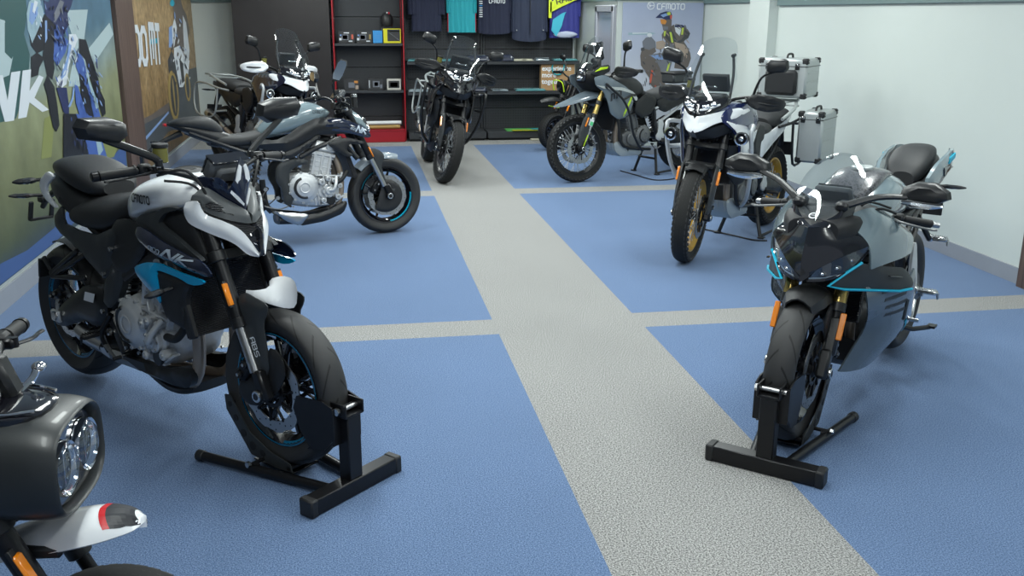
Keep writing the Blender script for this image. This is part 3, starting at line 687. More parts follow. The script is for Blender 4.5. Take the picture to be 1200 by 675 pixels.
NKP = Pose(-.294, 3.437, -.845, 1.468, .03, .055)
NK = Tr(NKP, {'A': (20, 120, 3.97), 'B': (30, 270, 3.555), 'C': (180, 160, 3.97), 'D': (240, 320, 2.811), 'E': (130, 220, 3.75)})
def naked_bike(name, pose, label, body='white_paint', tail_m='white_paint', wing='blue_paint', stripe='blue_stripe', fend='white_paint', lean=0, nkcol='text_silver', tanktext=True, mirrors=True):
    root = empty(name, pose.O, pose.h); root.rotation_euler = (lean, 0, pose.h); tag(root, label, 'motorcycle')
    S = pose.S; c0, c1 = (0, 0, .315), (1.468, 0, .30); TT = NK
    wheel(root, c1, .30, .12, .216, 'street', stripe=stripe, discs=(-.062, .062), dr=.16, S=S)
    wheel(root, c0, .315, .18, .216, 'street', stripe=stripe, discs=(-.085,), dr=.115, sprocket=.09)
    fork(pose, root, 1.468, .30, .105, .97, zsplit=.54, refl_z=.66)
    for y in (-.085, .085): caliper(root, c1, 2.5, y*1.0, S=S)
    caliper(root, c0, 2.0, -.095, sc=.75)
    # front fender
    def fen(g):
        rings = []
        for i in range(6):
            a = radians(132-i*6.5); w = .074 if i < 4 else .074-(i-3)*.009; R = .314+.002*i; r = []
            for j in range(9): t = -1+j/4; r.append(V((c1[0]+(R+.022*(1-t*t)-.03*abs(t)**3)*cos(a), w*t, c1[2]+(R+.022*(1-t*t)-.03*abs(t)**3)*sin(a))))
            for j in range(8, -1, -1): t = -1+j/4; r.append(V((c1[0]+(R-.006+.022*(1-t*t)-.03*abs(t)**3)*cos(a), w*.96*t, c1[2]+(R-.006+.022*(1-t*t)-.03*abs(t)**3)*sin(a))))
            rings.append(r)
        return g.loft(rings, 'black_plastic', sm=2)
    fd = fen(G())
    fd.pillow(TT('D', [(125, 55, -.085), (170, 58, -.06), (213, 48, -.02), (212, 20, .02), (255, 8, .02), (292, 18, .01), (306, 55, 0), (301, 110, 0), (270, 114, -.02), (228, 104, -.05), (165, 82, -.07)], st=True), 'z', .005, .004, m=fend, out=1, rnd=1)
    q = TT('D', [(277, 93, 0)], st=True)[0]; fd.lathe([(.009, 0), (.012, 0)], q+V((0, 0, .016)), (.6, -.2, 1), n=16, m='text_dark')
    fd.build('fender', root, S=S)
    pl = TT('D', [(92, 112), (125, 60), (165, 82), (205, 104), (206, 130), (190, 165), (203, 240), (214, 325), (190, 360), (152, 342), (140, 290), (108, 180)], y=-.088, st=True)
    def cov(g, sd=-1):
        g.pillow(pl, 'y', .012, .005, m='dark_grey_paint', edge=.02); return g
    a = cov(G()); b = a.bvh(); lf = a.mir()
    p0, p1 = TT('D', [(150, 215), (172, 282)], y=-.1, st=True); text_on(a, 'ABS', p0, p1, .024, 'text_white', -1, panel=b)
    a.build('fork_guard', root, S=S); lf.build('fork_guard', root, S=S)
    dc = TT('D', [(206, 245), (240, 258), (262, 305), (262, 350), (240, 395), (205, 425), (160, 440), (122, 415), (110, 380), (120, 345), (150, 335), (190, 358), (212, 326)], y=-.080, st=True)
    two('brake_duct', lambda g: g.pillow(dc, 'y', .010, .005, m='black_plastic', edge=.03), root, S)
    # swingarm
    sw = TT('B', [(118, 358), (150, 310), (205, 258), (250, 228), (300, 235), (330, 262), (345, 330), (330, 395), (290, 400), (250, 375), (210, 385), (165, 400), (128, 392)], y=-.115)
    g = G('black_satin'); g.pillow(sw, 'y', .02, .045, m='black_satin', edge=.04); g.both(); g.box((.40, 0, .43), (.12, .2, .10), ch=.02); g.cyl((0, -.15, .315), (0, .15, .315), .016, n=14, m='silver')
    for sg in (-1, 1): g.box((-.01, sg*.135, .31), (.075, .02, .055), m='silver_cast', ch=.006); g.cyl((0, sg*.13, .315), (0, sg*.155, .315), .022, n=6, m='silver')
    lb = TT('B', [(248, 255), (288, 265), (282, 302), (242, 290)], y=-.142); g.prism(lb, (0, -.001, 0), 'label_white')
    g.build('swingarm', root)
    hg = G('black_plastic')                # rear hugger and plate carrier
    rings = [[V((R*cos(radians(a)), w*t, .315+R*sin(radians(a)))) for R, t in ((.335, -1), (.345, 0), (.335, 1), (.329, .95), (.338, 0), (.329, -.95))] for a, w in ((112, .06), (100, .075), (85, .08), (72, .085), (58, .08))]
    hg.loft(rings, sm=3); hg.build('hugger', root)
    pc = G('black_satin')
    for a_, b_ in (((75, 110), (115, 175)), ((108, 190), (250, 100)), ((105, 180), (215, 85)), ((110, 190), (250, 200))):
        q = TT('B', [a_, b_], y=-.13); pc.bar(q[0], q[1], .02, .022, ch=.005)
    q = TT('B', [(90, 150)], y=-.1)[0]; pc.bar(q, V((q.x, .1, q.z)), .02, .03); pc.bar(q+V((-.01, .02, .04)), q+V((-.03, .02, -.05)), .10, .015); pc.build('plate_carrier', root)
    # frame
    fr = G('black_satin')
    def spar(pts, r, yy): fr.tube([V((x, yy, z)) for x, z in pts], r, n=8, sm=3, flat=1.3)
    sp = TT('B', [(395, 40), (440, 15), (455, 70), (420, 150), (400, 240), (380, 300), (350, 330), (325, 300), (330, 210), (365, 130)], y=-.125); fr2 = G(); fr2.pillow(sp, 'y', .012, .03, m='dark_grey_paint', edge=.02); fr.merge(fr2); fr.merge(fr2.mir())
    for yy in (-.12, .12):
        spar([(.60, .70), (.75, .78), (.95, .84), (1.12, .90)], .022, yy); spar([(.62, .60), (.80, .70), (1.0, .80)], .018, yy); spar([(.47, .42), (.52, .33), (.56, .26)], .022, yy)
        spar([(.52, .70), (.35, .78), (.12, .86)], .015, yy*.9)
    fr.cyl(pose.stem(.80), pose.stem(.95), .035, n=16); fr.box((1.13, 0, .87), (.1, .2, .10), ch=.02)
    for p in ((.455, .43), (.50, .60), (.58, .72), (.49, .34)): fr.bolt((p[0], -.15, p[1]), r=.011, m='silver'); fr.bolt((p[0], .15, p[1]), (0, 1, 0), r=.011, m='silver')
    fr.build('frame', root)
    mono_shock(root, (.42, 0, .38), (.52, 0, .68))
    engine(root, (.745, 0, .40), .97)
    headers(root, (.80, 0, .38), 1.08, low=.20, exit_=(.55, -.03, .20))
    g = G('steel')                         # exhaust box and silencer
    q = TT('B', [(235, 410), (320, 405), (330, 440), (250, 450)], y=-.10); g.pillow(q, 'y', .02, .10, m='silver')
    q = TT('B', [(285, 480), (380, 500), (500, 560), (520, 585), (500, 590), (380, 550), (330, 520)], y=-.11); g.pillow(q, 'y', .015, .16, m='steel'); g.box((.42, 0, .21), (.34, .2, .10), ch=.03, m='black_satin')
    g.tube([(.3, -.08, .22), (.2, -.10, .25), (.14, -.105, .27)], [.035, .04, .035], n=16, m='steel'); g.build('silencer', root)
    g = G('black_satin'); q = TT('B', [(395, 520), (500, 555), (600, 575), (670, 570), (690, 590), (692, 640), (675, 660), (620, 648), (520, 605), (470, 580)], y=-.125); g.pillow(q, 'y', .015, .03, edge=.03); g.both()
    g.body([(.62, .16, .20, .08, 3), (.8, .145, .19, .11, 3), (.92, .15, .20, .115, 3), (.99, .17, .21, .09, 3)], 'black_satin'); g.build('belly_pan', root)
    chain(root, (0, 0, .315), .10, (.52, 0, .40), .045, .09)
    for sg in (-1, 1): peg(root, (.43, .16, .33), sg)
    [G('black_metal').tube([(.50, sg*.14, .42), (.44, sg*.16, .33), (.47, sg*.15, .25)], .012, n=8).build('peg_bracket', root) for sg in (-1, 1)]; pedal(root, (.46, .16, .28), (.55, .17, .25), (.62, .18, .27), -1); pedal(root, (.46, .16, .28), (.55, .17, .27), (.62, .18, .31), 1)
    g = G('black_metal'); g.tube([(.52, .12, .26), (.46, .22, .12), (.42, .29, .005)], [.013, .012, .012], n=8, sm=0); g.box((.42, .30, .008), (.07, .045, .010)); g.build('side_stand', root)
    # radiator
    g = G('radiator_mesh'); R = Matrix.Rotation(-.32, 3, 'Y'); g.box((1.13, 0, .62), (.035, .34, .30), ch=.004, R=R, m='radiator_mesh')
    for sg in (-1, 1): g.box((1.13, sg*.18, .62), (.05, .03, .31), ch=.008, R=R, m='black_plastic')
    g.tube([(1.10, -.16, .50), (1.04, -.17, .44), (.94, -.15, .42)], .016, n=10, m='rubber'); g.build('radiator', root)
    # side shrouds
    na = TT('E', [(103, 200), (118, 165), (160, 190), (225, 238), (300, 278), (352, 308), (380, 314), (418, 345), (446, 392), (410, 392), (350, 372), (290, 345), (210, 305), (150, 262), (118, 228)], y=-.19)
    a = G('navy_gloss'); a.pillow(na, 'y', .012, .006, edge=.02, m='navy_gloss'); bv = a.bvh(); lf = a.mir()
    for gg, sd in ((a, -1), (lf, 1)):
        f = (lambda ps: ps) if sd < 0 else mirp; bb = bv if sd < 0 else lf.bvh()
        e = f(TT('E', [(172, 268), (228, 293), (232, 296), (352, 352)], y=-.19))
        if sd > 0: e = [e[1], e[0], e[3], e[2]]
        text_on(gg, '800', e[0], e[1], .018, nkcol, sd, wt=.2, shear=.3, panel=bb); text_on(gg, 'NK', e[2], e[3], .034, nkcol, sd, wt=.19, shear=.5, panel=bb)
    a.build('tank_shroud', root); lf.build('tank_shroud', root)
    two('shroud_trim', lambda g: g.pillow(TT('E', [(105, 150), (122, 122), (160, 112), (205, 108), (218, 90), (262, 85), (300, 92), (262, 105), (232, 112), (205, 150), (222, 172), (290, 225), (350, 280), (400, 320), (384, 330), (352, 308), (225, 238), (160, 190), (118, 166)], y=-.172), 'y', .006, .02, m='dark_grey_paint', edge=.012), root)
    two('side_wing', lambda g: g.pillow(TT('E', [(102, 345), (150, 328), (205, 330), (300, 372), (412, 412), (400, 428), (350, 430), (300, 398), (225, 368), (196, 362), (204, 400), (222, 520), (190, 470), (140, 420), (108, 375)], y=-.205), 'y', .010, .008, m=wing, edge=.012), root)
    two('radiator_scoop', lambda g: g.pillow(TT('E', [(193, 360), (230, 365), (300, 393), (360, 420), (345, 440), (330, 470), (330, 630), (290, 600), (250, 580), (225, 520), (205, 410)], y=-.19), 'y', .012, .02, m='black_plastic', edge=.02), root)
    q = TT('E', [(255, 445), (158, 472)], y=-.215)
    for sg in (-1, 1): indicator(root, (q[0].x, .20, q[0].z), (q[0].x-.03, .30, q[0].z-.02), sg, lens='clear', r=.017)
    two('airbox_cover', lambda g: g.pillow(TT('E', [(225, 160), (240, 110), (320, 100), (370, 180), (430, 330), (400, 320), (330, 270)], y=-.14), 'y', .01, .02, m='black_plastic', edge=.02), root)
    two('inner_panel', lambda g: g.pillow([V((.50, -.13, .72)), V((.60, -.13, .84)), V((.70, -.14, .86)), V((.86, -.15, .86)), V((.88, -.15, .80)), V((.80, -.14, .72)), V((.66, -.13, .62)), V((.56, -.13, .62))], 'y', .012, .01, m='black_plastic', edge=.03), root)
    # tank
    g = G(body); g.body([(.655, .835, .93, .085, 2.6, .35), (.70, .825, .965, .125, 2.8, .5), (.80, .86, 1.02, .158, 2.8, .5), (.95, .90, 1.06, .168, 2.8, .45), (1.08, .93, 1.065, .155, 2.6, .4), (1.17, .965, 1.035, .12, 2.4, .4), (1.20, .985, 1.01, .08, 2.2)], body, n=32)
    bv = g.bvh()
    if tanktext:
        p0, p1 = TT('A', [(517, 458), (612, 474)], y=-.17); bb = g.bvh(); text_on(g, 'CFMOTO', p0+V((.012, 0, 0)), p1+(p1-p0)*.10, .028, 'text_dark', -1, wt=.24, panel=bb, lift=.003)
    g.cyl((.95, 0, 1.058), (.95, 0, 1.072), .038, n=28, m='black_satin', ch=.003); g.body([(.80, 1.03, 1.05, .04, 3), (.95, 1.04, 1.07, .06, 3), (1.15, 1.02, 1.055, .07, 3), (1.2, 1.0, 1.02, .05, 3)], 'black_plastic')
    g.build('fuel_tank', root)
    g = G('seat_leather'); g.body([(.155, .765, .83, .09, 2.6), (.20, .755, .855, .12, 2.8), (.32, .752, .895, .138, 2.8, .4), (.45, .758, .915, .142, 2.8, .4), (.57, .785, .925, .135, 2.6, .4), (.655, .825, .955, .105, 2.4, .4), (.685, .86, .965, .08, 2.2)], n=28)
    g.build('seat', root)
    g = G('seat_leather'); g.body([(-.015, .975, .995, .045, 2.4), (.03, .96, 1.025, .085, 2.6), (.14, .935, 1.045, .118, 2.8), (.27, .905, 1.03, .125, 2.8), (.37, .895, 1.0, .112, 2.6), (.425, .905, .965, .07, 2.4)], n=26); g.build('pillion_seat', root)
    g = G('black_plastic'); g.body([(-.06, .90, .95, .045, 3), (.0, .86, .965, .09, 3), (.12, .80, .945, .115, 3), (.26, .76, .91, .12, 3), (.40, .74, .90, .11, 3), (.5, .72, .86, .09, 3)], 'black_plastic'); g.build('tail_section', root)
    two('tail_fin', lambda g: g.pillow(TT('A', [(102, 392), (106, 358), (138, 320), (158, 332), (172, 348), (146, 372), (132, 402), (145, 440), (188, 490), (172, 490), (125, 445)], y=-.125), 'y', .004, .010, m=tail_m, edge=.01), root)
    two('side_panel', lambda g: g.pillow([V((.05, -.12, .775)), V((.10, -.12, .81)), V((.155, -.125, .845)), V((.16, -.13, .765)), V((.30, -.14, .755)), V((.45, -.14, .755)), V((.60, -.14, .81)), V((.64, -.14, .78)), V((.60, -.135, .71)), V((.50, -.13, .585)), V((.455, -.125, .56)), V((.40, -.125, .585)), V((.19, -.115, .675)), V((.06, -.11, .71))], 'y', .015, .012, m='dark_grey_paint', edge=.035), root)
    g = G('black_plastic'); g.tube([(-.04, 0, .90), (-.22, 0, .82), (-.30, 0, .76)], [.02, .014, .012], n=8); g.bar((-.30, -.05, .79), (-.335, -.05, .70), .02, .012); g.bar((-.30, .05, .79), (-.335, .05, .70), .02, .012); g.bar((-.335, -.055, .70), (-.335, .055, .70), .025, .012); g.box((-.27, 0, .80), (.05, .05, .03), ch=.006)
    g.build('plate_bracket', root)
    g = G('black_plastic'); g.box((-.08, 0, .925), (.03, .12, .035), ch=.008, m='red_paint'); g.build('tail_light', root)
    for sg in (-1, 1): indicator(root, (-.22, .03, .83), (-.25, .17, .84), sg); 
    for sg in (-1, 1): indicator(root, (-.05, .08, .93), (-.10, .21, .925), sg, r=.018)
    # nose with the headlight between the forks
    N = lambda pts: TT('C', pts, st=True)
    W0 = N([(143, 365, -.156), (170, 408, -.154), (262, 452, -.122), (370, 496, -.078), (440, 550, -.038), (492, 560, -.010)])
    W2 = N([(150, 306, -.150), (205, 302, -.143), (240, 360, -.125), (330, 396, -.092), (415, 443, -.052), (495, 548, -.006)])
    W1 = [a.lerp(b, .5)+V((.004, -.009, .003)) for a, b in zip(W0, W2)]
    Ga = N([(172, 294, -.140), (236, 348, -.118), (330, 384, -.084), (430, 404, -.024), (458, 402, 0)])
    Gb = N([(188, 270, -.134), (240, 236, -.100), (330, 286, -.052), (426, 338, -.006), (436, 346, 0)])
    def wing(g): return g.ribbon([W0, [a.lerp(b, .25) for a, b in zip(W0, W1)], W1, W2], .012, body, N=20, out=(.3, -1, .3))
    a_ = wing(G()); a_.build('nose_wing', root, S=S); a_.mir().build('nose_wing', root, S=S)
    nz = G(); nz.ribbon([Ga, [a.lerp(b, .5)+V((.008, -.006, .008)) for a, b in zip(Ga, Gb)], Gb], .008, 'cowl_grey', N=18, out=(.5, -.5, 1))
    va = N([(236, 322, -.120), (290, 345, -.095), (372, 372, -.055)]); vb = N([(262, 302, -.105), (300, 315, -.085), (372, 362, -.05)]); nz.ribbon([va, vb], .004, 'radiator_mesh', N=8, out=(.5, -.5, 1), lift=.008)
    nz.both(); nz.build('headlight_cowl', root, S=S)
    gg = G(); W2b = N([(205, 306, -.139), (240, 364, -.120), (330, 400, -.088), (415, 447, -.048), (478, 500, -.012)]); Gc = N([(174, 296, -.136), (236, 350, -.114), (330, 386, -.080), (430, 406, -.022), (500, 432, 0)])
    gg.ribbon([W2b, Gc], .008, 'radiator_mesh', N=16, out=(.5, -.5, 1)); gg.both(); gg.build('headlight_grille', root, S=S)
    hl = G(); hl.ribbon([N([(415, 446, -.046), (452, 490, -.03), (496, 552, -.004)]), N([(440, 425, -.02), (478, 470, -.014), (503, 553, 0)]), N([(465, 405, 0), (505, 440, 0), (508, 553, 0)])], .010, 'black_gloss', N=10, out=(1, -.2, .3))
    hl.ribbon([N([(446, 458, -.026), (468, 500, -.020)]), N([(458, 450, -.016), (484, 505, -.010)])], .004, 'lamp_reflector', N=4, out=(1, -.2, .3), lift=.003)
    hl.both(); hl.box((1.25, 0, .88), (.10, .10, .10), m='black_plastic', ch=.02); hl.build('headlight', root, S=S)
    fs = G(); A_ = N([(184, 190, -.106), (240, 240, -.090), (310, 292, -.056), (378, 324, -.024), (432, 344, 0)]); B_ = N([(232, 188, -.096), (290, 213, -.076), (345, 253, -.048), (388, 292, -.026), (430, 336, 0)])
    fs.ribbon([A_, B_], .005, 'navy_gloss', N=12, out=(.4, -.4, 1)); D_ = N([(345, 253, -.048), (374, 205, -.036), (390, 140, -.020), (403, 98, -.002)]); E_ = N([(432, 342, 0), (426, 280, 0), (416, 190, 0), (405, 96, 0)]); fs.ribbon([D_, E_], .005, 'navy_gloss', N=12, out=(1, -.3, .5))
    C0 = N([(262, 190, -.092), (310, 196, -.070), (345, 225, -.050)]); fs.ribbon([C0, N([(262, 200, -.086), (310, 224, -.068), (345, 253, -.048)])], .005, 'navy_gloss', N=6, out=(.4, -.4, 1))
    fs.ribbon([N([(356, 262, -.045), (392, 297, -.024), (420, 322, -.006)]), N([(362, 250, -.040), (400, 285, -.020), (422, 312, -.004)])], .003, body, N=6, out=(.6, -.4, 1), lift=.003)
    fs.ribbon([N([(380, 205, -.032), (390, 160, -.024), (398, 130, -.014)]), N([(398, 235, -.014), (404, 185, -.010), (408, 140, -.005)])], .003, body, N=6, out=(1, -.3, .5), lift=.003); fs.ribbon([N([(250, 225, -.082), (262, 238, -.080)]), N([(256, 218, -.080), (282, 240, -.072)])], .003, body, N=3, out=(.4, -.4, 1), lift=.003)
    fs.both(); fs.build('fly_screen', root, S=S)
    # instrument
    q = TT('C', [(180, 175), (355, 92), (372, 130), (285, 195)], y=0, st=True); ctr = V((1.19, 0, 1.098)); R = Matrix.Rotation(.55, 3, 'Y')
    g = G('grey_plastic'); g.box(ctr, (.05, .165, .082), ch=.014, R=R, m='grey_plastic'); g.box(ctr-R @ V((.027, 0, 0)), (.006, .155, .072), ch=.002, R=R, m='screen_dark'); g.box(ctr+R @ V((.03, 0, -.01)), (.03, .12, .06), ch=.012, R=R, m='grey_plastic'); g.box(ctr+R @ V((0, 0, .042)), (.058, .165, .008), ch=.003, R=R, m='black_gloss'); g.build('instrument_panel', root, S=S)
    hb = handlebar(pose, root, (1.12, 0, 1.045), (1.055, .28, 1.10), (1.02, .40, 1.09), rise=[(1.12, .05, 1.045), (1.125, .10, 1.065), (1.105, .19, 1.095)])
    if mirrors:
        mirror(pose, root, (1.13, .235, 1.13), (1.15, .31, 1.19), (1.165, .475, 1.268), (.215, .085, .055), -1, shape='hex', face=V((-1, .25, .1)), straight=True); mirror(pose, root, (1.09, .20, 1.12), (1.06, .29, 1.20), (1.0, .42, 1.28), (.20, .095, .055), 1, shape='hex', face=V((-1, .25, .1)), straight=True)
    cb = Cables()
    for sg in (-1, 1): cb.tube([(1.09, sg*.22, 1.08), (1.18, sg*.16, 1.10), (1.21, sg*.10, 1.0), (1.17, sg*.07, .9)], .0055, n=6); cb.tube([(1.10, sg*.20, 1.06), (1.16, sg*.12, 1.04), (1.18, sg*.08, .95), (1.24, sg*.09, .75)], .005, n=6)
    cb.tube([(1.24, -.08, .75), (1.33, -.11, .60), (1.36, -.10, .42)], .005, n=6); cb.build('cables', root, S=S)
    return root
# ------------------------------------------------------------------ tall adventure motorcycles
def q3(*p): return [V(x) for x in p]
def tubes(name, paths, r, m, parent, both=True, S=None, sm=4):
    for sd in ((1, -1) if both else (1,)):
        g = G(m)
        for p in paths: g.tube([V((a[0], a[1]*sd, a[2])) for a in p], r, n=10, sm=sm)
        g.build(name, parent, S=S)
def center_stand(root, x=.52, lift=0, m='black_satin'):
    g = G(m)
    for sg in (-1, 1):
        g.tube([(x-.02, sg*.10, .27), (x-.01, sg*.12, .18), (x+.02, sg*.17, .012)], .015, n=8, sm=3); g.box((x+.02, sg*.18, .009), (.05, .05, .014), ch=.004)
    g.tube([(x, -.13, .17), (x, .13, .17)], .012, n=8); g.tube([(x+.02, .17, .02), (x-.10, .20, .035), (x-.24, .215, .04)], .011, n=8, sm=3)
    return g.build('center_stand', root)
def alu_case(root, c, d, lid=.06, rot=0, handle=True, label=None, front=None):
    # one aluminium luggage case with black corner guards
    g = G('aluminium_panel'); R = Matrix.Rotation(rot, 3, 'Z'); c = V(c); x, y, z = d; W = lambda a, b, e: c+R @ V((a, b, e))
    g.box(c, (x, y, z), ch=.018, R=R); g.box(W(0, 0, z/2-lid), (x*1.01, y*1.01, .006), ch=.001, R=R, m='black_satin')
    for k in range(3): g.box(W(0, y/2+.001, -z*.3+k*z*.22), (x*.8, .003, .012), ch=.001, R=R); g.box(W(0, -y/2-.001, -z*.3+k*z*.22), (x*.8, .003, .012), ch=.001, R=R)
    o = g.build('luggage_case', root)
    for a in (-1, 1):
        for b in (-1, 1):
            for e in (-1, 1): k = G('black_plastic'); k.box(W(a*(x/2-.022), b*(y/2-.022), e*(z/2-.020)), (.052, .052, .048), ch=.010, R=R); k.bolt(W(a*(x/2-.02), b*(y/2+.004), e*(z/2-.02)), R @ V((0, b, 0)), .006); k.build('corner_guard', o)
    h = G('black_plastic'); h.tube([W(-.07, 0, z/2), W(-.05, 0, z/2+.028), W(.05, 0, z/2+.028), W(.07, 0, z/2)], .009, n=8, sm=4); h.build('case_handle', o)
    for b in (-.3, .3): lt = G('black_satin'); lt.box(W(x/2+.006, b*y, z/2-lid), (.012, .035, .05), ch=.004, R=R); lt.box(W(x/2+.010, b*y, z/2-lid+.012), (.012, .028, .02), m='chrome', ch=.003, R=R); lt.build('latch', o)
    return o, W
def adv_bike(name, pose, label, style, o):
    root = empty(name, pose.O, pose.h); root.rotation_euler = (o.get('lean', 0), 0, pose.h); tag(root, label, 'motorcycle')
    S = pose.S; wb = pose.wb; rf = o.get('Rf', .335); wf = o.get('wf', .11); Rr = o.get('Rr', .33); wr = o.get('wr', .15); rim = o.get('rim', 'black_satin')
    fr_ = o.get('rrf', .247); ki = o.get('tyre', 'adv'); stl = o.get('wheel', 'spoke')
    wheel(root, (wb, 0, rf), rf, wf, fr_, ki, rim=rim, style=stl, discs=(-.068, .068), dr=.155, S=S, hubw=.06, spoke_m=o.get('spoke', 'silver_matte'))
    wheel(root, (0, 0, Rr), Rr, wr, o.get('rrr', .222), ki, rim=rim, style=stl, discs=(-.085,), dr=.12, hubw=.075, sprocket=.09, spoke_m=o.get('spoke', 'silver_matte'))
    fork(pose, root, wb, rf, .11, .98, outer=o.get('fork', 'black_metal'), zsplit=.66, refl_z=.0, refl=False, rO=.028)
    for y in (-.09, .09): caliper(root, (wb, 0, rf), 2.55, y, S=S)
    caliper(root, (0, 0, Rr), 2.0, -.1, sc=.75)
    B = o['body']; B2 = o.get('body2', B); rally = style == 'rally'
    # fork guards
    gp = q3((wb+.05, -.115, rf+.02), (wb+.045, -.118, rf+.16), (wb-.02, -.12, rf+.31), (wb-.075, -.118, rf+.36), (wb-.13, -.112, rf+.33), (wb-.10, -.112, rf+.18), (wb-.05, -.11, rf+.02))
    for sd in (1, -1):
        g = G(); g.pillow(gp, 'y', .016, .008, m=o.get('guard', 'dark_grey_paint'), edge=.03); r = G(); a = V((wb-.045, -.137, rf+.27)); d = pose.axis; r.bar(a-d*.05, a+d*.05, .012, .028, up=(0, 1, 0), ch=.005, m='orange_reflector')
        if rally:
            g.bar((wb-.0, -.134, rf+.03), (wb-.055, -.136, rf+.14), .006, .014, up=(0, 1, 0), m='lime', ch=.002)
            if sd < 0: g.box((wb-.10, -.130, rf+.26), (.05, .008, .07), m='label_white', ch=.002, R=Matrix.Rotation(-.4, 3, 'Y')); g.box((wb-.10, -.1345, rf+.25), (.036, .003, .04), m='green_label', ch=.001, R=Matrix.Rotation(-.4, 3, 'Y'))
        if sd < 0: g = g.mir(); r = r.mir()
        p = g.build('fork_guard', root, S=S); r.build('reflector', p)
    # low fender
    if not rally:
        rings = []
        for i in range(9):
            a = radians(138-i*8.5); R = rf+.022; w = .072
            rings.append([V((wb+(R+e)*cos(a), w*t, rf+(R+e)*sin(a))) for t, e in ((-1, -.03), (-.85, -.008), (-.4, .004), (0, .010), (.4, .004), (.85, -.008), (1, -.03), (.95, -.034), (.8, -.014), (.4, -.002), (0, .004), (-.4, -.002), (-.8, -.014), (-.95, -.034))])
        g = G('black_plastic'); g.loft(rings, sm=2); g.box((wb-.07, 0, rf+rf+.01), (.1, .2, .03), ch=.008); g.build('fender', root, S=S)
    # swingarm, frame, shock, engine
    sw = q3((-.05, -.12, Rr+.0), (-.03, -.12, Rr+.05), (.12, -.12, Rr+.085), (.32, -.115, Rr+.15), (.47, -.11, Rr+.12), (.49, -.11, Rr+.05), (.40, -.11, Rr-.01), (.15, -.12, Rr-.02), (-.03, -.12, Rr-.05))
    g = G('black_satin'); g.pillow(sw, 'y', .018, .04, edge=.03, m='black_satin'); g.both(); g.box((.42, 0, Rr+.09), (.10, .2, .09), ch=.02); g.cyl((0, -.15, Rr), (0, .15, Rr), .016, n=14, m='silver'); g.build('swingarm', root)
    g = G('black_satin')
    for yy in (-.13, .13):
        f = 1 if yy > 0 else -1
        g.tube([(.50, yy, .36), (.56, yy, .55), (.62, yy, .74), (.95, yy*.9, .80), (1.16, yy*.4, .90)], .022, n=8, sm=4); g.tube([(1.16, yy*.5, .86), (1.10, yy*1.1, .60), (1.02, yy*1.1, .35), (.60, yy*.9, .28)], .016, n=8, sm=4)
        g.tube([(.60, yy, .70), (.30, yy, .78), (-.02, yy*.8, .86)], .014, n=8, sm=3, m=o.get('subframe', 'black_satin')); g.tube([(.52, yy, .55), (.25, yy, .68), (-.0, yy*.8, .83)], .013, n=8, sm=3, m=o.get('subframe', 'black_satin')); g.bar((.30, yy, .78), (.33, yy, .66), .015, m=o.get('subframe', 'black_satin'))
        g.pillow(q3((.44, -.12, .50), (.50, -.12, .62), (.58, -.12, .60), (.58, -.12, .42), (.50, -.12, .28), (.45, -.12, .34)), 'y', .01, .02, m='black_satin') if f < 0 else None
    g.cyl(pose.stem(.82), pose.stem(.97), .036, n=16); g.build('frame', root)
    mono_shock(root, (.42, 0, .42), (.52, 0, .70)); chain(root, (0, 0, Rr), .10, (.54, 0, .42), .045, .09)
    engine(root, (.80, 0, .42), .92, side=o.get('eng', 'grey_cast'), block='grey_cast', head='black_satin', head_lean=.3)
    headers(root, (.84, 0, .42), 1.0, low=.26, exit_=(.6, -.05, .26))
    # skid plate
    sk = q3((1.06, -.12, .40), (1.12, -.10, .38), (1.09, -.10, .29), (1.02, -.11, .235), (.74, -.11, .225), (.72, -.12, .27), (.86, -.125, .30), (.98, -.125, .36))
    if o.get('skid', True):
        g = G('aluminium_panel'); g.pillow(sk, 'y', .008, .006, m='aluminium_panel', edge=.012); g.both()
        g.add([(1.12, -.10, .38), (1.12, .10, .38), (1.09, .10, .29), (1.09, -.10, .29), (1.02, .11, .235), (1.02, -.11, .235), (.74, .11, .225), (.74, -.11, .225)], [(0, 1, 2, 3), (3, 2, 4, 5), (5, 4, 6, 7)])
        for sd in (-1, 1):
            for (x, z) in ((1.03, .34), (.97, .30)): g.prism(q3((x, sd*.134, z+.03), (x-.05, sd*.134, z+.02), (x-.03, sd*.134, z-.02)), (0, sd*.001, 0), 'black_satin')
        for k in range(4): g.bar((1.122, -.08+.053*k, .37), (1.094, -.08+.053*k, .30), .008, .006)
        g.build('skid_plate', root)
    else:
        g = G('black_plastic'); g.pillow(sk, 'y', .012, .01, m='black_plastic', edge=.02); g.both(); g.box((1.08, 0, .36), (.05, .2, .2), ch=.02); g.build('belly_pan', root)
    for sg in (-1, 1): peg(root, (.47, .17, .36), sg); G('black_metal').tube([(.52, sg*.13, .44), (.46, sg*.15, .38), (.45, sg*.17, .35)], .014, n=8).build('peg_bracket', root)
    pedal(root, (.50, .17, .31), (.58, .18, .29), (.66, .19, .33), -1); pedal(root, (.50, .17, .31), (.58, .18, .29), (.66, .19, .35), 1)
    hp = G('silver_cast')
    for sg in (-1, 1): G('silver_cast').pillow([V((x, sg*.155, z)) for x, z in ((.44, .56), (.50, .60), (.53, .58), (.52, .48), (.56, .40), (.50, .36), (.42, .40), (.46, .47))], 'y', .004, .012, m='silver_cast', out=sg).build('heel_plate', root)
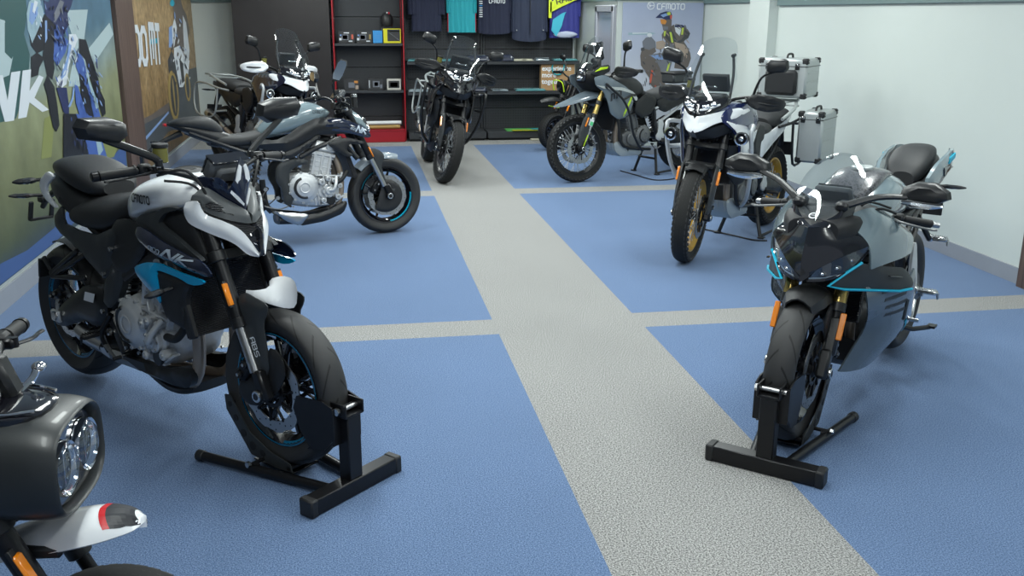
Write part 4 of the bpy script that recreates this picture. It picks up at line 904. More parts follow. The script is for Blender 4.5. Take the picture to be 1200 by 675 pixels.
    g = G('steel'); g.tube([(.52, -.13, .30), (.40, -.17, .36), (.30, -.19, .42)], .026, n=12, m='header_steel'); g.tube([(.30, -.19, .42), (.05, -.20, .52), (-.08, -.20, .57)], [.04, .055, .05], n=16, sm=3, m=o.get('silencer', 'steel')); g.cyl((-.075, -.20, .568), (-.10, -.20, .578), .035, n=16, m='black_satin'); g.pillow(q3((.25, -.25, .50), (.02, -.255, .585), (0, -.255, .54), (.22, -.25, .45)), 'y', .006, .01, m='black_satin'); g.build('silencer', root)
    if o.get('stand') == 'center': center_stand(root)
    else:
        g = G('black_metal'); g.tube([(.55, .12, .30), (.50, .22, .14), (.46, .29, .012)], [.014, .013, .012], n=8, sm=0); g.box((.46, .30, .010), (.075, .05, .012), ch=.003); g.build('side_stand', root)
    # radiator
    g = G('radiator_mesh'); R = Matrix.Rotation(-.30, 3, 'Y'); g.box((1.14, 0, .66), (.035, .28, .30), R=R, ch=.004); g.build('radiator', root)
    # tank and side panels
    g = G(B2); g.body([(.70, .86, .93, .09, 2.6, .4), (.76, .82, 1.00, .13, 2.8), (.86, .80, 1.05, .165, 2.8), (1.00, .82, 1.08, .185, 2.8), (1.14, .88, 1.07, .17, 2.6), (1.26, .93, 1.04, .12, 2.4)], B2, n=30); g.cyl((.98, 0, 1.075), (.98, 0, 1.095), .04, n=24, m='black_satin', ch=.003); g.body([(.82, 1.04, 1.055, .03, 3), (.98, 1.06, 1.085, .06, 3), (1.2, 1.04, 1.07, .07, 3)], 'black_plastic'); g.build('fuel_tank', root)
    if not rally:
        sp = q3((1.43, -.14, .99), (1.40, -.16, 1.05), (1.26, -.19, 1.09), (1.05, -.20, 1.08), (.88, -.19, 1.02), (.78, -.17, .93), (.90, -.20, .88), (1.02, -.225, .80), (1.10, -.235, .66), (1.16, -.225, .60), (1.22, -.215, .66), (1.24, -.215, .80), (1.30, -.20, .90))
        for sd in (-1, 1):
            g = G(); g.pillow(sp, 'y', .015, .010, m=o.get('side', B), edge=.03)
            for pl, mm, off in o.get('side_decals', ()): g.pillow([V((x, -y-off, z)) for x, y, z in pl], 'y', .004, .004, m=mm, rnd=1)
            bv = g.bvh()
            if o.get('text'): 
                p = q3(*o['text'][1]); 
                text_on(g, o['text'][0], p[0], p[1], o['text'][2], o['text'][3], -1, shear=.2, panel=bv)
            (g if sd < 0 else g.mir()).build('side_fairing', root)
        two('radiator_shroud', lambda g: g.pillow(q3((1.24, -.20, .80), (1.28, -.15, .80), (1.24, -.14, .60), (1.14, -.17, .50), (1.06, -.20, .52), (1.05, -.22, .64), (1.12, -.225, .72)), 'y', .01, .012, m='black_plastic', edge=.02), root)
        # beak
        bk = q3((1.57, 0, .905), (1.555, .05, .918), (1.47, .115, .965), (1.37, .17, .985), (1.30, .215, 1.00), (1.25, .235, 1.045), (1.28, .215, 1.065), (1.38, .15, 1.052), (1.46, .10, 1.035), (1.53, .05, 1.02), (1.55, 0, 1.015))
        g = G(o.get('beak', B)); g.pillow(bk, 'x', .010, .008, m=o.get('beak', B), out=1, edge=.02); g.both(); g.build('beak', root)
        g = G('black_plastic'); g.pillow(q3((1.53, 0, .90), (1.45, .10, .94), (1.30, .19, .97), (1.28, .17, .90), (1.38, .10, .86), (1.46, 0, .85)), 'x', .01, .03, m='black_plastic', out=1); g.both(); g.box((1.34, 0, .96), (.22, .2, .12), ch=.03); g.build('nose_base', root)
        # headlight
        g = G('black_gloss'); g.pillow(q3((1.54, 0, 1.02), (1.50, .07, 1.03), (1.42, .14, 1.06), (1.36, .175, 1.10), (1.36, .15, 1.14), (1.44, .09, 1.12), (1.49, 0, 1.11)), 'x', .01, .03, m='black_gloss', out=1); g.both()
        for sg in (-1, 1):
            g.tube([(1.515, sg*.02, 1.055), (1.49, sg*.07, 1.065), (1.42, sg*.125, 1.09)], .007, n=8, m='label_white'); g.ell((1.485, sg*.05, 1.075), (.02, .035, .018), 'lamp_reflector'); g.ell((1.455, sg*.095, 1.092), (.02, .025, .014), 'lamp_reflector')
        g.build('headlight', root)
        # screen
        scr = q3((1.45, 0, 1.10), (1.43, .09, 1.12), (1.36, .185, 1.17), (1.31, .195, 1.26), (1.27, .16, 1.34), (1.21, .145, 1.42), (1.175, .12, 1.50), (1.16, .05, 1.525), (1.16, 0, 1.527))
        top = o.get('screen_h', 1.0); scr = [V((p.x, p.y, 1.10+(p.z-1.10)*top)) for p in scr]
        full = scr+[V((p.x, -p.y, p.z)) for p in scr[-2:0:-1]]
        g = G('clear_screen'); g.pillow(full, 'x', .035, .004, m='clear_screen', out=1, rnd=2, soft=True); sc_ = g.build('windscreen', root)
        for sg in (-1, 1):
            k = G('black_plastic'); k.tube([(1.32, sg*.15, 1.12), (1.25, sg*.14, 1.28), (1.205, sg*.115, 1.405)], .010, n=8, sm=3); k.cyl((1.22, sg*.115, 1.405), (1.185, sg*.115, 1.41), .013, n=10); k.build('screen_bracket', sc_)
        k = G('chrome'); k.bar((1.34, -.06, 1.2), (1.34, .06, 1.2), .01, .012); k.build('screen_clamp', sc_)
        g = G('black_plastic'); R = Matrix.Rotation(.35, 3, 'Y'); g.box((1.20, 0, 1.22), (.03, .20, .13), R=R, ch=.012); g.box((1.183, 0, 1.227), (.006, .185, .115), R=R, ch=.002, m='screen_dark'); g.box((1.27, 0, 1.12), (.14, .22, .06), ch=.02); g.build('instrument_panel', root)
        # crash bars with spot lamps
        cm = o.get('bars', 'silver_matte')
        tubes('crash_bar', [[(.98, .16, .88), (1.12, .24, .92), (1.26, .31, .945), (1.30, .315, .90), (1.28, .315, .80), (1.26, .31, .765), (1.15, .26, .76)], [(1.28, .315, .79), (1.22, .30, .62), (1.10, .24, .42), (.98, .16, .33)]], .0155, cm, root)
        if o.get('spots', True):
            for sg in (-1, 1):
                g = G('black_plastic'); c = V((1.345, sg*.262, .862)); g.cyl(c-V((.05, 0, 0)), c, .040, .047, n=24, ch=.004); g.lathe([(.047, 0), (.047, .006), (.038, .007), (.036, 0)], c, (1, 0, 0), n=28, m='chrome', closed=True); g.cyl(c-V((.01, 0, 0)), c+V((.001, 0, 0)), .035, n=24, m='black_gloss'); g.ell(c+V((.002, 0, 0)), (.008, .018, .018), 'lamp_reflector'); g.bar(c-V((.04, 0, 0)), V((1.28, sg*.31, .86)), .015); g.build('spot_lamp', root)
        two('engine_side_cover', lambda g: g.pillow(q3((.58, -.15, .80), (.60, -.16, .88), (.74, -.17, .90), (.86, -.18, .84), (.84, -.17, .72), (.70, -.15, .62), (.60, -.14, .66)), 'y', .012, .01, m='black_plastic', edge=.03), root)
    else:
        M_ = Tr(MTP, {'M': (630, 30, 3.375), 'N': (700, 60, 4.217), 'O': (630, 35, 3.645)})
        sp = M_('M', [(225, 205), (262, 195), (300, 212), (345, 238), (372, 262), (380, 300), (370, 332), (352, 362), (320, 372), (290, 350), (278, 300), (262, 262), (232, 238)], y=.20)
        for sd in (-1, 1):
            g = G(); g.pillow(sp, 'y', .010, .010, m=B, edge=.03, out=1); bv = g.bvh(); Lp = M_('M', [(372, 268), (378, 275), (352, 352), (338, 362), (336, 350)], y=.20); K_ = 8
            for i in range(K_):
                e0, e1 = [(Lp[0].lerp(Lp[4], t), Lp[1].lerp(Lp[3], t)) for t in (i/K_, (i+1)/K_)]; P_ = []
                for p_ in (e0[0], e0[1], e1[1], e1[0]):
                    h = bv.ray_cast(V((p_.x, 1, p_.z)), V((0, -1, 0))); P_.append(h[0]+V((0, .002, 0)) if h[0] is not None else p_)
                g.add(P_, [(0, 1, 2, 3)], 'lime')
            p = M_('M', [(300, 298), (352, 272)], y=.24); text_on(g, 'MT', p[0], p[1], .06, 'text_dark', 1, wt=.26, shear=.2, panel=bv)
            (g if sd > 0 else g.mir()).build('side_fairing', root)
        two('tank_trim', lambda g: g.mir().pillow(M_('M', [(232, 236), (262, 240), (340, 245), (380, 262), (398, 290), (388, 300), (372, 268), (330, 256), (262, 250)], y=.215), 'y', .006, .01, m='silver', out=1), root)
        bkp = M_('M', [(82, 322), (110, 298), (150, 276), (205, 262), (262, 262), (285, 272), (240, 290), (190, 296), (120, 318)], y=0); bk2 = []
        for p in bkp: bk2.append(p)
        rings = []
        for x, z0, z1, w in ((1.795, .770, .785, .012), (1.72, .775, .815, .045), (1.62, .795, .850, .075), (1.50, .820, .895, .095), (1.36, .845, .935, .11), (1.22, .85, .95, .115)):
            rings.append([V((x, w*t, z0+(z1-z0)*e)) for t, e in ((-1, .0), (-.9, .35), (-.5, .75), (0, 1), (.5, .75), (.9, .35), (1, 0), (.9, -.05), (.5, .5), (0, .75), (-.5, .5), (-.9, -.05))])
        g = G(B); g.loft(rings, sm=4); g.build('beak', root, S=S)
        g = G('black_plastic'); g.body([(1.14, .90, 1.06, .12, 3), (1.30, .90, 1.10, .13, 3), (1.42, .93, 1.12, .12, 3), (1.50, 1.0, 1.12, .09, 3)], 'black_plastic'); g.both(); g.build('nose_base', root)
        g = G('black_gloss'); g.box((1.49, 0, 1.09), (.05, .14, .14), ch=.02, R=Matrix.Rotation(-.25, 3, 'Y'))
        for z in (1.055, 1.12): g.ell((1.52-.02*(z > 1.1), 0, z), (.02, .045, .022), 'lamp_reflector')
        g.build('headlight', root)
        scr = q3((1.51, 0, 1.15), (1.48, .08, 1.15), (1.40, .135, 1.18), (1.36, .13, 1.28), (1.32, .11, 1.40), (1.30, .06, 1.45), (1.30, 0, 1.455)); full = scr+mirp(scr)[-2:0:-1]
        g = G('clear_screen'); g.pillow(full, 'x', .03, .004, m='clear_screen', out=1, rnd=2, soft=True); sc_ = g.build('windscreen', root)
        two('screen_trim', lambda g: g.pillow(q3((1.47, -.10, 1.10), (1.38, -.135, 1.17), (1.25, -.14, 1.19), (1.22, -.13, 1.12), (1.36, -.13, 1.07)), 'y', .006, .01, m='dark_grey_paint').pillow(q3((1.43, -.135, 1.12), (1.36, -.145, 1.16), (1.27, -.148, 1.165), (1.28, -.145, 1.145), (1.36, -.145, 1.135)), 'y', .002, .008, m='lime', rnd=0), root)
        for sg in (-1, 1): k = G('black_plastic'); k.tube([(1.36, sg*.10, 1.12), (1.32, sg*.10, 1.30), (1.29, sg*.07, 1.40)], .009, n=8, sm=3); k.build('screen_bracket', sc_)
        g = G('black_plastic'); R = Matrix.Rotation(.25, 3, 'Y'); g.box((1.27, 0, 1.31), (.03, .10, .17), R=R, ch=.012); g.box((1.252, 0, 1.315), (.006, .088, .155), R=R, ch=.002, m='screen_dark'); g.box((1.29, 0, 1.18), (.06, .10, .12), ch=.02); g.tube([(1.30, -.05, 1.38), (1.28, .05, 1.40)], .012, n=8); g.build('instrument_panel', root)
        tubes('crash_bar', [[(1.20, .17, .93), (1.35, .22, 1.0), (1.30, .25, .95), (1.16, .27, .84), (1.06, .27, .68), (.98, .24, .50), (.86, .2, .36), (.74, .15, .28)], [(1.16, .27, .84), (1.02, .25, .88), (.90, .18, .86)]], .013, 'black_satin', root)
        two('engine_side_cover', lambda g: g.pillow(q3((.56, -.15, .78), (.60, -.155, .84), (.74, -.17, .88), (.90, -.19, .80), (.92, -.19, .70), (.78, -.16, .62), (.62, -.14, .66)), 'y', .012, .01, m='black_plastic', edge=.03), root)
    # seats
    if rally:
        g = G('seat_leather'); g.body([(-.02, .86, .90, .08, 2.6), (.08, .82, .93, .12, 2.8), (.28, .80, .935, .135, 2.8), (.42, .79, .90, .14, 2.8), (.54, .77, .87, .145, 2.8), (.68, .78, .90, .14, 2.6), (.80, .84, .98, .12, 2.6), (.88, .90, 1.03, .10, 2.4), (.92, .94, 1.02, .07, 2.2)], n=26); g.build('seat', root)
    else:
        g = G('seat_leather'); g.body([(.34, .79, .86, .12, 2.6), (.40, .785, .885, .145, 2.8), (.52, .78, .875, .155, 2.8), (.64, .79, .88, .145, 2.8), (.74, .82, .91, .11, 2.6), (.79, .85, .93, .08, 2.4)], n=26); g.build('seat', root)
        g = G('seat_leather'); g.body([(-.10, .88, .93, .09, 2.6), (-.02, .86, .965, .14, 2.8), (.14, .83, .955, .155, 2.8), (.28, .82, .94, .15, 2.8), (.37, .82, .91, .11, 2.6)], n=26); g.build('pillion_seat', root)
    tl = q3((.55, -.145, .80), (.30, -.15, .835), (.05, -.14, .895), (-.12, -.12, .93), (-.16, -.11, .90), (-.10, -.12, .85), (.15, -.14, .75), (.42, -.14, .66), (.52, -.14, .70))
    if o.get('long_tail'): tl = q3((.76, -.155, .84), (.72, -.16, .80), (.45, -.155, .815), (.20, -.155, .855), (.0, -.14, .895), (-.12, -.12, .92), (-.14, -.12, .88), (.10, -.145, .79), (.35, -.15, .72), (.62, -.15, .62), (.70, -.155, .68))
    two('tail_panel', lambda g: g.pillow(tl, 'y', .014, .010, m=o.get('tail', B), edge=.03), root)
    g = G('black_plastic'); g.body([(-.20, .86, .90, .05, 3), (-.1, .80, .90, .10, 3), (.2, .74, .88, .12, 3), (.5, .68, .80, .11, 3)], 'black_plastic'); g.tube([(-.15, 0, .85), (-.26, 0, .72), (-.30, 0, .62)], [.05, .03, .02], n=8, flat=.4); g.box((-.32, 0, .60), (.012, .18, .11), ch=.003); g.box((-.205, 0, .88), (.02, .12, .035), m='red_paint', ch=.006); g.build('tail_section', root)
    for sg in (-1, 1): indicator(root, (-.20, .06, .82), (-.24, .20, .82), sg)
    # rack
    if o.get('rack', True):
        rm = o.get('rackm', 'aluminium_panel'); g = G(rm)
        for sg in (-1, 1): g.tube([(.30, sg*.19, .90), (.05, sg*.20, .965), (-.20, sg*.13, 1.0), (-.34, sg*.10, 1.0)], .013, n=8, sm=4)
        g.box((-.20, 0, 1.0), (.30, .22, .012), ch=.004); g.bar((-.08, -.19, .975), (-.08, .19, .975), .02, .012); g.build('luggage_rack', root)
    if o.get('frames'):                     # tubular pannier frames
        tubes('pannier_frame', [[(.32, .17, .84), (.20, .24, .86), (-.05, .26, .90), (-.26, .26, .88), (-.30, .26, .70), (-.22, .26, .56), (.05, .26, .53), (.16, .24, .60), (.20, .24, .86)], [(.16, .24, .60), (.28, .17, .62)], [(-.26, .26, .88), (-.28, .12, .90)]], .011, 'aluminium_panel', root)
    if o.get('tailbox'):
        g = G('black_plastic'); g.box((.12, 0, 1.01), (.30, .20, .11), ch=.02, m='dark_grey_paint'); g.box((.12, 0, 1.062), (.31, .21, .03), ch=.01); g.build('tail_bag', root)
    if o.get('cases'):
        t, W = alu_case(root, (-.26, .03, 1.185), (.34, .40, .31)); k = G('black_plastic'); k.box(W(.185, 0, -.03), (.05, .26, .20), ch=.03); k.build('backrest', t)
        for sg in (-1, 1): alu_case(root, (-.14, sg*.335, .745), (.38, .20, .40))
        tubes('pannier_frame', [[(.30, .17, .84), (.14, .215, .86), (-.20, .22, .88), (-.32, .22, .75), (-.22, .22, .56), (.05, .22, .53), (.10, .215, .86)]], .011, 'black_satin', root)
    # bars
    bz = 1.10 if not rally else 1.08
    hb = handlebar(pose, root, (1.13, 0, bz-.03), (1.07, .28, bz+.03), (1.02, .41, bz+.02), rise=[(1.13, .05, bz-.03), (1.14, .10, bz+.01), (1.11, .19, bz+.035)], reservoir=o.get('res', True))
    hgm = o.get('guards', 'black_plastic')
    if hgm:
        for sg in (-1, 1):
            ps = [V((x, sg*y, z)) for x, y, z in ((1.19, .195, bz+.035), (1.20, .255, bz+.075), (1.175, .36, bz+.070), (1.12, .44, bz+.045), (1.07, .46, bz+.015), (1.10, .44, bz-.03), (1.17, .35, bz-.045), (1.20, .255, bz-.03), (1.19, .20, bz+.005))]
            g = G(hgm); g.pillow(ps, 'x', .016, .010, m=hgm, out=1, edge=.02); h = g.build('hand_guard', root, S=S); k = G('black_satin'); k.tube([(1.12, sg*.18, bz+.03), (1.185, sg*.22, bz+.02), (1.18, sg*.36, bz+.01), (1.08, sg*.44, bz+.01), (1.03, sg*.43, bz+.02)], .008, n=8, sm=4); k.build('guard_mount', h)
    for sg, c_ in zip((-1, 1), o.get('mir', ((1.13, .37, bz+.27), (1.13, .37, bz+.27)))): mirror(pose, root, (1.09, .225, bz+.04), (1.11, .27, bz+.18), c_, (.155, .095, .045), sg, shape='round2', face=V((-1, .15, 0)))
    for sg in (-1, 1): indicator(root, (1.36, .18, .92) if not rally else (1.36, .12, 1.02), (1.38, .27, .95) if not rally else (1.37, .21, 1.02), sg, r=.015) if not o.get('spots', True) or rally else None
    cb = Cables()
    for sg in (-1, 1): cb.tube([(1.09, sg*.20, bz), (1.20, sg*.14, bz-.02), (1.20, sg*.08, bz-.14), (1.20, sg*.09, .85)], .0055, n=6)
    cb.tube([(1.25, -.09, .80), (1.40, -.12, .62), (wb-.06, -.12, .45)], .005, n=6); cb.build('cables', root, S=S)
    return root
MTP = Pose(2.265, 9.61, -2.663, 1.53, 0, -.177)
# ------------------------------------------------------------------ grey naked bike seen from its side
def grey_naked(name, pose, label, lean=0):
    root = empty(name, pose.O, pose.h); root.rotation_euler = (lean, 0, pose.h); tag(root, label, 'motorcycle')
    S = pose.S; c0, c1 = (0, 0, .315), (1.468, 0, .30)
    T = Tr(pose, {'P': (200, 100, 3.973), 'Q': (380, 100, 3.55), 'R': (340, 80, 6.133), 'U': (380, 130, 10)})
    wheel(root, c1, .30, .12, .216, 'street', stripe='cyan_stripe', discs=(-.062, .062), dr=.16, S=S, ring=False); wheel(root, c0, .315, .18, .216, 'street', stripe='cyan_stripe', discs=(-.085,), dr=.115, sprocket=.09, ring=False)
    fork(pose, root, 1.468, .30, .105, .97, zsplit=.60, refl_z=.65)
    for y in (-.085, .085): caliper(root, c1, 2.5, y, S=S)
    caliper(root, c0, 2.0, -.095, sc=.75)
    rings = []
    for i in range(10):
        a = radians(135-i*7.5); w = .072 if i < 6 else .072-(i-5)*.010; R = .318
        rings.append([V((c1[0]+(R+e)*cos(a), w*t, c1[2]+(R+e)*sin(a))) for t, e in ((-1, -.03), (-.85, -.006), (-.4, .010), (0, .016), (.4, .010), (.85, -.006), (1, -.03), (.95, -.034), (.8, -.012), (.4, .004), (0, .010), (-.4, .004), (-.8, -.012), (-.95, -.034))])
    g = G('white_paint'); g.loft(rings, 'pale_grey_paint', sm=2); g.build('fender', root, S=S)
    two('fork_guard', lambda g: g.pillow(T('Q', [(185, 272), (215, 266), (245, 278), (262, 300), (245, 340), (262, 400), (285, 440), (300, 400), (310, 440), (290, 470), (250, 450), (225, 380), (210, 310)], y=-.088, st=True), 'y', .01, .006, m='dark_grey_paint', edge=.02), root, S)
    two('brake_duct', lambda g: g.pillow([V((1.468+.14*cos(a)-.02, -.082, .30+.13*sin(a))) for a in [radians(k) for k in range(-130, 100, 15)]], 'y', .012, .005, m='black_plastic', edge=.03), root, S)
    g = G('black_satin'); g.pillow(q3((-.05, -.125, .31), (-.02, -.125, .37), (.15, -.125, .42), (.32, -.12, .50), (.47, -.12, .48), (.49, -.12, .40), (.40, -.12, .34), (.20, -.125, .33), (.02, -.125, .27)), 'y', .02, .045, m='black_satin', edge=.04); g.both(); g.box((.42, 0, .42), (.12, .2, .10), ch=.02); g.cyl((0, -.15, .315), (0, .15, .315), .016, n=14, m='silver'); g.build('swingarm', root)
    g = G('black_satin'); spr = T('P', [(500, 400), (515, 372), (560, 350), (640, 352), (655, 372), (600, 385), (560, 410), (560, 470), (580, 530), (565, 575), (535, 560), (528, 500), (498, 450)], y=-.13)
    g.pillow(spr, 'y', .012, .03, m='dark_grey_paint', edge=.02); g.both()
    for yy in (-.12, .12):
        g.tube([(.52, yy, .66), (.75, yy, .74), (.95, yy, .82), (1.12, yy*.5, .88)], .022, n=8, sm=4); g.tube(T('P', [(610, 345, yy), (690, 300, yy), (800, 255, yy), (880, 350, yy)]), .020, n=8, sm=0) if yy < 0 else None
        g.tube([(.50, yy, .66), (.25, yy, .76), (.02, yy*.7, .86)], .016, n=8, sm=3); g.tube([(.49, yy, .50), (.50, yy, .33), (.54, yy, .26)], .022, n=8)
    g.cyl(pose.stem(.80), pose.stem(.95), .035, n=16); g.bolt((.585, -.15, .36), r=.016, m='silver'); g.bolt((.50, -.15, .43), r=.016, m='silver'); g.build('frame', root)
    mono_shock(root, (.42, 0, .38), (.52, 0, .68)); chain(root, (0, 0, .315), .10, (.52, 0, .40), .045, .09)
    engine(root, (.87, 0, .40), 1.0); headers(root, (.86, 0, .40), 1.0, low=.19, exit_=(.6, -.03, .20))
    g = G('black_satin'); g.pillow(T('P', [(640, 610), (700, 600), (750, 580), (822, 542), (828, 560), (808, 602), (720, 640), (605, 662), (620, 640)], y=-.115), 'y', .014, .03, m='black_satin', edge=.03)
    g.pillow(T('P', [(478, 590), (520, 598), (640, 606), (652, 615), (604, 662), (540, 640)], y=-.117), 'y', .012, .03, m='steel', edge=.03); g.both(); g.body([(.60, .15, .22, .10, 3), (.85, .14, .22, .11, 3), (1.02, .18, .24, .09, 3)]); g.build('belly_pan', root)
    g = G('steel'); g.tube([(.45, -.10, .22), (.30, -.11, .25), (.20, -.115, .28)], [.04, .045, .04], n=16); g.build('silencer', root)
    for sg in (-1, 1): peg(root, (.46, .16, .36), sg); G('black_metal').tube([(.52, sg*.14, .44), (.46, sg*.16, .36), (.48, sg*.15, .28)], .013, n=8).build('peg_bracket', root)
    pedal(root, (.48, .16, .31), (.58, .17, .28), (.66, .18, .30), -1); pedal(root, (.48, .16, .31), (.58, .17, .28), (.66, .18, .33), 1)
    g = G('black_metal'); g.tube([(.55, .12, .28), (.50, .23, .13), (.46, .30, .01)], [.013, .012, .012], n=8, sm=0); g.box((.46, .31, .012), (.07, .045, .010)); g.build('side_stand', root)
    g = G('radiator_mesh'); g.box((1.15, 0, .60), (.035, .30, .28), R=Matrix.Rotation(-.32, 3, 'Y'), ch=.004); g.tube([(1.13, -.14, .52), (1.08, -.15, .46), (1.0, -.14, .42)], .016, n=10, m='rubber'); g.build('radiator', root)
    # bodywork
    g = G('grey_blue_paint'); g.body([(.50, .80, .86, .09, 2.6, .5), (.55, .79, .92, .13, 2.8, .5), (.65, .80, .985, .155, 2.8, .45), (.80, .83, 1.045, .165, 2.6, .4), (.93, .88, 1.035, .15, 2.6, .4), (1.02, .92, .99, .11, 2.4, .4), (1.05, .94, .97, .07, 2.2)], 'grey_blue_paint', n=32); bv = g.bvh()
    p = T('P', [(672, 140), (738, 139)], y=-.13); text_on(g, 'CFMOTO', p[0], p[1], .02, 'text_dark', -1, panel=bv)
    g.cyl((.80, 0, 1.035), (.80, 0, 1.058), .038, n=24, m='black_satin', ch=.003); g.build('fuel_tank', root)
    two('side_arch', lambda g: g.pillow(T('P', [(380, 265), (440, 262), (500, 268), (560, 240), (620, 195), (680, 165), (760, 158), (860, 172), (860, 235), (700, 240), (640, 280), (575, 320), (520, 318), (440, 310), (390, 290)], y=-.155), 'y', .022, .012, m='black_satin', edge=.04), root)
    two('air_duct', lambda g: g.pillow(T('P', [(530, 330), (600, 300), (700, 238), (716, 252), (640, 305), (590, 345), (545, 360)], y=-.16), 'y', .014, .02, m='black_plastic', edge=.02), root)
    nv = T('R', [(240, 400), (330, 378), (400, 376), (430, 392), (500, 415), (560, 445), (597, 478), (603, 512), (570, 518), (500, 496), (420, 478), (330, 470), (240, 468)], y=-.165); a = G(); a.pillow(nv, 'y', .012, .01, m='navy_gloss', edge=.02); bv = a.bvh(); lf = a.mir(); bl = lf.bvh(); e = T('R', [(452, 452), (488, 466), (492, 470), (572, 492)], y=-.17)
    text_on(a, '800', e[0], e[1], .016, 'text_silver', -1, panel=bv, shear=.3, wt=.2); text_on(a, 'NK', e[2], e[3], .045, 'text_silver', -1, panel=bv, shear=.3, wt=.24); f = mirp(e); text_on(lf, 'NK', f[3], f[2], .045, 'text_silver', 1, panel=bl, shear=.3, wt=.24)
    a.build('tank_shroud', root); lf.build('tank_shroud', root)
    two('radiator_shroud', lambda g: g.pillow(T('R', [(285, 560), (350, 530), (430, 515), (560, 545), (540, 565), (440, 560), (420, 610), (480, 640), (430, 660), (340, 600)], y=-.17), 'y', .01, .02, m='black_plastic', edge=.02), root)
    two('headlight_cowl', lambda g: g.pillow([V((p.x, y, p.z)) for p, y in zip(T('R', [(412, 318), (425, 296), (465, 300), (530, 345), (575, 395), (600, 450), (600, 476), (560, 440), (500, 412), (440, 392)], y=-.06, st=True), (-.09, -.07, -.05, -.035, -.02, -.01, -.02, -.06, -.09, -.10))], 'y', .03, .01, m='grey_blue_paint', edge=.05), root, S)
    g = G('black_gloss'); g.box((1.27, 0, .86), (.14, .12, .14), ch=.03, R=Matrix.Rotation(.5, 3, 'Y')); g.ell((1.36, 0, .82), (.02, .04, .03), 'lamp_reflector'); g.build('headlight', root, S=S)
    g = G('black_satin'); g.pillow([V((x, y, z)) for x, y, z in ((1.15, -.09, 1.0), (1.20, -.06, 1.04), (1.19, 0, 1.09), (1.19, .06, 1.04), (1.15, .09, 1.0), (1.25, .06, .98), (1.27, 0, .98), (1.25, -.06, .98))], 'x', .01, .006, m='smoke_screen', out=1); g.build('fly_screen', root, S=S)
    g = G('grey_plastic'); g.box((1.15, 0, 1.08), (.04, .16, .09), R=Matrix.Rotation(.6, 3, 'Y'), ch=.012); g.box((1.128, 0, 1.092), (.006, .145, .075), R=Matrix.Rotation(.6, 3, 'Y'), ch=.002, m='screen_dark'); g.build('instrument_panel', root, S=S)
    g = G('seat_leather'); g.body([(.16, .76, .82, .09, 2.6), (.22, .745, .84, .12, 2.8), (.36, .735, .835, .135, 2.8), (.48, .75, .85, .125, 2.6), (.56, .79, .87, .09, 2.4)], n=26); g.build('seat', root)
    g = G('seat_leather'); g.body([(-.10, .915, .94, .06, 2.4), (-.04, .895, .960, .10, 2.6), (.08, .87, .972, .12, 2.8), (.18, .84, .958, .115, 2.6), (.25, .80, .90, .08, 2.4)], n=26); g.build('pillion_seat', root)
    g = G('black_gloss'); g.body([(-.12, .915, .935, .05, 3), (-.02, .87, .925, .09, 3), (.12, .80, .90, .11, 3), (.25, .74, .86, .115, 3), (.40, .70, .80, .11, 3), (.5, .68, .80, .09, 3)], 'black_satin'); g.box((-.125, 0, .92), (.02, .09, .02), m='red_paint', ch=.004); g.build('tail_section', root)
    g = G('black_plastic'); g.tube([(-.02, 0, .86), (-.20, 0, .78), (-.28, 0, .70)], [.022, .014, .012], n=8); g.box((-.30, 0, .66), (.012, .17, .10), ch=.004); g.build('plate_bracket', root)
    for sg in (-1, 1): indicator(root, (-.18, .03, .80), (-.21, .16, .80), sg)
    hb = handlebar(pose, root, (1.12, 0, 1.02), (1.055, .28, 1.06), (1.02, .40, 1.05), rise=[(1.12, .05, 1.02), (1.125, .10, 1.04), (1.105, .19, 1.06)], reservoir=False)
    g = G('black_plastic'); rc = T('R', [(487, 240)], y=0, st=True)[0]; g.cyl(rc-V((0, 0, .05)), rc+V((0, 0, .03)), .022, n=16, m='black_satin', ch=.003); g.cyl(rc+V((0, 0, .03)), rc+V((0, 0, .055)), .024, n=16, m='silver', ch=.003); g.tube([rc-V((0, 0, .04)), (1.15, 0, 1.04)], .01, n=6, sm=0); g.build('brake_reservoir', hb)
    mp = T('R', [(390, 50)], y=-.28, st=True)[0]; mirror(pose, root, (1.06, .20, 1.07), (1.03, .25, 1.16), (mp.x, .28, mp.z+.01), (.075, .17, .04), -1, shape='round2', face=V((-.35, 1, .1)), tilt=-.45); mirror(pose, root, (1.06, .20, 1.07), (1.06, .26, 1.16), (1.06, .33, 1.23), (.14, .08, .04), 1, shape='hex')
    cb = Cables()
    for sg in (-1, 1): cb.tube([(1.09, sg*.22, 1.05), (1.18, sg*.16, 1.06), (1.20, sg*.10, .98), (1.17, sg*.07, .88)], .0055, n=6)
    cb.tube([(1.24, -.08, .75), (1.33, -.11, .60), (1.36, -.10, .42)], .005, n=6); cb.tube([(1.1, -.15, 1.04), (1.2, -.08, 1.0), (1.14, -.09, .9), (1.08, -.12, .84)], .006, n=6); cb.build('cables', root, S=S)
    return root

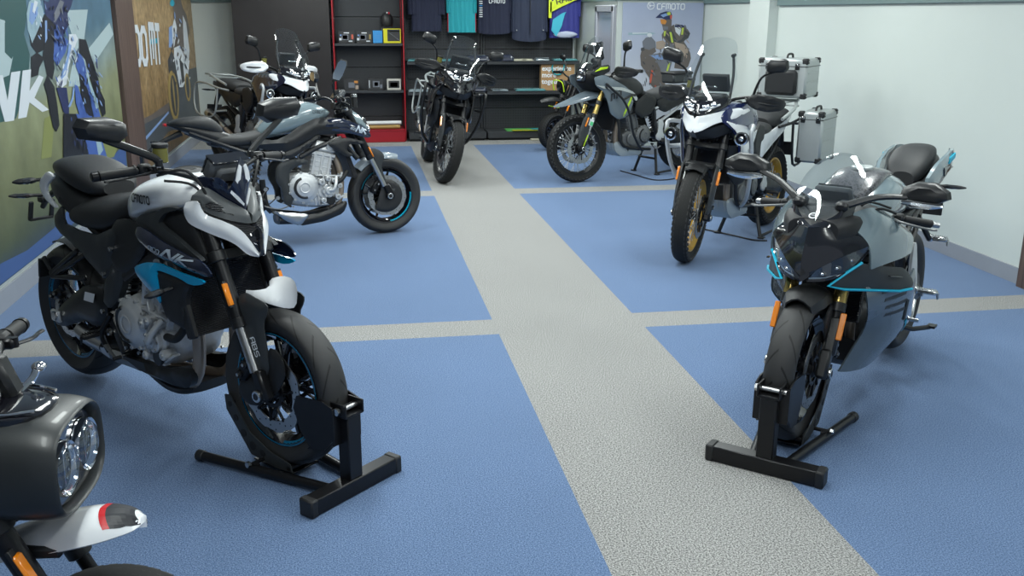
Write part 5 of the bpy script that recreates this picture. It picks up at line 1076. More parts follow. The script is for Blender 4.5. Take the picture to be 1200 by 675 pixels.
# ------------------------------------------------------------------ faired sport bike
def sport_bike(name, pose, label):
    root = empty(name, pose.O, pose.h); tag(root, label, 'motorcycle'); S = pose.S; wb = pose.wb; c0, c1 = (0, 0, .31), (wb, 0, .30)
    T = Tr(pose, {'S': (850, 160, 3.554), 'B': (880, 320, 3.2125), 'C': (980, 160, 2.593)})
    wheel(root, c1, .30, .12, .216, 'street', discs=(.062,), dr=.16, S=S); wheel(root, c0, .31, .15, .216, 'street', discs=(-.085,), dr=.11, sprocket=.09)
    fork(pose, root, wb, .30, .100, .90, outer='gold_fork', lower='black_metal', zsplit=.53, refl_z=.0, refl=False, foot='black_satin')
    caliper(root, c1, 2.6, .085, S=S); caliper(root, c0, 2.0, -.09, sc=.7)
    for sg in (-1, 1):
        g = G('black_satin'); X = lambda z: wb-(z-.30)*tan(pose.rake); g.bar((X(.36), sg*.105, .36), (X(.51), sg*.105, .51), .045, .052, up=(0, 1, 0), ch=.012); f = g.build('fork_guard', root, S=S); r = G('orange_reflector'); r.bar((X(.43)+.022, sg*.132, .43), (X(.53)+.022, sg*.132, .53), .008, .024, up=(0, 1, 0), ch=.004); r.build('reflector', f)
    rings = []
    for i in range(12):
        a = radians(150-i*7.4); w = .083 if i < 10 else .083-(i-9)*.014; R = .322
        rings.append([V((wb+(R+e)*cos(a), w*t, .30+(R+e)*sin(a))) for t, e in ((-1, -.05), (-.88, -.012), (-.45, .010), (0, .018), (.45, .010), (.88, -.012), (1, -.05), (.95, -.054), (.82, -.018), (.4, .003), (0, .011), (-.4, .003), (-.82, -.018), (-.95, -.054))])
    g = G('black_plastic'); g.loft(rings, sm=2)
    for sg in (-1, 1): g.pillow([V((wb+x, sg*.082, z)) for x, z in ((-.22, .52), (-.14, .565), (-.04, .55), (-.01, .48), (-.05, .40), (-.10, .38), (-.14, .42))], 'y', .008, .006, m='black_plastic', out=sg)
    g.build('fender', root, S=S)
    g = G('black_satin'); g.pillow(q3((-.05, -.11, .30), (-.03, -.11, .35), (.12, -.11, .38), (.30, -.11, .46), (.42, -.11, .46), (.43, -.11, .38), (.30, -.11, .34), (.10, -.11, .29), (-.03, -.11, .27)), 'y', .016, .04, m='black_satin', edge=.04); g.both(); g.box((.38, 0, .42), (.1, .18, .08), ch=.02); g.cyl((0, -.14, .31), (0, .14, .31), .015, n=14, m='silver'); g.build('swingarm', root)
    g = G('black_satin')
    for yy in (-.12, .12): g.tube([(.42, yy, .40), (.46, yy, .58), (.60, yy, .72), (.85, yy, .78), (1.05, yy*.5, .84)], .024, n=8, sm=4); g.tube([(.48, yy, .66), (.25, yy, .78), (-.05, yy*.6, .90)], .015, n=8, sm=3); g.tube([(.46, yy, .52), (.25, yy, .66), (.0, yy*.7, .84)], .013, n=8, sm=3)
    g.cyl(pose.stem(.75), pose.stem(.88), .034, n=16); g.build('frame', root)
    mono_shock(root, (.38, 0, .40), (.46, 0, .68)); chain(root, (0, 0, .31), .10, (.48, 0, .38), .045, .085)
    engine(root, (.70, 0, .38), .86, side='grey_cast', block='grey_cast'); headers(root, (.74, 0, .38), .9, low=.20, exit_=(.5, -.04, .22))
    g = G('radiator_mesh'); g.box((1.02, 0, .55), (.035, .26, .26), R=Matrix.Rotation(-.30, 3, 'Y'), ch=.004); g.build('radiator', root)
    g = G('steel'); g.tube([(.45, -.10, .24), (.30, -.15, .30), (.12, -.18, .38), (.02, -.19, .43)], [.03, .05, .055, .04], n=16, m='black_satin'); g.cyl((.02, -.19, .43), (.0, -.195, .44), .035, n=16, m='steel'); g.build('silencer', root)
    # centre cowl in black gloss
    up = q3((1.44, 0, .690), (1.41, .055, .722), (1.35, .120, .766), (1.25, .194, .802)); md = q3((1.435, 0, .77), (1.395, .05, .80), (1.335, .105, .825), (1.252, .170, .832)); tp = q3((1.395, 0, .876), (1.352, .055, .874), (1.31, .090, .868), (1.272, .120, .858))
    g = G(); g.ribbon([up, md, tp], .008, 'black_gloss', N=16, out=(1, .2, .3)); g.ribbon([q3((1.445, 0, .668), (1.436, .02, .680), (1.41, .052, .716)), q3((1.445, 0, .69), (1.43, .025, .705), (1.41, .055, .722))], .006, 'black_gloss', N=4, out=(1, 0, 0)); g.both(); g.build('nose_cowl', root)
    lw = q3((1.43, .026, .670), (1.385, .090, .676), (1.315, .150, .704), (1.245, .193, .776))
    for sg in (1, -1):
        g = G(); B0 = V((-.020, 0, 0)); u2 = [p+B0 for p in up[1:]]; u2.insert(0, V((1.405, .04, .70))); l2 = [p+B0+V((0, 0, .004)) for p in lw]
        g.ribbon([l2, u2], .006, 'screen_dark', N=10, out=(1, 0, 0)); rim_ = [p for p in lw]; g.ribbon([rim_, [p+V((-.004, .004, .010)) for p in rim_]], .02, 'black_gloss', N=12, out=(1, 0, -.2))
        for t, r_ in ((.30, .013), (.52, .015), (.74, .012)):
            k = t*3; a = l2[int(k)].lerp(l2[min(int(k)+1, 3)], k-int(k)); b = u2[int(k)].lerp(u2[min(int(k)+1, 3)], k-int(k)); c = a.lerp(b, .5)+V((.004, 0, 0)); g.ell(c, (.010, r_*1.3, r_*.8), 'grey_plastic'); g.ell(c+V((.006, 0, 0)), (.006, r_*.7, r_*.5), 'lamp_reflector')
        g.tube([p+V((.002, 0, .006)) for p in l2], .003, n=6, m='label_white'); g.ribbon([[p+V((.014, 0, .006)) for p in l2], [p+V((.014, 0, -.002)) for p in u2]], .002, 'lamp_glass', N=10, out=(1, 0, 0))
        (g if sg > 0 else g.mir()).build('headlight', root)
    f0 = q3((1.278, .104, .915), (1.273, .116, .882), (1.254, .172, .833), (1.246, .198, .790), (1.225, .205, .705)); f1 = q3((1.19, .150, .935), (1.17, .190, .895), (1.15, .222, .845), (1.13, .238, .79), (1.12, .240, .715)); f2_ = q3((1.10, .172, .925), (1.06, .210, .885), (1.02, .245, .835), (.98, .262, .785), (.99, .262, .715)); f3 = q3((.98, .180, .90), (.95, .215, .86), (.90, .248, .81), (.86, .262, .77), (.88, .265, .715))
    two('upper_fairing', lambda g: g.ribbon([f0, f1, f2_, f3], .008, 'grey_blue_paint', N=12, out=(.4, 1, .3)), root)
    two('fairing_liner', lambda g: g.ribbon([q3((1.25, .145, .872), (1.255, .105, .925), (1.20, .11, .945)), q3((1.16, .14, .90), (1.16, .10, .93), (1.14, .08, .94))], .006, 'black_plastic', N=6, out=(0, 0, 1)), root)
    wl = q3((1.375, .085, .655), (1.32, .132, .700), (1.27, .172, .737), (1.20, .202, .716), (1.0, .270, .676), (.935, .294, .61), (.955, .296, .588), (1.05, .268, .594), (1.32, .128, .638))
    for sd in (-1, 1):
        g = G(); g.pillow([p+V((0, .006, 0)) for p in wl], 'y', .006, .008, m='dark_grey_paint', edge=.015, out=1); L = [wl[2]+V((.004, .010, .002)), wl[1]+V((.004, .010, .002)), wl[0]+V((.004, .008, -.002)), wl[8]+V((0, .010, -.004)), wl[7]+V((.0, .010, -.004)), wl[6]+V((.02, .010, -.001))]
        g.tube(L, .0055, n=6, sm=0, m='cyan_stripe'); g.bar((1.13, .252, .665), (1.05, .278, .650), .004, .012, up=(0, 1, 0), m='black_gloss')
        (g if sd > 0 else g.mir()).build('winglet', root)
    r0 = q3((1.22, .190, .63), (1.10, .235, .615), (1.0, .258, .60), (.90, .270, .60), (.84, .275, .64)); r1 = q3((1.19, .20, .54), (1.08, .235, .54), (.96, .262, .53), (.85, .278, .54), (.78, .275, .55)); r2 = q3((1.07, .165, .42), (.98, .215, .41), (.88, .245, .40), (.78, .258, .41), (.70, .252, .43)); r3 = q3((1.09, .12, .30), (1.0, .165, .30), (.88, .205, .30), (.76, .225, .32), (.62, .235, .37)); r4 = q3((1.13, .095, .225), (1.04, .12, .205), (.92, .15, .20), (.78, .175, .235), (.57, .215, .32))
    for sd in (-1, 1):
        g = G(); g.ribbon([r0, r1, r2, r3, r4], .008, 'slate_paint', N=20, out=(0, 1, -.2)); bv = g.bvh()
        def on(pts, m_, lift=.003):
            P = []
            for x, z in pts:
                h = bv.ray_cast(V((x, 1, z)), V((0, -1, 0)))
                if h[0] is None: return
                P.append(h[0]+V((0, lift, 0)))
            g.prism(P, (0, -.002, 0), m_)
        for (x, z) in ((.86, .46), (.76, .35)): on([(x+.03, z+.05), (x+.005, z+.05), (x-.035, z-.05), (x-.01, z-.05)], 'rubber', .004)
        for a in range(6): on([(.80-.035*a, .405-.022*a), (.765-.035*a, .383-.022*a), (.768-.035*a, .368-.022*a), (.803-.035*a, .390-.022*a)], 'cyan_stripe', .004)
        on([(.90, .69), (.885, .69), (.865, .62), (.885, .62)], 'cyan_stripe')
        for k in range(4): 
            for a in range(5): on([(1.12-.03*k-.035*a, .60-.04*k), (1.085-.03*k-.035*a, .60-.04*k), (1.083-.03*k-.035*a, .585-.04*k), (1.118-.03*k-.035*a, .585-.04*k)], 'dark_grey_paint', .0015)
        (g if sd > 0 else g.mir()).build('lower_fairing', root)
    g = G('black_plastic'); g.body([(.55, .18, .24, .10, 3), (.75, .165, .24, .13, 3), (.92, .18, .27, .14, 3), (1.0, .23, .34, .14, 3)], 'black_plastic'); g.build('belly_pan', root)
    g = G('black_plastic'); g.body([(.95, .74, .92, .16, 3), (1.12, .76, .94, .17, 3), (1.26, .78, .93, .15, 3), (1.34, .80, .90, .10, 3)], 'black_plastic'); g.build('fairing_stay', root)
    # screen
    sc = q3((1.375, 0, .868), (1.32, .058, .905), (1.275, .100, .955), (1.20, .122, .995), (1.12, .118, 1.045), (1.06, .092, 1.085), (1.03, .045, 1.115), (1.02, 0, 1.122)); full = sc+mirp(sc)[-2:0:-1]
    g = G('clear_screen'); g.pillow(full, 'z', .035, .003, m='clear_screen', out=1, rnd=2, soft=True); g.build('windscreen', root)
    g = G(); g.ribbon([q3((1.397, 0, .878), (1.354, .057, .876), (1.312, .092, .872), (1.262, .122, .900)), q3((1.375, 0, .880), (1.32, .062, .910), (1.275, .104, .955), (1.21, .125, .985))], .006, 'black_gloss', N=10, out=(.5, 0, 1)); g.ribbon([q3((1.375, 0, .878), (1.32, .060, .908), (1.275, .102, .953)), q3((1.33, 0, .905), (1.29, .05, .930), (1.25, .09, .96))], .004, 'black_plastic', N=6, out=(0, 0, 1)); g.both(); c = V((1.352, 0, .915)); g.lathe([(.012, 0), (.017, 0)], c, (.6, 0, 1), n=20, m='text_white'); g.bar(c+V((0, -.008, .001)), c+V((0, .014, .001)), .004, .002, m='text_white'); g.build('screen_base', root)
    g = G('grey_plastic'); g.box((1.12, 0, .965), (.03, .15, .08), R=Matrix.Rotation(.6, 3, 'Y'), ch=.012, m='grey_plastic'); g.box((1.104, 0, .976), (.006, .135, .065), R=Matrix.Rotation(.6, 3, 'Y'), ch=.002, m='screen_dark'); g.box((1.18, 0, .92), (.12, .20, .04), ch=.01, m='black_plastic'); g.build('instrument_panel', root)
    # tank, seats, tail
    g = G('grey_blue_paint'); g.body([(.40, .80, .86, .08, 2.6, .4), (.46, .78, .92, .125, 2.8), (.60, .78, .99, .155, 2.6, .5), (.76, .79, 1.01, .165, 2.5, .5), (.90, .80, .98, .15, 2.4), (1.0, .82, .93, .11, 2.3)], 'grey_blue_paint', n=30); g.build('fuel_tank', root)
    g = G('honeycomb_black'); g.body([(.50, .93, .955, .05, 2.4), (.60, .96, 1.005, .085, 2.5), (.76, .98, 1.028, .105, 2.5), (.90, .94, 1.0, .10, 2.4), (.99, .90, .95, .07, 2.3)], 'honeycomb_black', n=24); g.cyl((.78, 0, 1.02), (.78, 0, 1.038), .045, n=28, m='aluminium_panel', ch=.004); g.build('tank_cover', root)
    g = G('seat_leather'); g.body([(.10, .785, .84, .08, 2.6), (.16, .775, .85, .115, 2.8), (.28, .77, .835, .13, 2.8), (.38, .785, .85, .11, 2.6), (.43, .81, .86, .07, 2.4)], n=24); g.build('seat', root)
    g = G('seat_leather'); g.body([(-.23, .985, 1.01, .045, 2.4), (-.19, .965, 1.035, .075, 2.6), (-.06, .93, 1.032, .10, 2.8), (.06, .88, .985, .092, 2.8), (.12, .855, .93, .055, 2.4)], n=24); g.build('pillion_seat', root)
    g = G('black_plastic'); g.body([(-.30, .95, .985, .05, 3), (-.22, .90, .98, .09, 3), (-.05, .84, .95, .11, 3), (.12, .78, .87, .12, 3), (.35, .72, .80, .12, 3), (.45, .70, .78, .09, 3)], 'black_satin'); g.box((-.305, 0, .965), (.02, .09, .03), m='red_paint', ch=.005); g.build('tail_section', root)
    tf = q3((.14, -.125, .90), (.05, -.14, .965), (-.10, -.15, 1.0), (-.25, -.145, 1.015), (-.36, -.11, 1.0), (-.33, -.12, .95), (-.20, -.145, .905), (-.02, -.145, .86), (.10, -.13, .83))
    for sd in (-1, 1):
        g = G(); g.pillow(tf, 'y', .012, .016, m='grey_blue_paint', edge=.02); g.pillow(q3((-.10, -.163, .985), (-.22, -.160, .998), (-.30, -.138, .985), (-.22, -.160, .972), (-.10, -.163, .955)), 'y', .003, .006, m='cyan_stripe', rnd=0); g.pillow(q3((-.02, -.160, .945), (-.14, -.163, .945), (-.20, -.160, .93), (-.05, -.160, .90)), 'y', .002, .006, m='black_gloss', rnd=0)
        (g if sd < 0 else g.mir()).build('tail_fairing', root)
    g = G('black_plastic'); g.tube([(-.28, 0, .93), (-.36, 0, .82), (-.42, 0, .72)], [.03, .018, .014], n=8); g.box((-.44, 0, .68), (.012, .17, .10), ch=.004); g.build('plate_bracket', root)
    for sg in (-1, 1): indicator(root, (-.36, .03, .80), (-.38, .20, .80), sg)
    # controls
    for sg in (-1, 1):
        g = G('black_satin'); g.tube([V((1.06, sg*.10, .875)), V((1.03, sg*.15, .885))], .016, n=10, sm=0); g.tube([V((1.03, sg*.15, .885)), V((.99, sg*.25, .875)), V((.945, sg*.36, .86))], .011, n=10, sm=0); b = g.build('clip_on_bar', root, S=S)
        k = G('rubber'); a, e = V((.99, sg*.25, .875)), V((.95, sg*.35, .862)); k.cyl(a, e, .0165, n=14, ch=.003); k.build('grip', b); k = G('black_plastic'); k.box(a-(e-a)*.22, (.035, .045, .04), ch=.008); k.build('switch_box', b)
        k = G('grey_cast'); k.tube([a+V((.03, -sg*.03, 0)), a+V((.075, sg*.01, 0)), e+V((.06, 0, -.01)), e+V((.05, sg*.03, -.01))], [.008, .007, .006, .007], n=8, sm=4, flat=.7); k.build('lever', b); k = G('steel'); k.cyl(e, e+(e-a).normalized()*.03, .012, n=12, ch=.003); k.build('bar_end', b)
    for sg, c_ in ((1, (1.15, .352, 1.008)), (-1, (1.245, .318, 1.068))):
        b0 = V((1.265, sg*.085, .948)); g = G('black_satin'); c = V((c_[0], sg*c_[1], c_[2])); out = V((0, sg, 0)); 
        o_ = [(-.095, -.012), (-.085, .018), (-.03, .046), (.04, .048), (.092, .018), (.098, -.008), (.06, -.028), (-.05, -.030)]
        ring = lambda k, d: [c+V((d+.15*a*k, sg*a*k, b_*k+.02*a)) for a, b_ in o_]
        g.loft([ring(.6, .045), ring(.9, .03), ring(1, .004), ring(.97, 0)]); g.tube([b0, b0.lerp(c-out*.05, .5)+V((0, 0, .008)), c-out*.06+V((.02, 0, -.015))], [.025, .020, .018], n=10, sm=4, flat=.6); g.box(b0, (.07, .05, .04), ch=.012)
        m_ = g.build('mirror', root); k = G('mirror_glass'); k.prism(ring(.9, -.002), (-.002, 0, 0)); k.build('mirror_glass', m_)
        k = G('lamp_glass'); L = [c+V((.035, sg*a, -.026-.010*cos(a*12))) for a in (-.075, -.04, 0, .04, .075)]; k.tube(L, [.006, .013, .014, .012, .005], n=8, m='grey_plastic'); k.tube([p+V((.006, 0, -.002)) for p in L], [.005, .012, .013, .011, .004], n=8, m='lamp_reflector'); k.build('indicator', m_)
    for sg in (-1, 1):
        peg(root, (.36, .19, .42), sg, m='silver', L=.09); g = G('silver_cast'); g.pillow([V((x, sg*.175, z)) for x, z in ((.30, .40), (.36, .55), (.42, .66), (.46, .66), (.46, .55), (.42, .40), (.36, .36))], 'y', .004, .014, m='silver_cast', out=sg); pb = g.build('peg_bracket', root)
        peg(root, (.10, .17, .62), sg, m='silver', L=.07); G('black_satin').tube([(.22, sg*.12, .74), (.12, sg*.16, .62)], .014, n=8, sm=0).build('peg_bracket', root)
        g = G('silver'); g.tube([(.40, sg*.19, .38), (.50, sg*.21, .34), (.60, sg*.23, .345)], [.010, .008, .007], n=8, flat=.7); g.cyl((.60, sg*.225, .345), (.60, sg*.265, .345), .009, n=10); g.build('foot_pedal', root)
    g = G('black_metal'); g.tube([(.52, .12, .28), (.40, .20, .24), (.26, .24, .22)], [.013, .012, .012], n=8, sm=0); g.box((.25, .25, .225), (.05, .04, .012)); g.build('side_stand', root)
    cb = Cables()
    for sg in (-1, 1): cb.tube([(1.02, sg*.22, .90), (1.14, sg*.17, .93), (1.18, sg*.10, .86), (1.12, sg*.07, .78)], .006, n=6); cb.tube([(1.03, sg*.20, .92), (1.12, sg*.13, .95), (1.12, sg*.08, .90)], .005, n=6)
    cb.build('cables', root, S=S)
    return root

# ------------------------------------------------------------------ small retro motorcycle
def mini_bike(name, pose, label, body='dark_grey_paint', fend='white_paint', accent=None, fwd=False):
    root = empty(name, pose.O, pose.h); tag(root, label, 'motorcycle'); S = pose.S; wb = pose.wb; c0, c1 = (0, 0, .24), (wb, 0, .24)
    wheel(root, c1, .24, .115, .155, 'adv', discs=(-.06,), dr=.10, S=S, hubw=.055); wheel(root, c0, .24, .12, .155, 'adv', discs=(-.06,), dr=.09, S=None, hubw=.055, sprocket=.07)
    T = Tr(pose, {'K': (0, 420, 4.822), 'L': (0, 550, 5.4)})
    fork(pose, root, wb, .24, .095, .84, zsplit=.47, refl=False, rO=.026, rI=.018, outer='black_metal', lower='black_metal')
    caliper(root, c1, 2.6, -.08, S=S, sc=.8)
    for sg in (-1, 1):
        X = lambda z: wb-(z-.24)*tan(pose.rake); g = G('orange_reflector'); g.bar((X(.50)+.02, sg*.122, .50), (X(.60)+.02, sg*.122, .60), .012, .032, up=(0, 1, 0), ch=.006); g.bar((X(.49)+.012, sg*.115, .49), (X(.61)+.012, sg*.115, .61), .01, .04, up=(0, 1, 0), m='black_plastic'); g.build('reflector', root, S=S)
    # high front fender
    rings = []; mids = []
    prof = ((-.22, .575, .062), (-.14, .600, .072), (-.06, .618, .076), (.0, .625, .070), (.045, .623, .054), (.072, .615, .034), (.090, .604, .003)) if not fwd else ((-.15, .60, .06), (0, .66, .07), (.15, .66, .06), (.25, .63, .03))
    for dx, z, w in prof: rings.append([V((wb+dx, w*t, z+e)) for t, e in ((-1, -.042*w/.08), (-.82, -.012), (-.4, .004), (0, .009), (.4, .004), (.82, -.012), (1, -.042*w/.08), (.95, -.046*w/.08), (.78, -.018), (.4, -.002), (0, .003), (-.4, -.002), (-.78, -.018), (-.95, -.046*w/.08))])
    g = G(fend); g.loft(rings, fend, sm=5); bv = g.bvh()
    if not fwd:
        def wid(dx):
            for (a, _, wa), (b, _, wb_) in zip(prof, prof[1:]):
                if a <= dx <= b: return wa+(wb_-wa)*(dx-a)/(b-a)
            return .01
        def patch(xa, xb, m, lift, sl=.02, fr=.86):
            K = 16; Gd = []
            for v in range(7):
                row = []
                for u in range(K+1):
                    t = -1+2*u/K; dx = xa+(xb-xa)*v/6+sl*(t*t-.5); y = wid(dx)*t*fr; h = bv.ray_cast(V((wb+dx, y, 1)), V((0, 0, -1))); row.append(h[0]+V((0, 0, lift)) if h[0] is not None else None)
                Gd.append(row)
            for v in range(6):
                for u in range(K):
                    P = [Gd[v][u], Gd[v][u+1], Gd[v+1][u+1], Gd[v+1][u]]
                    if all(p is not None for p in P): g.add(P, [(0, 1, 2, 3)], m)
        patch(.004, .018, 'red_paint', .0016); patch(.018, .078, 'ink_black', .0014)
    g.box((wb-.12, 0, .57), (.10, .15, .03), ch=.008, m='black_plastic'); g.build('fender', root, S=S)
    if not fwd:
        # headlight pod: a rounded matt shell, two lamps side by side behind a dark glossy face
        def pod(x, zc, hw, hh, e=3.2, n=28): return [V((x, hw*math.copysign(abs(cos(2*pi*j/n))**(2/e), cos(2*pi*j/n)), zc+hh*math.copysign(abs(sin(2*pi*j/n))**(2/e), sin(2*pi*j/n)))) for j in range(n)]
        g = G('pod_grey'); g.loft([pod(.84, .77, .12, .07), pod(.90, .77, .135, .10), pod(.98, .768, .142, .112), pod(1.06, .765, .145, .112), pod(1.10, .762, .142, .106), pod(1.115, .761, .136, .098), pod(1.100, .761, .128, .090), pod(1.06, .761, .12, .085)], sm=3); hsg = g.build('headlight_pod', root, S=S)
        g = G('black_gloss'); g.loft([pod(1.07, .761, .124, .087), pod(1.095, .761, .118, .082)]); 
        for sg in (-1, 1):
            c = V((1.085, sg*.060, .762)); e = [(.0, -.02), (.03, -.018), (.048, .0), (.053, .018), (.056, .022), (.058, .018), (.058, -.01)]
            k = G('lamp_reflector'); k.lathe([(r, h) for r, h in e], c, (1, 0, 0), n=32); k.lathe([(.052, .018), (.058, .024), (.060, .016)], c, (1, 0, 0), n=32, m='chrome'); k.ell(c+V((.0, 0, .01)), (.014, .020, .020), 'screen_dark'); k.bar(c+V((.01, 0, -.04)), c+V((.012, 0, .04)), .006, .01, m='chrome')
            for t in range(12): a = 2*pi*t/12; k.ell(c+V((.004, .038*cos(a), .038*sin(a))), (.008, .006, .006), 'chrome', n=6, k=4)
            lo = k.build('lamp', hsg); k = G('lamp_glass'); k.lathe([(.056, .018), (.045, .030), (.025, .037), (.0, .040)], c, (1, 0, 0), n=28); k.build('lamp_lens', hsg)
        g.build('lamp_surround', hsg)
        # small dark screen lying on the pod and its tall bracket
        g = G('black_gloss'); tp = q3((1.075, 0, .882), (1.06, .065, .880), (1.00, .095, .884), (.93, .09, .892), (.91, 0, .895)); g.pillow(tp+mirp(tp)[-2:0:-1], 'z', .010, .012, m='black_gloss', out=1)
        for sg in (-1, 1): g.tube([(1.055, sg*.058, .891), (1.0, sg*.082, .894), (.94, sg*.080, .902)], .0035, n=6, m='chrome')
        for k in range(7): g.bar((.955, -.07+.02*k, .906), (.963, -.062+.02*k, .906), .006, .002, m='label_white')
        g.build('pod_cover', root, S=S)
        g = G('black_satin'); g.pillow(q3((.90, -.075, .885), (.93, -.05, .90), (.90, .0, .985), (.88, .05, .90), (.86, .075, .885), (.86, .06, .98), (.84, 0, 1.02), (.86, -.06, .98)), 'x', .01, .02, m='black_satin', out=1) if False else None
        g.box((.965, .030, .935), (.035, .055, .10), ch=.012, R=Matrix.Rotation(-.35, 3, 'Y')); g.box((.93, -.03, .925), (.05, .10, .06), ch=.018); g.tube([(.955, -.07, .90), (.93, -.06, .95), (.92, .0, .965), (.94, .045, .975), (.975, .055, .91)], .009, n=8, sm=4, m='black_gloss'); g.tube([(.98, .04, .89), (1.0, .075, .91), (1.005, .09, .925)], .008, n=8, sm=3, m='chrome'); g.ell((1.008, .10, .930), (.016, .016, .012), 'chrome'); g.build('instrument_panel', root, S=S)
        cb = Cables(); cb.tube([(.86, -.07, .98), (.93, -.07, .96), (.97, -.05, .90)], .005, n=6); cb.tube([(.86, .02, 1.0), (.80, .12, 1.02), (.78, .22, .98)], .005, n=6); cb.build('cables', root, S=S)
    else:
        g = G('lamp_reflector'); c = V((1.06, 0, .80)); g.lathe([(0, -.06), (.07, -.05), (.085, 0), (.08, .01)], c, (1, 0, 0), n=24, m='black_satin'); g.lathe([(.0, .0), (.075, .012)], c, (1, 0, 0), n=24, m='lamp_glass'); g.tube([(1.09, -.10, .74), (1.12, -.08, .86), (1.12, .08, .86), (1.09, .10, .74)], .007, n=8, m=accent or 'lime'); g.build('headlight', root, S=S)
        g = G(accent or 'lime'); g.bar((wb+.02, -.10, .55), (wb+.02, .10, .55), .02, .012); g.build('fender_stripe', root, S=S)
    bh = .93
    hb = handlebar(pose, root, (.90, 0, .90), (.87, .26, .945), (.855, .375, .935), rise=[(.90, .05, .90), (.91, .10, .92), (.89, .18, .945)], reservoir=False)
    for sg in (-1, 1): mirror(pose, root, (.80, .22, .97), (.79, .26, 1.06), (.79, .30, 1.13), (.11, .075, .03), sg, shape='round') if fwd else None
    # frame, engine, body
    g = G('black_satin')
    for yy in (-.07, .07): g.tube([(.33, yy, .36), (.42, yy, .52), (.60, yy, .66), (.84, yy*.4, .74)], .018, n=8, sm=4); g.tube([(.84, yy*.4, .68), (.74, yy, .45), (.62, yy, .26), (.40, yy, .24)], .015, n=8, sm=4); g.tube([(.42, yy, .58), (.10, yy, .66), (-.14, yy, .70)], .014, n=8, sm=3)
    g.cyl(pose.stem(.66), pose.stem(.80), .03, n=14); g.build('frame', root)
    engine(root, (.52, 0, .36), .62, side='grey_cast', block='grey_cast'); headers(root, (.54, 0, .34), .65, low=.18, exit_=(.3, -.03, .2))
    g = G('black_satin'); g.pillow(q3((-.04, -.085, .22), (-.03, -.085, .27), (.15, -.085, .31), (.34, -.08, .38), (.36, -.08, .33), (.15, -.085, .25)), 'y', .01, .025, m='black_satin'); g.both(); g.cyl((0, -.11, .24), (0, .11, .24), .012, n=12, m='silver'); g.box((.32, 0, .35), (.06, .15, .06), ch=.01); g.build('swingarm', root)
    for sg in (-1, 1): s = G('black_metal'); s.cyl((.02, sg*.11, .27), (.12, sg*.11, .60), .014, n=12); s.cyl((.05, sg*.11, .36), (.11, sg*.11, .56), .026, n=14, ch=.004, m='grey_plastic'); s.build('shock_absorber', root)
    g = G(body); g.body([(.34, .62, .70, .07, 2.6), (.42, .60, .77, .11, 2.8), (.56, .62, .82, .125, 2.6), (.70, .66, .82, .11, 2.5), (.80, .70, .78, .06, 2.3)], body, n=26); g.cyl((.60, 0, .81), (.60, 0, .835), .035, n=20, m='black_satin'); g.build('fuel_tank', root)
    g = G('seat_leather'); g.body([(-.22, .69, .74, .06, 2.6), (-.12, .68, .765, .11, 2.8), (.08, .67, .76, .125, 2.8), (.28, .66, .755, .115, 2.8), (.38, .67, .77, .08, 2.5)], n=24); g.build('seat', root)
    g = G(fend); g.body([(-.30, .64, .67, .04, 3), (-.2, .62, .69, .08, 3), (.1, .56, .67, .09, 3), (.3, .52, .65, .07, 3)], fend); g.build('tail_section', root)
    g = G('steel'); g.tube([(.3, -.05, .2), (.12, -.12, .28), (-.05, -.13, .34), (-.22, -.13, .40)], [.022, .035, .045, .04], n=14); g.build('silencer', root)
    for sg in (-1, 1): peg(root, (.34, .11, .27), sg, L=.075)
    g = G('black_metal'); g.tube([(.45, .08, .25), (.42, .16, .12), (.40, .22, .008)], .011, n=8, sm=0); g.box((.40, .23, .006), (.06, .04, .01)); g.build('side_stand', root)
    return root

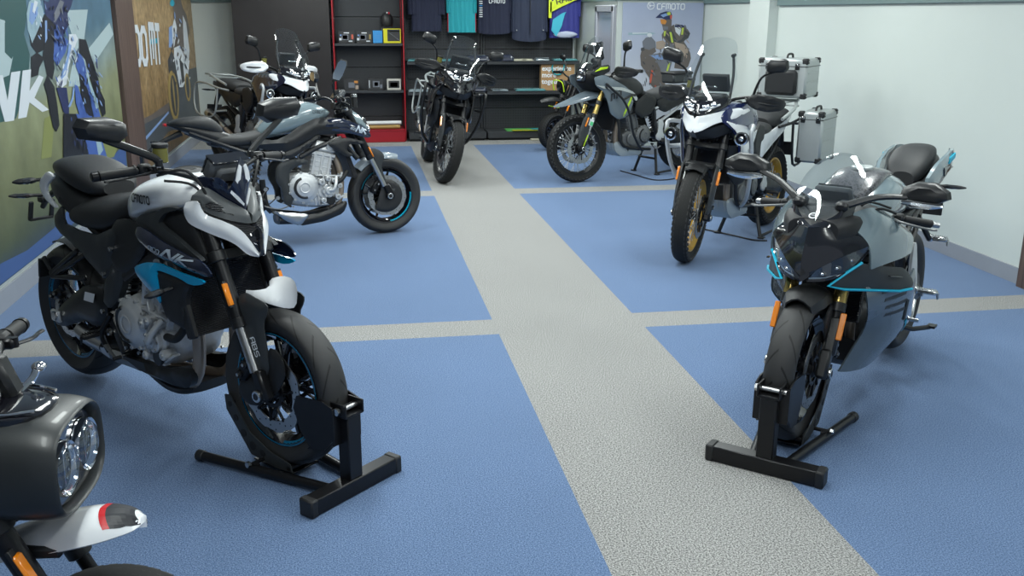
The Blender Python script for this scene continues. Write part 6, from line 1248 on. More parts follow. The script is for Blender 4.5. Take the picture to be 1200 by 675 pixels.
# ------------------------------------------------------------------ front wheel chock stand
def chock(name, x, y, h, label, post=None):
    # local: +x is the riding direction, the wheel stands on x<0 .. 0 and the upright post is ahead of it
    root = empty(name, (x, y, 0), h); tag(root, label, 'wheel stand'); bm = 'black_metal'
    g = G(bm); g.box((.34, 0, .033), (.062, .40, .062), ch=.004); f = g.build('cross_tube', root)
    for sg in (-1, 1): k = G('black_plastic'); k.box((.34, sg*.212, .033), (.068, .034, .068), ch=.006); k.build('end_cap', f)
    g = G(bm); g.cyl((-.235, -.02+.0, .026), (-.235, .0, .026), .02) if False else None
    g.box((.335, 0, .178), (.055, .065, .26), ch=.004, tap=(1, 1)); g.build('post', root)
    for sg in (-1, 1): r = G(bm); r.cyl((.32, sg*.06, .024), (-.31, sg*.170, .024), .019, n=16, ch=.003); o = r.build('side_tube', root); k = G('black_plastic'); k.cyl((-.295, sg*.1675, .024), (-.33, sg*.1735, .024), .022, n=16, ch=.004); k.build('end_cap', o)
    g = G(bm)
    g.box((.33, 0, .310), (.07, .085, .012), ch=.002)
    for sg in (-1, 1): g.box((.33, sg*.042, .332), (.075, .008, .05), ch=.002)
    g.cyl((.335, -.058, .332), (.335, .058, .332), .009, n=12, m='steel'); g.cyl((.335, -.062, .332), (.335, -.050, .332), .014, n=6, m='silver'); g.build('clamp', root)
    # curved front plate hugging the tyre
    for sg in (-1, 1):
        g = G(bm); g.pillow([V((a, sg*.068, b)) for a, b in ((.32, .22), (.32, .345), (.27, .36), (.14, .35), (.12, .30), (.15, .22), (.20, .16), (.27, .17))], 'y', .001, .006, m=bm, out=sg, rnd=0); g.build('side_plate', root)
    g = G(bm); g.box((.322, 0, .27), (.008, .136, .14), ch=.001); g.box((.23, 0, .19), (.008, .13, .12), R=Matrix.Rotation(.9, 3, 'Y'), ch=.001); g.build('front_plate', root)
    # rocking cradle behind: two perforated plates on a shaft
    for sg in (-1, 1):
        P = [(.10, .035), (.02, .028), (-.13, .045), (-.26, .20), (-.265, .26), (-.235, .265), (-.13, .135), (-.02, .085), (.09, .065)]
        g = G('dark_grey_paint'); g.pillow([V((a, sg*.075, b)) for a, b in P], 'y', .0005, .005, m='dark_grey_paint', out=sg, rnd=0)
        for a, b, r in ((-.235, .228, .011), (-.205, .178, .013), (-.165, .125, .016), (-.115, .085, .018), (-.06, .07, .015)): g.cyl((a, sg*.0735, b), (a, sg*.0765+sg*.001, b), r, n=16, m='rubber')
        g.build('cradle_plate', root)
    g = G(bm); g.cyl((-.06, -.135, .045), (-.06, .135, .045), .008, n=12); g.cyl((-.235, -.075, .23), (-.235, .075, .23), .008, n=10); g.cyl((.08, -.075, .045), (.08, .075, .045), .010, n=10)
    g.box((-.02, 0, .022), (.22, .13, .006), ch=.001); g.box((-.18, 0, .13), (.16, .13, .006), R=Matrix.Rotation(.82, 3, 'Y'), ch=.001)
    for sg in (-1, 1): g.cyl((-.06, sg*.105, .03), (-.06, sg*.13, .03), .020, n=12); g.bolt((-.06, sg*.145, .05), (0, sg, 0), .012, m='silver')
    g.build('cradle_axle', root)
    return root
# ------------------------------------------------------------------ room shell
def ns(nt, t): return nt.nodes.new('ShaderNode'+t)
def carpet(name, c1, c2, sc, c3=None):
    m = mat(name, c1, .95, spec=.1); nt = m.node_tree; b = nt.nodes['Principled BSDF']; L = nt.links.new
    tc = ns(nt, 'TexCoord'); n = ns(nt, 'TexNoise'); n.inputs['Scale'].default_value = sc; n.inputs['Detail'].default_value = 3; n.inputs['Roughness'].default_value = .8; L(tc.outputs['Object'], n.inputs['Vector'])
    cr = ns(nt, 'ValToRGB'); cr.color_ramp.elements[0].color = (*c1, 1); cr.color_ramp.elements[1].color = (*c2, 1); cr.color_ramp.elements[0].position = .40; cr.color_ramp.elements[1].position = .60; L(n.outputs['Fac'], cr.inputs[0])
    n2 = ns(nt, 'TexNoise'); n2.inputs['Scale'].default_value = 1.3; n2.inputs['Detail'].default_value = 5; L(tc.outputs['Object'], n2.inputs['Vector'])
    mr = ns(nt, 'MapRange'); mr.inputs['To Min'].default_value = .90; mr.inputs['To Max'].default_value = 1.10; L(n2.outputs['Fac'], mr.inputs['Value'])
    vm = ns(nt, 'VectorMath'); vm.operation = 'SCALE'; L(cr.outputs[0], vm.inputs[0]); L(mr.outputs[0], vm.inputs['Scale']); L(vm.outputs[0], b.inputs['Base Color'])
    bp = ns(nt, 'Bump'); bp.inputs['Distance'].default_value = .004; bp.inputs['Strength'].default_value = .6; L(n.outputs['Fac'], bp.inputs['Height']); L(bp.outputs[0], b.inputs['Normal']); b.inputs['Sheen Weight'].default_value = .15
    return m
carpet('carpet_blue', (.042, .088, .190), (.185, .270, .44), 190); carpet('carpet_grey', (.06, .06, .06), (.50, .495, .48), 165)
mat('wall_paint', (.57, .615, .585), .6, noise_amt=.03, noise_scale=2, bump=.03, bscale=90); mat('ceiling_paint', (.7, .72, .7), .7)
mat('base_grey', (.27, .29, .33), .6, noise_amt=.06, noise_scale=6); mat('band_green', (.14, .20, .20), .5); mat('door_grey', (.30, .31, .35), .45); mat('door_pane', (.36, .37, .43), .25)
mat('dark_panel', (.030, .026, .026), .28, noise_amt=.25, noise_scale=5); mat('shelf_dark', (.035, .038, .043), .45); mat('shelf_back', (.038, .041, .047), .5)
mat('red_frame', (.34, .008, .016), .35, coat=.3); mat('kraft', (.42, .25, .12), .75, noise_amt=.08); mat('teal_cloth', (.02, .36, .42), .75); mat('navy_cloth', (.014, .018, .045), .8); mat('navy_cloth_light', (.022, .030, .062), .75); mat('royal_cloth', (.03, .035, .22), .7)
mat('lime_cloth', (.60, .70, .03), .7); mat('aqua_cloth', (.05, .42, .56), .7); mat('pale_cloth', (.42, .46, .58), .7); mat('red_cloth', (.5, .01, .03), .7); mat('box_blue', (.04, .28, .65), .5); mat('box_yellow', (.75, .68, .02), .5); mat('box_black', (.03, .03, .032), .45); mat('box_white', (.55, .53, .48), .5)
mat('plastic_wrap', (.25, .30, .33), .15, coat=.8); mat('teal_pack', (.10, .27, .29), .25, coat=.6); mat('cream', (.50, .48, .38), .6); mat('navy_pack', (.03, .035, .06), .2, coat=.7); mat('green_mag', (.10, .42, .10), .4); mat('yellow_mag', (.6, .55, .03), .4); mat('gold_roll', (.38, .24, .07), .4)
mat('lamp_tube', (1, 1, .98), .5, emit=6)
def wood():
    m = mat('brown_wood', (.10, .06, .045), .5); nt = m.node_tree; b = nt.nodes['Principled BSDF']; L = nt.links.new
    tc = ns(nt, 'TexCoord'); mp = ns(nt, 'Mapping'); mp.inputs['Scale'].default_value = (30, 30, 1.2); L(tc.outputs['Object'], mp.inputs[0]); n = ns(nt, 'TexNoise'); n.inputs['Scale'].default_value = 1.5; n.inputs['Detail'].default_value = 6; L(mp.outputs[0], n.inputs['Vector'])
    cr = ns(nt, 'ValToRGB'); cr.color_ramp.elements[0].color = (.050, .030, .024, 1); cr.color_ramp.elements[1].color = (.15, .10, .082, 1); cr.color_ramp.elements[0].position = .3; cr.color_ramp.elements[1].position = .7; L(n.outputs['Fac'], cr.inputs[0]); L(cr.outputs[0], b.inputs['Base Color'])
wood()
def peg_mat():
    m = mat('perforated_steel', (.035, .038, .044), .5); nt = m.node_tree; b = nt.nodes['Principled BSDF']; L = nt.links.new
    tc = ns(nt, 'TexCoord'); v = ns(nt, 'TexVoronoi'); v.inputs['Scale'].default_value = 28; v.inputs['Randomness'].default_value = 0; L(tc.outputs['Object'], v.inputs['Vector'])
    cr = ns(nt, 'ValToRGB'); cr.color_ramp.elements[0].color = (.008, .008, .009, 1); cr.color_ramp.elements[1].color = (.042, .045, .052, 1); cr.color_ramp.elements[0].position = .15; cr.color_ramp.elements[1].position = .25; L(v.outputs['Distance'], cr.inputs[0]); L(cr.outputs[0], b.inputs['Base Color'])
peg_mat()
XL, XR, YB, YF, ZC = -2.06, 4.23, 13.6, -1.2, 2.75; XJ, YJ = 3.15, 11.45
def struct(name, g, parent=None, **k):
    o = g.build(name, parent, **k)
    if parent is None: o['kind'] = 'structure'
    return o
# floor: blue carpet tiles, a grey aisle and grey cross strips
def floor_build():
    g = G('carpet_blue'); xs = [XL, .737, 1.561, XR]; ys = [YF, 4.88, 5.14, 9.02, 9.30, 12.62, YB]
    for i in range(3):
        for j in range(len(ys)-1):
            m = 'carpet_grey' if i == 1 or j in (1, 3, 5) else 'carpet_blue'; k = len(g.v)
            g.add([(xs[i], ys[j], 0), (xs[i+1], ys[j], 0), (xs[i+1], ys[j+1], 0), (xs[i], ys[j+1], 0)], [(0, 1, 2, 3)], m)
    struct('floor', g)
floor_build()
def slab(name, lo, hi, m='wall_paint'):
    g = G(m); c = [(a+b)/2 for a, b in zip(lo, hi)]; g.box(c, [b-a for a, b in zip(lo, hi)], ch=.0005); return struct(name, g)
slab('wall_left', (XL-.12, YF, 0), (XL, YB, ZC)); slab('wall_right', (XR, YF, 0), (XR+.12, YJ+.12, ZC)); slab('wall_back', (XL-.12, YB, 0), (XJ+.1, YB+.12, ZC))
slab('wall_alcove', (XJ, YJ, 0), (XR, YB+.12, ZC)); slab('ceiling', (XL-.12, YF, ZC), (XR+.12, YB+.12, ZC+.1), 'ceiling_paint')
slab('trim_1', (XR-.10, 9.36, 0), (XR+.01, 9.85, ZC), 'wall_paint')
for n, lo, hi in (('baseboard_left', (XL, YF, 0), (XL+.014, YB, .125)), ('baseboard_right', (XR-.014, YF, 0), (XR, YJ, .105)), ('baseboard_back', (XL, YB-.014, 0), (XJ, YB, .11)), ('baseboard_alcove', (XJ-.014, YJ, 0), (XJ, YB, .11)), ('baseboard_front', (XJ-.014, YJ-.014, 0), (XR, YJ, .11))): slab(n, lo, hi, 'base_grey')
for n, lo, hi in (('trim_2', (XR-.03, YF, 1.765), (XR, 9.34, 2.02)), ('trim_3', (XR-.03, 9.87, 1.80), (XR, YJ-.03, 2.02)), ('trim_4', (XJ+.0, YJ-.03, 1.835), (XR, YJ, 2.02)), ('trim_5', (XL, YB-.03, 1.80), (XJ, YB, 2.02)), ('trim_6', (XJ-.03, YJ-.03, 1.83), (XJ, YB-.03, 2.02))): slab(n, lo, hi, 'band_green')
slab('trim_7', (XL, 9.12, .0), (XL+.06, 9.82, ZC), 'brown_wood'); slab('trim_8', (XR-.05, 5.06, 0), (XR, 5.33, ZC), 'brown_wood')
g = G('door_grey')                          # door in the side of the alcove
for a, b in (((XJ-.02, 12.33, .0), (XJ-.02, 12.33, 1.77)), ((XJ-.02, 11.53, .0), (XJ-.02, 11.53, 1.77))): g.bar(a, b, .09, .05, up=(1, 0, 0))
g.bar((XJ-.02, 11.49, 1.74), (XJ-.02, 12.37, 1.74), .05, .08); d = struct('door_1', g); k = G('door_pane'); k.box((XJ-.004, 11.93, .86), (.02, .72, 1.70), ch=.004); k.build('door_leaf', d); k = G('steel'); k.cyl((XJ-.04, 11.66, .95), (XJ-.01, 11.66, .95), .012); k.bar((XJ-.045, 11.66, .95), (XJ-.045, 11.78, .95), .012); k.build('door_handle', d)
slab('wall_panel', (-1.47, 13.12, 0), (-.25, 13.45, 2.3), 'dark_panel')
bpy.data.objects['wall_panel'].name = 'trim_9'
mat('panel_grey', (.045, .05, .055), .5); slab('added_dark_panel', (XL, YF, .14), (XL+.02, 4.98, 2.4), 'panel_grey')  # dark panel added out of view to keep the near bike's reflections neutral

# ------------------------------------------------------------------ ceiling lights
def tube_light(x, y, power, L=1.2):
    t = empty('ceiling_light', (x, y, ZC)); tag(t, 'white twin tube ceiling light above the showroom floor', 'ceiling light', 'twin tube lights on the ceiling')
    g = G('white_paint'); g.box((0, 0, -.03), (.16, L+.06, .05), ch=.01); g.build('housing', t)
    for sg in (-1, 1): k = G('lamp_tube'); k.cyl((sg*.045, -L/2, -.075), (sg*.045, L/2, -.075), .016, n=12); k.build('tube', t)
    ld = bpy.data.lights.new('tube_glow', 'AREA'); ld.shape = 'RECTANGLE'; ld.size = .22; ld.size_y = L; ld.energy = power; ld.color = (.93, 1.0, .97); lo = bpy.data.objects.new('tube_glow', ld); COL.objects.link(lo); lo.location = (x, y, ZC-.11)
PW = .62
for x in (-.55, 2.9):
    for y, p in ((1.4, 42), (4.2, 58), (7.0, 56), (9.4, 60), (11.8, 54)): tube_light(x, y, p*PW)
for y, p in ((1.6, 26), (3.7, 46), (5.8, 48), (8.2, 46), (10.6, 46)): tube_light(1.15, y, p*PW)
w = bpy.data.worlds.new('daylight'); scene.world = w; w.use_nodes = True; w.node_tree.nodes['Background'].inputs[0].default_value = (.72, .84, 1.0, 1); w.node_tree.nodes['Background'].inputs[1].default_value = .36
scene.view_settings.view_transform = 'Standard'; scene.view_settings.look = 'None'; scene.view_settings.gamma = 1; scene.view_settings.use_curve_mapping = False; scene.view_settings.exposure = -.06

# ------------------------------------------------------------------ posters (printed pictures, flat on the wall)
def pm(name, c): return mat(name, c, .45)
def print_mat(name, stops, axis, lo, hi, noise=.25, nscale=2.5, amt=.25, dist=.0):
    # the print's own colours: a banded picture with mottling
    m = mat(name, (.5, .5, .5), .45); nt = m.node_tree; b = nt.nodes['Principled BSDF']; L = nt.links.new; tc = ns(nt, 'TexCoord'); sp = ns(nt, 'SeparateXYZ'); L(tc.outputs['Object'], sp.inputs[0])
    n = ns(nt, 'TexNoise'); n.inputs['Scale'].default_value = nscale; n.inputs['Detail'].default_value = 6; L(tc.outputs['Object'], n.inputs['Vector'])
    mr = ns(nt, 'MapRange'); mr.inputs['From Min'].default_value = lo; mr.inputs['From Max'].default_value = hi; L(sp.outputs[axis], mr.inputs['Value'])
    ad = ns(nt, 'Math'); ad.operation = 'MULTIPLY_ADD'; ad.inputs[1].default_value = noise; L(n.outputs['Fac'], ad.inputs[0]); ad2 = ns(nt, 'Math'); ad2.operation = 'SUBTRACT'; ad2.inputs[1].default_value = noise*.5; L(mr.outputs[0], ad.inputs[2]); L(ad.outputs[0], ad2.inputs[0])
    cr = ns(nt, 'ValToRGB'); e = cr.color_ramp.elements
    while len(e) < len(stops): e.new(.5)
    for q, (p, c) in zip(e, stops): q.position = p; q.color = (*c, 1)
    L(ad2.outputs[0], cr.inputs[0]); n3 = ns(nt, 'TexNoise'); n3.inputs['Scale'].default_value = nscale*6; n3.inputs['Detail'].default_value = 8; L(tc.outputs['Object'], n3.inputs['Vector']); m3 = ns(nt, 'MapRange'); m3.inputs['To Min'].default_value = 1-amt*2; m3.inputs['To Max'].default_value = 1+amt*2; L(n3.outputs['Fac'], m3.inputs['Value'])
    vm = ns(nt, 'VectorMath'); vm.operation = 'SCALE'; L(cr.outputs[0], vm.inputs[0]); L(m3.outputs[0], vm.inputs['Scale']); L(vm.outputs[0], b.inputs['Base Color'])
for n, c in (('ink_black', (.012, .014, .02)), ('ink_navy', (.02, .03, .10)), ('ink_blue', (.06, .12, .38)), ('ink_sky', (.22, .34, .60)), ('ink_white', (.62, .66, .70)), ('ink_grey', (.16, .17, .20)), ('ink_pale', (.30, .42, .48)), ('ink_ochre', (.34, .24, .08)), ('ink_dark', (.055, .06, .065)), ('ink_teal', (.03, .35, .48)), ('ink_road', (.07, .08, .09)), ('ink_brown', (.13, .11, .10)), ('ink_orange', (.62, .25, .05)), ('ink_lime', (.5, .62, .08)), ('ink_red', (.55, .10, .06)), ('ink_tan', (.38, .30, .24)), ('ink_olive', (.22, .24, .08)), ('ink_green', (.03, .09, .09)), ('ink_haze', (.40, .50, .52)), ('ink_roadblue', (.05, .10, .26))): pm(n, c)
print_mat('print_meadow', [(0, (.02, .04, .09)), (.12, (.07, .085, .04)), (.30, (.14, .15, .07)), (.55, (.24, .26, .15)), (.66, (.22, .28, .27)), (.78, (.08, .16, .22)), (1, (.07, .15, .25))], 2, .1, 2.0, noise=.22, nscale=.8, amt=.22)
print_mat('print_sandstone', [(0, (.12, .075, .03)), (.4, (.24, .155, .07)), (.7, (.36, .25, .13)), (1, (.27, .18, .09))], 2, 0, 2.2, noise=.8, nscale=2.2, amt=.45)
print_mat('print_sky', [(0, (.50, .53, .58)), (.35, (.52, .55, .62)), (.6, (.42, .46, .58)), (1, (.33, .38, .54))], 2, .3, 2.0, noise=.25, nscale=1.2, amt=.03)
def art(g, base, items, crop, plane, nrm, lift0=.0006):
    x0, y0, k = crop; n = V(nrm)
    for i, (m, pts) in enumerate(items):
        P = [at(x0+u/k, y0+v/k, **plane)+n*(lift0+.0002*i) for u, v in pts]
        for p in P:
            p.z = min(max(p.z, .17), 2.1)
            if 'x' in plane and m not in ('ink_road',) and items[0][0] == 'ink_roadblue': p.y = min(max(p.y, 5.05), 9.09)
            if 'x' in plane and items[0][0] == 'ink_road': p.y = min(max(p.y, 9.87), 13.79)
        g.prism(P, -n*.0002, m)
def ell(cx, cy, rx, ry, rot=0, n=22): return [(cx+rx*cos(2*pi*i/n)*cos(rot)-ry*sin(2*pi*i/n)*sin(rot), cy+rx*cos(2*pi*i/n)*sin(rot)+ry*sin(2*pi*i/n)*cos(rot)) for i in range(n)]
def slivers(seed, n, box, ang, inks, L=(8, 40), Wd=(2, 7)):
    r = random.Random(seed); out = []
    for _ in range(n):
        x = r.uniform(box[0], box[2]); y = r.uniform(box[1], box[3]); a = ang+r.uniform(-.45, .45); l = r.uniform(*L)/2; w_ = r.uniform(*Wd)/2; c_, s_ = cos(a), sin(a)
        out.append((r.choice(inks), [(x+c_*u*l-s_*v*w_, y+s_*u*l+c_*v*w_) for u, v in ((-1, 0), (-.3, -1), (.6, -.7), (1, .1), (.4, 1), (-.5, .8))]))
    return out
# meadow poster on the left wall, with a stunt rider
g = G('print_meadow'); px_ = XL+.024; g.box((px_-.006, 7.07, 1.14), (.012, 4.06, 1.95), ch=.0003)
A1 = (0, 0, 3.75)
art(g, None, [
 ('ink_roadblue', [(-60, 1240), (0, 1160), (120, 1100), (240, 1000), (330, 880), (430, 760), (520, 660), (560, 640), (560, 760), (420, 880), (250, 1080), (100, 1200), (-60, 1330)]),
 ('ink_green', [(-80, -40), (110, -40), (120, 60), (105, 150), (130, 240), (125, 330), (100, 430), (70, 520), (-80, 560)]),
 ('ink_haze', [(-80, 60), (20, 90), (60, 230), (40, 330), (-80, 380)]), ('ink_green', [(20, 100), (60, 90), (80, 200), (50, 260), (20, 230)]),
 ('ink_haze', [(280, 45), (385, 42), (360, 250), (480, 100), (500, 150), (400, 300), (380, 380), (300, 380), (330, 200)]),
 ('ink_olive', [(195, 520), (240, 500), (225, 690), (180, 700)]), ('ink_olive', [(440, 560), (520, 640), (500, 690), (430, 700)]),
 ('ink_white', [(-40, 335), (10, 330), (32, 440), (48, 318), (88, 312), (60, 530), (20, 536), (-6, 440), (-16, 545), (-60, 545)]),
 ('ink_white', [(98, 310), (135, 305), (128, 400), (170, 330), (190, 340), (150, 430), (214, 482), (185, 492), (128, 450), (115, 515), (78, 522)]),
 ('ink_black', [(140, 60), (190, 60), (200, 150), (190, 220), (160, 235), (135, 200), (125, 140)]),
 ('ink_pale', [(150, -30), (175, 0), (192, 60), (170, 120), (140, 190), (120, 130), (115, 60), (125, 10), (145, -10)]), ('ink_sky', [(135, 10), (160, 20), (165, 60), (140, 110), (125, 90), (130, 40)]), ('ink_white', [(150, 0), (165, 10), (150, 60), (140, 50)]),
 ('ink_navy', [(190, 0), (210, 10), (225, -20), (330, -40), (310, 30), (295, 60), (300, 110), (280, 150), (260, 160), (240, 130), (225, 110), (200, 70)]), ('ink_grey', [(262, 0), (280, 10), (262, 60), (240, 100), (235, 60)]),
 ('ink_black', [(192, 60), (240, 110), (250, 170), (232, 240), (238, 300), (228, 350), (205, 330), (190, 260), (170, 300), (165, 330), (135, 340), (135, 250), (160, 230), (185, 250), (195, 180)]),
 ('ink_blue', [(236, 130), (250, 125), (275, 160), (300, 180), (285, 230), (250, 290), (232, 260), (236, 200)]), ('ink_sky', [(195, 90), (204, 90), (205, 170), (196, 190)]),
 ('ink_white', [(300, 150), (330, 150), (340, 170), (318, 230), (300, 290), (290, 370), (270, 385), (245, 370), (250, 340), (275, 310), (295, 230), (300, 190)]), ('ink_sky', [(300, 190), (312, 200), (285, 330), (268, 350), (262, 335), (290, 260)]),
 ('ink_black', [(345, 170), (375, 175), (395, 240), (415, 300), (430, 350), (440, 400), (458, 440), (462, 500), (448, 512), (430, 450), (405, 380), (390, 330), (372, 260), (345, 230)]),
 ('ink_blue', [(335, 230), (352, 240), (365, 260), (380, 330), (400, 400), (425, 460), (440, 515), (405, 515), (385, 440), (365, 380), (345, 330), (330, 290)]), ('ink_black', [(345, 320), (365, 340), (390, 420), (410, 515), (380, 515), (355, 420)]), ('ink_pale', [(372, 320), (382, 330), (420, 430), (432, 470), (420, 480)]),
 ('ink_black', [(205, 330), (235, 380), (250, 470), (258, 550), (245, 578), (230, 560), (215, 490), (205, 420), (190, 370)]), ('ink_navy', [(245, 385), (290, 385), (300, 470), (300, 520), (275, 490), (260, 440)]),
 ('ink_blue', [(325, 370), (340, 380), (370, 480), (382, 520), (350, 520), (330, 450)]), ('ink_sky', [(318, 380), (325, 390), (318, 440), (305, 470), (295, 470), (312, 430)]),
 ('ink_black', [(275, 500), (330, 500), (350, 580), (380, 640), (395, 700), (370, 710), (300, 720), (275, 690)]), ('ink_blue', [(330, 500), (400, 510), (440, 600), (470, 700), (500, 760), (400, 760), (380, 640)]), ('ink_pale', [(405, 540), (418, 540), (450, 660), (430, 690)]), ('ink_black', [(300, 690), (390, 700), (380, 760), (320, 750)]),
]+slivers(3, 34, (200, 30, 300, 200), 1.3, ('ink_navy', 'ink_grey', 'ink_blue', 'ink_black'))+slivers(4, 46, (235, 120, 330, 380), 1.5, ('ink_navy', 'ink_blue', 'ink_sky', 'ink_black', 'ink_white'))+slivers(5, 40, (340, 240, 430, 500), 1.2, ('ink_blue', 'ink_navy', 'ink_sky', 'ink_black'))+slivers(6, 26, (290, 500, 380, 690), 1.4, ('ink_navy', 'ink_blue', 'ink_black'))+slivers(7, 12, (125, 10, 175, 170), 1.4, ('ink_white', 'ink_sky', 'ink_blue')), A1, dict(x=px_), (1, 0, 0)); o = g.build('poster'); tag(o, 'large printed poster of a stunt rider on a meadow road, left wall', 'poster')
# sandstone poster beyond the wooden post
g = G('print_sandstone'); g.box((px_-.006, 11.83, 1.14), (.012, 3.94, 1.94), ch=.0003)
A2 = (100, 0, 3.375)
art(g, None, [
 ('ink_road', [(190, 520), (215, 480), (330, 440), (335, 300), (440, 265), (455, 480), (330, 520), (225, 640), (225, 720), (150, 720)]), ('ink_brown', [(215, 475), (260, 455), (330, 405), (330, 440), (225, 495)]),
 ('ink_sky', [(222, 570), (215, 560), (328, 440), (330, 448)]),
 ('ink_brown', [(330, -30), (345, 20), (352, 60), (345, 110), (335, 160), (340, 190), (400, 190), (412, 120), (400, 60), (385, 30), (370, -30)]), ('ink_white', [(352, 70), (362, 110), (352, 180), (340, 200), (330, 150), (345, 100)]), ('ink_white', [(385, 60), (398, 90), (412, 200), (405, 280), (395, 250), (388, 150)]), ('ink_sky', [(330, 110), (342, 100), (345, 180), (330, 190)]), ('ink_teal', ell(343, 12, 9, 13)),
 ('ink_white', [(350, 190), (372, 180), (395, 230), (412, 240), (405, 300), (385, 345), (372, 345), (360, 280), (350, 240)]), ('ink_dark', [(340, 200), (352, 230), (362, 300), (372, 350), (350, 330), (330, 290), (325, 240)]), ('ink_dark', [(370, 230), (385, 250), (392, 320), (382, 330)]),
 ('ink_ochre', ell(348, 378, 20, 100, -.08)), ('ink_dark', ell(350, 378, 13, 82, -.08)), ('ink_ochre', ell(350, 378, 3, 70, -.1)), ('ink_ochre', ell(404, 345, 11, 56, -.08)), ('ink_dark', ell(404, 345, 6, 44, -.08)),
 ('ink_teal', [(252, 156), (290, 150), (288, 170), (250, 176)]),
]+slivers(8, 40, (335, 60, 410, 330), 1.4, ('ink_brown', 'ink_dark', 'ink_white', 'ink_sky', 'ink_grey'), (8, 36), (2, 6)), A2, dict(x=px_), (1, 0, 0))
for txt, a, b, h in (('00', (200, 250), (254, 246), .32), ('MT', (262, 246), (306, 243), .36)):
    p0, p1 = [at(100+u/3.375, v/3.375, x=px_+.006) for u, v in (a, b)]; Q, W = letters(txt, 1.0, .24, .12); L_ = (p1-p0).length
    decal(g, [[V((p.x*L_/W, p.y*h)) for p in q] for q in Q], p0, (p1-p0)/L_, V((0, 0, 1)), 'ink_white')
o = g.build('poster'); tag(o, 'printed poster of a rider before orange sandstone, between wooden post and corner', 'poster')
# sky poster in the back right corner
g = G('print_sky'); yq = YJ-.016; g.box((3.71, yq-.001, 1.06), (1.00, .014, 1.50), ch=.0005)
A3 = (720, 0, 6.136); yq -= .009
art(g, None, [
 ('ink_pale', [(100, 235), (260, 232), (300, 240), (260, 250), (100, 252)]), ('ink_white', [(130, 236), (240, 234), (240, 240), (130, 243)]),
 ('ink_brown', [(350, 270), (345, 300), (340, 250), (360, 215), (400, 190), (440, 172), (490, 180), (530, 215), (545, 240), (520, 270), (500, 300), (520, 330), (545, 380), (550, 420), (530, 480), (500, 500), (430, 490), (440, 400), (420, 320), (380, 310)]),
 ('ink_dark', [(360, 235), (395, 220), (420, 230), (450, 290), (430, 310), (395, 300), (365, 270)]), ('ink_lime', [(395, 230), (410, 232), (425, 305), (410, 305)]), ('ink_lime', [(355, 225), (372, 222), (365, 260), (355, 260)]), ('ink_white', [(430, 175), (460, 180), (480, 210), (470, 260), (440, 230)]), ('ink_navy', [(432, 180), (486, 178), (510, 190), (490, 195), (436, 196)]), ('ink_lime', [(485, 200), (500, 200), (492, 250), (480, 250)]),
 ('ink_dark', [(505, 215), (545, 240), (530, 275), (470, 310), (440, 320), (430, 305), (480, 285), (500, 260)]), ('ink_tan', [(430, 300), (500, 320), (530, 360), (520, 420), (480, 380), (440, 340)]),
 ('ink_tan', [(300, 300), (350, 290), (370, 310), (360, 340), (330, 360), (300, 350)]), ('ink_grey', [(360, 320), (400, 310), (430, 320), (420, 350), (370, 355)]),
 ('ink_navy', [(295, 128), (330, 95), (370, 82), (405, 85), (415, 110), (408, 140), (385, 150), (340, 130)]), ('ink_sky', [(330, 108), (370, 95), (385, 110), (350, 125)]), ('ink_lime', [(375, 92), (400, 84), (405, 105), (385, 112)]), ('ink_red', [(398, 110), (415, 108), (412, 135), (400, 138)]),
 ('ink_brown', [(330, 140), (345, 190), (350, 218), (390, 215), (410, 180), (412, 140)]), ('ink_orange', [(328, 138), (365, 140), (375, 155), (365, 175), (335, 172)]), ('ink_grey', [(345, 190), (385, 190), (385, 212), (355, 216)]),
 ('ink_grey', [(200, 300), (225, 270), (262, 262), (295, 300), (298, 345), (250, 360), (205, 340)]), ('ink_white', ell(252, 252, 18, 15)), ('ink_brown', [(185, 400), (200, 340), (250, 360), (290, 340), (300, 370), (260, 400), (280, 470), (250, 560), (190, 470)]), ('ink_dark', [(190, 345), (215, 340), (215, 365), (190, 365)]),
 ('ink_brown', [(250, 400), (300, 420), (330, 500), (370, 620), (300, 660), (255, 600), (240, 500)]), ('ink_grey', [(245, 395), (300, 385), (330, 380), (390, 400), (415, 440), (400, 500), (372, 600), (360, 580), (330, 500), (300, 430)]), ('ink_sky', [(262, 400), (330, 392), (385, 410), (340, 430), (300, 425)]), ('ink_lime', [(388, 450), (400, 455), (368, 570), (358, 560)]), ('ink_red', [(265, 500), (278, 510), (262, 600), (250, 590)]), ('ink_red', [(290, 600), (305, 610), (300, 650), (288, 640)]),
]+slivers(9, 36, (360, 180, 530, 470), 1.0, ('ink_brown', 'ink_dark', 'ink_tan', 'ink_grey'), (10, 50), (4, 12))+slivers(10, 30, (200, 350, 330, 640), 1.2, ('ink_brown', 'ink_dark', 'ink_grey'), (10, 50), (4, 12)), A3, dict(y=yq), (0, -1, 0))
p0, p1 = [at(720+u/6.136, v/6.136, y=yq-.009) for u, v in ((308, 66), (512, 68))]; Q, W = letters('CFMOTO', 1.0, .2); L_ = (p1-p0).length; decal(g, [[V((p.x*L_/W, p.y*.062)) for p in q] for q in Q], p0, (p1-p0)/L_, V((0, 0, 1)), 'text_white')
c = at(720+262/6.136, 40/6.136, y=yq-.009); g.lathe([(.038, 0), (.046, 0)], c, (0, -1, 0), n=28, m='text_white'); decal(g, [[V((p.x*.028-.026, p.y*.03-.015)) for p in q] for q in letters('S', 1.3, .2)[0]], c, V((1, 0, 0)), V((0, 0, 1)), 'text_white'); g.bar(c+V((-.02, 0, 0)), c+V((.04, 0, 0)), .002, .007, m='text_white')
o = g.build('poster'); tag(o, 'pale sky poster of a helmeted off road rider with white lettering', 'poster')

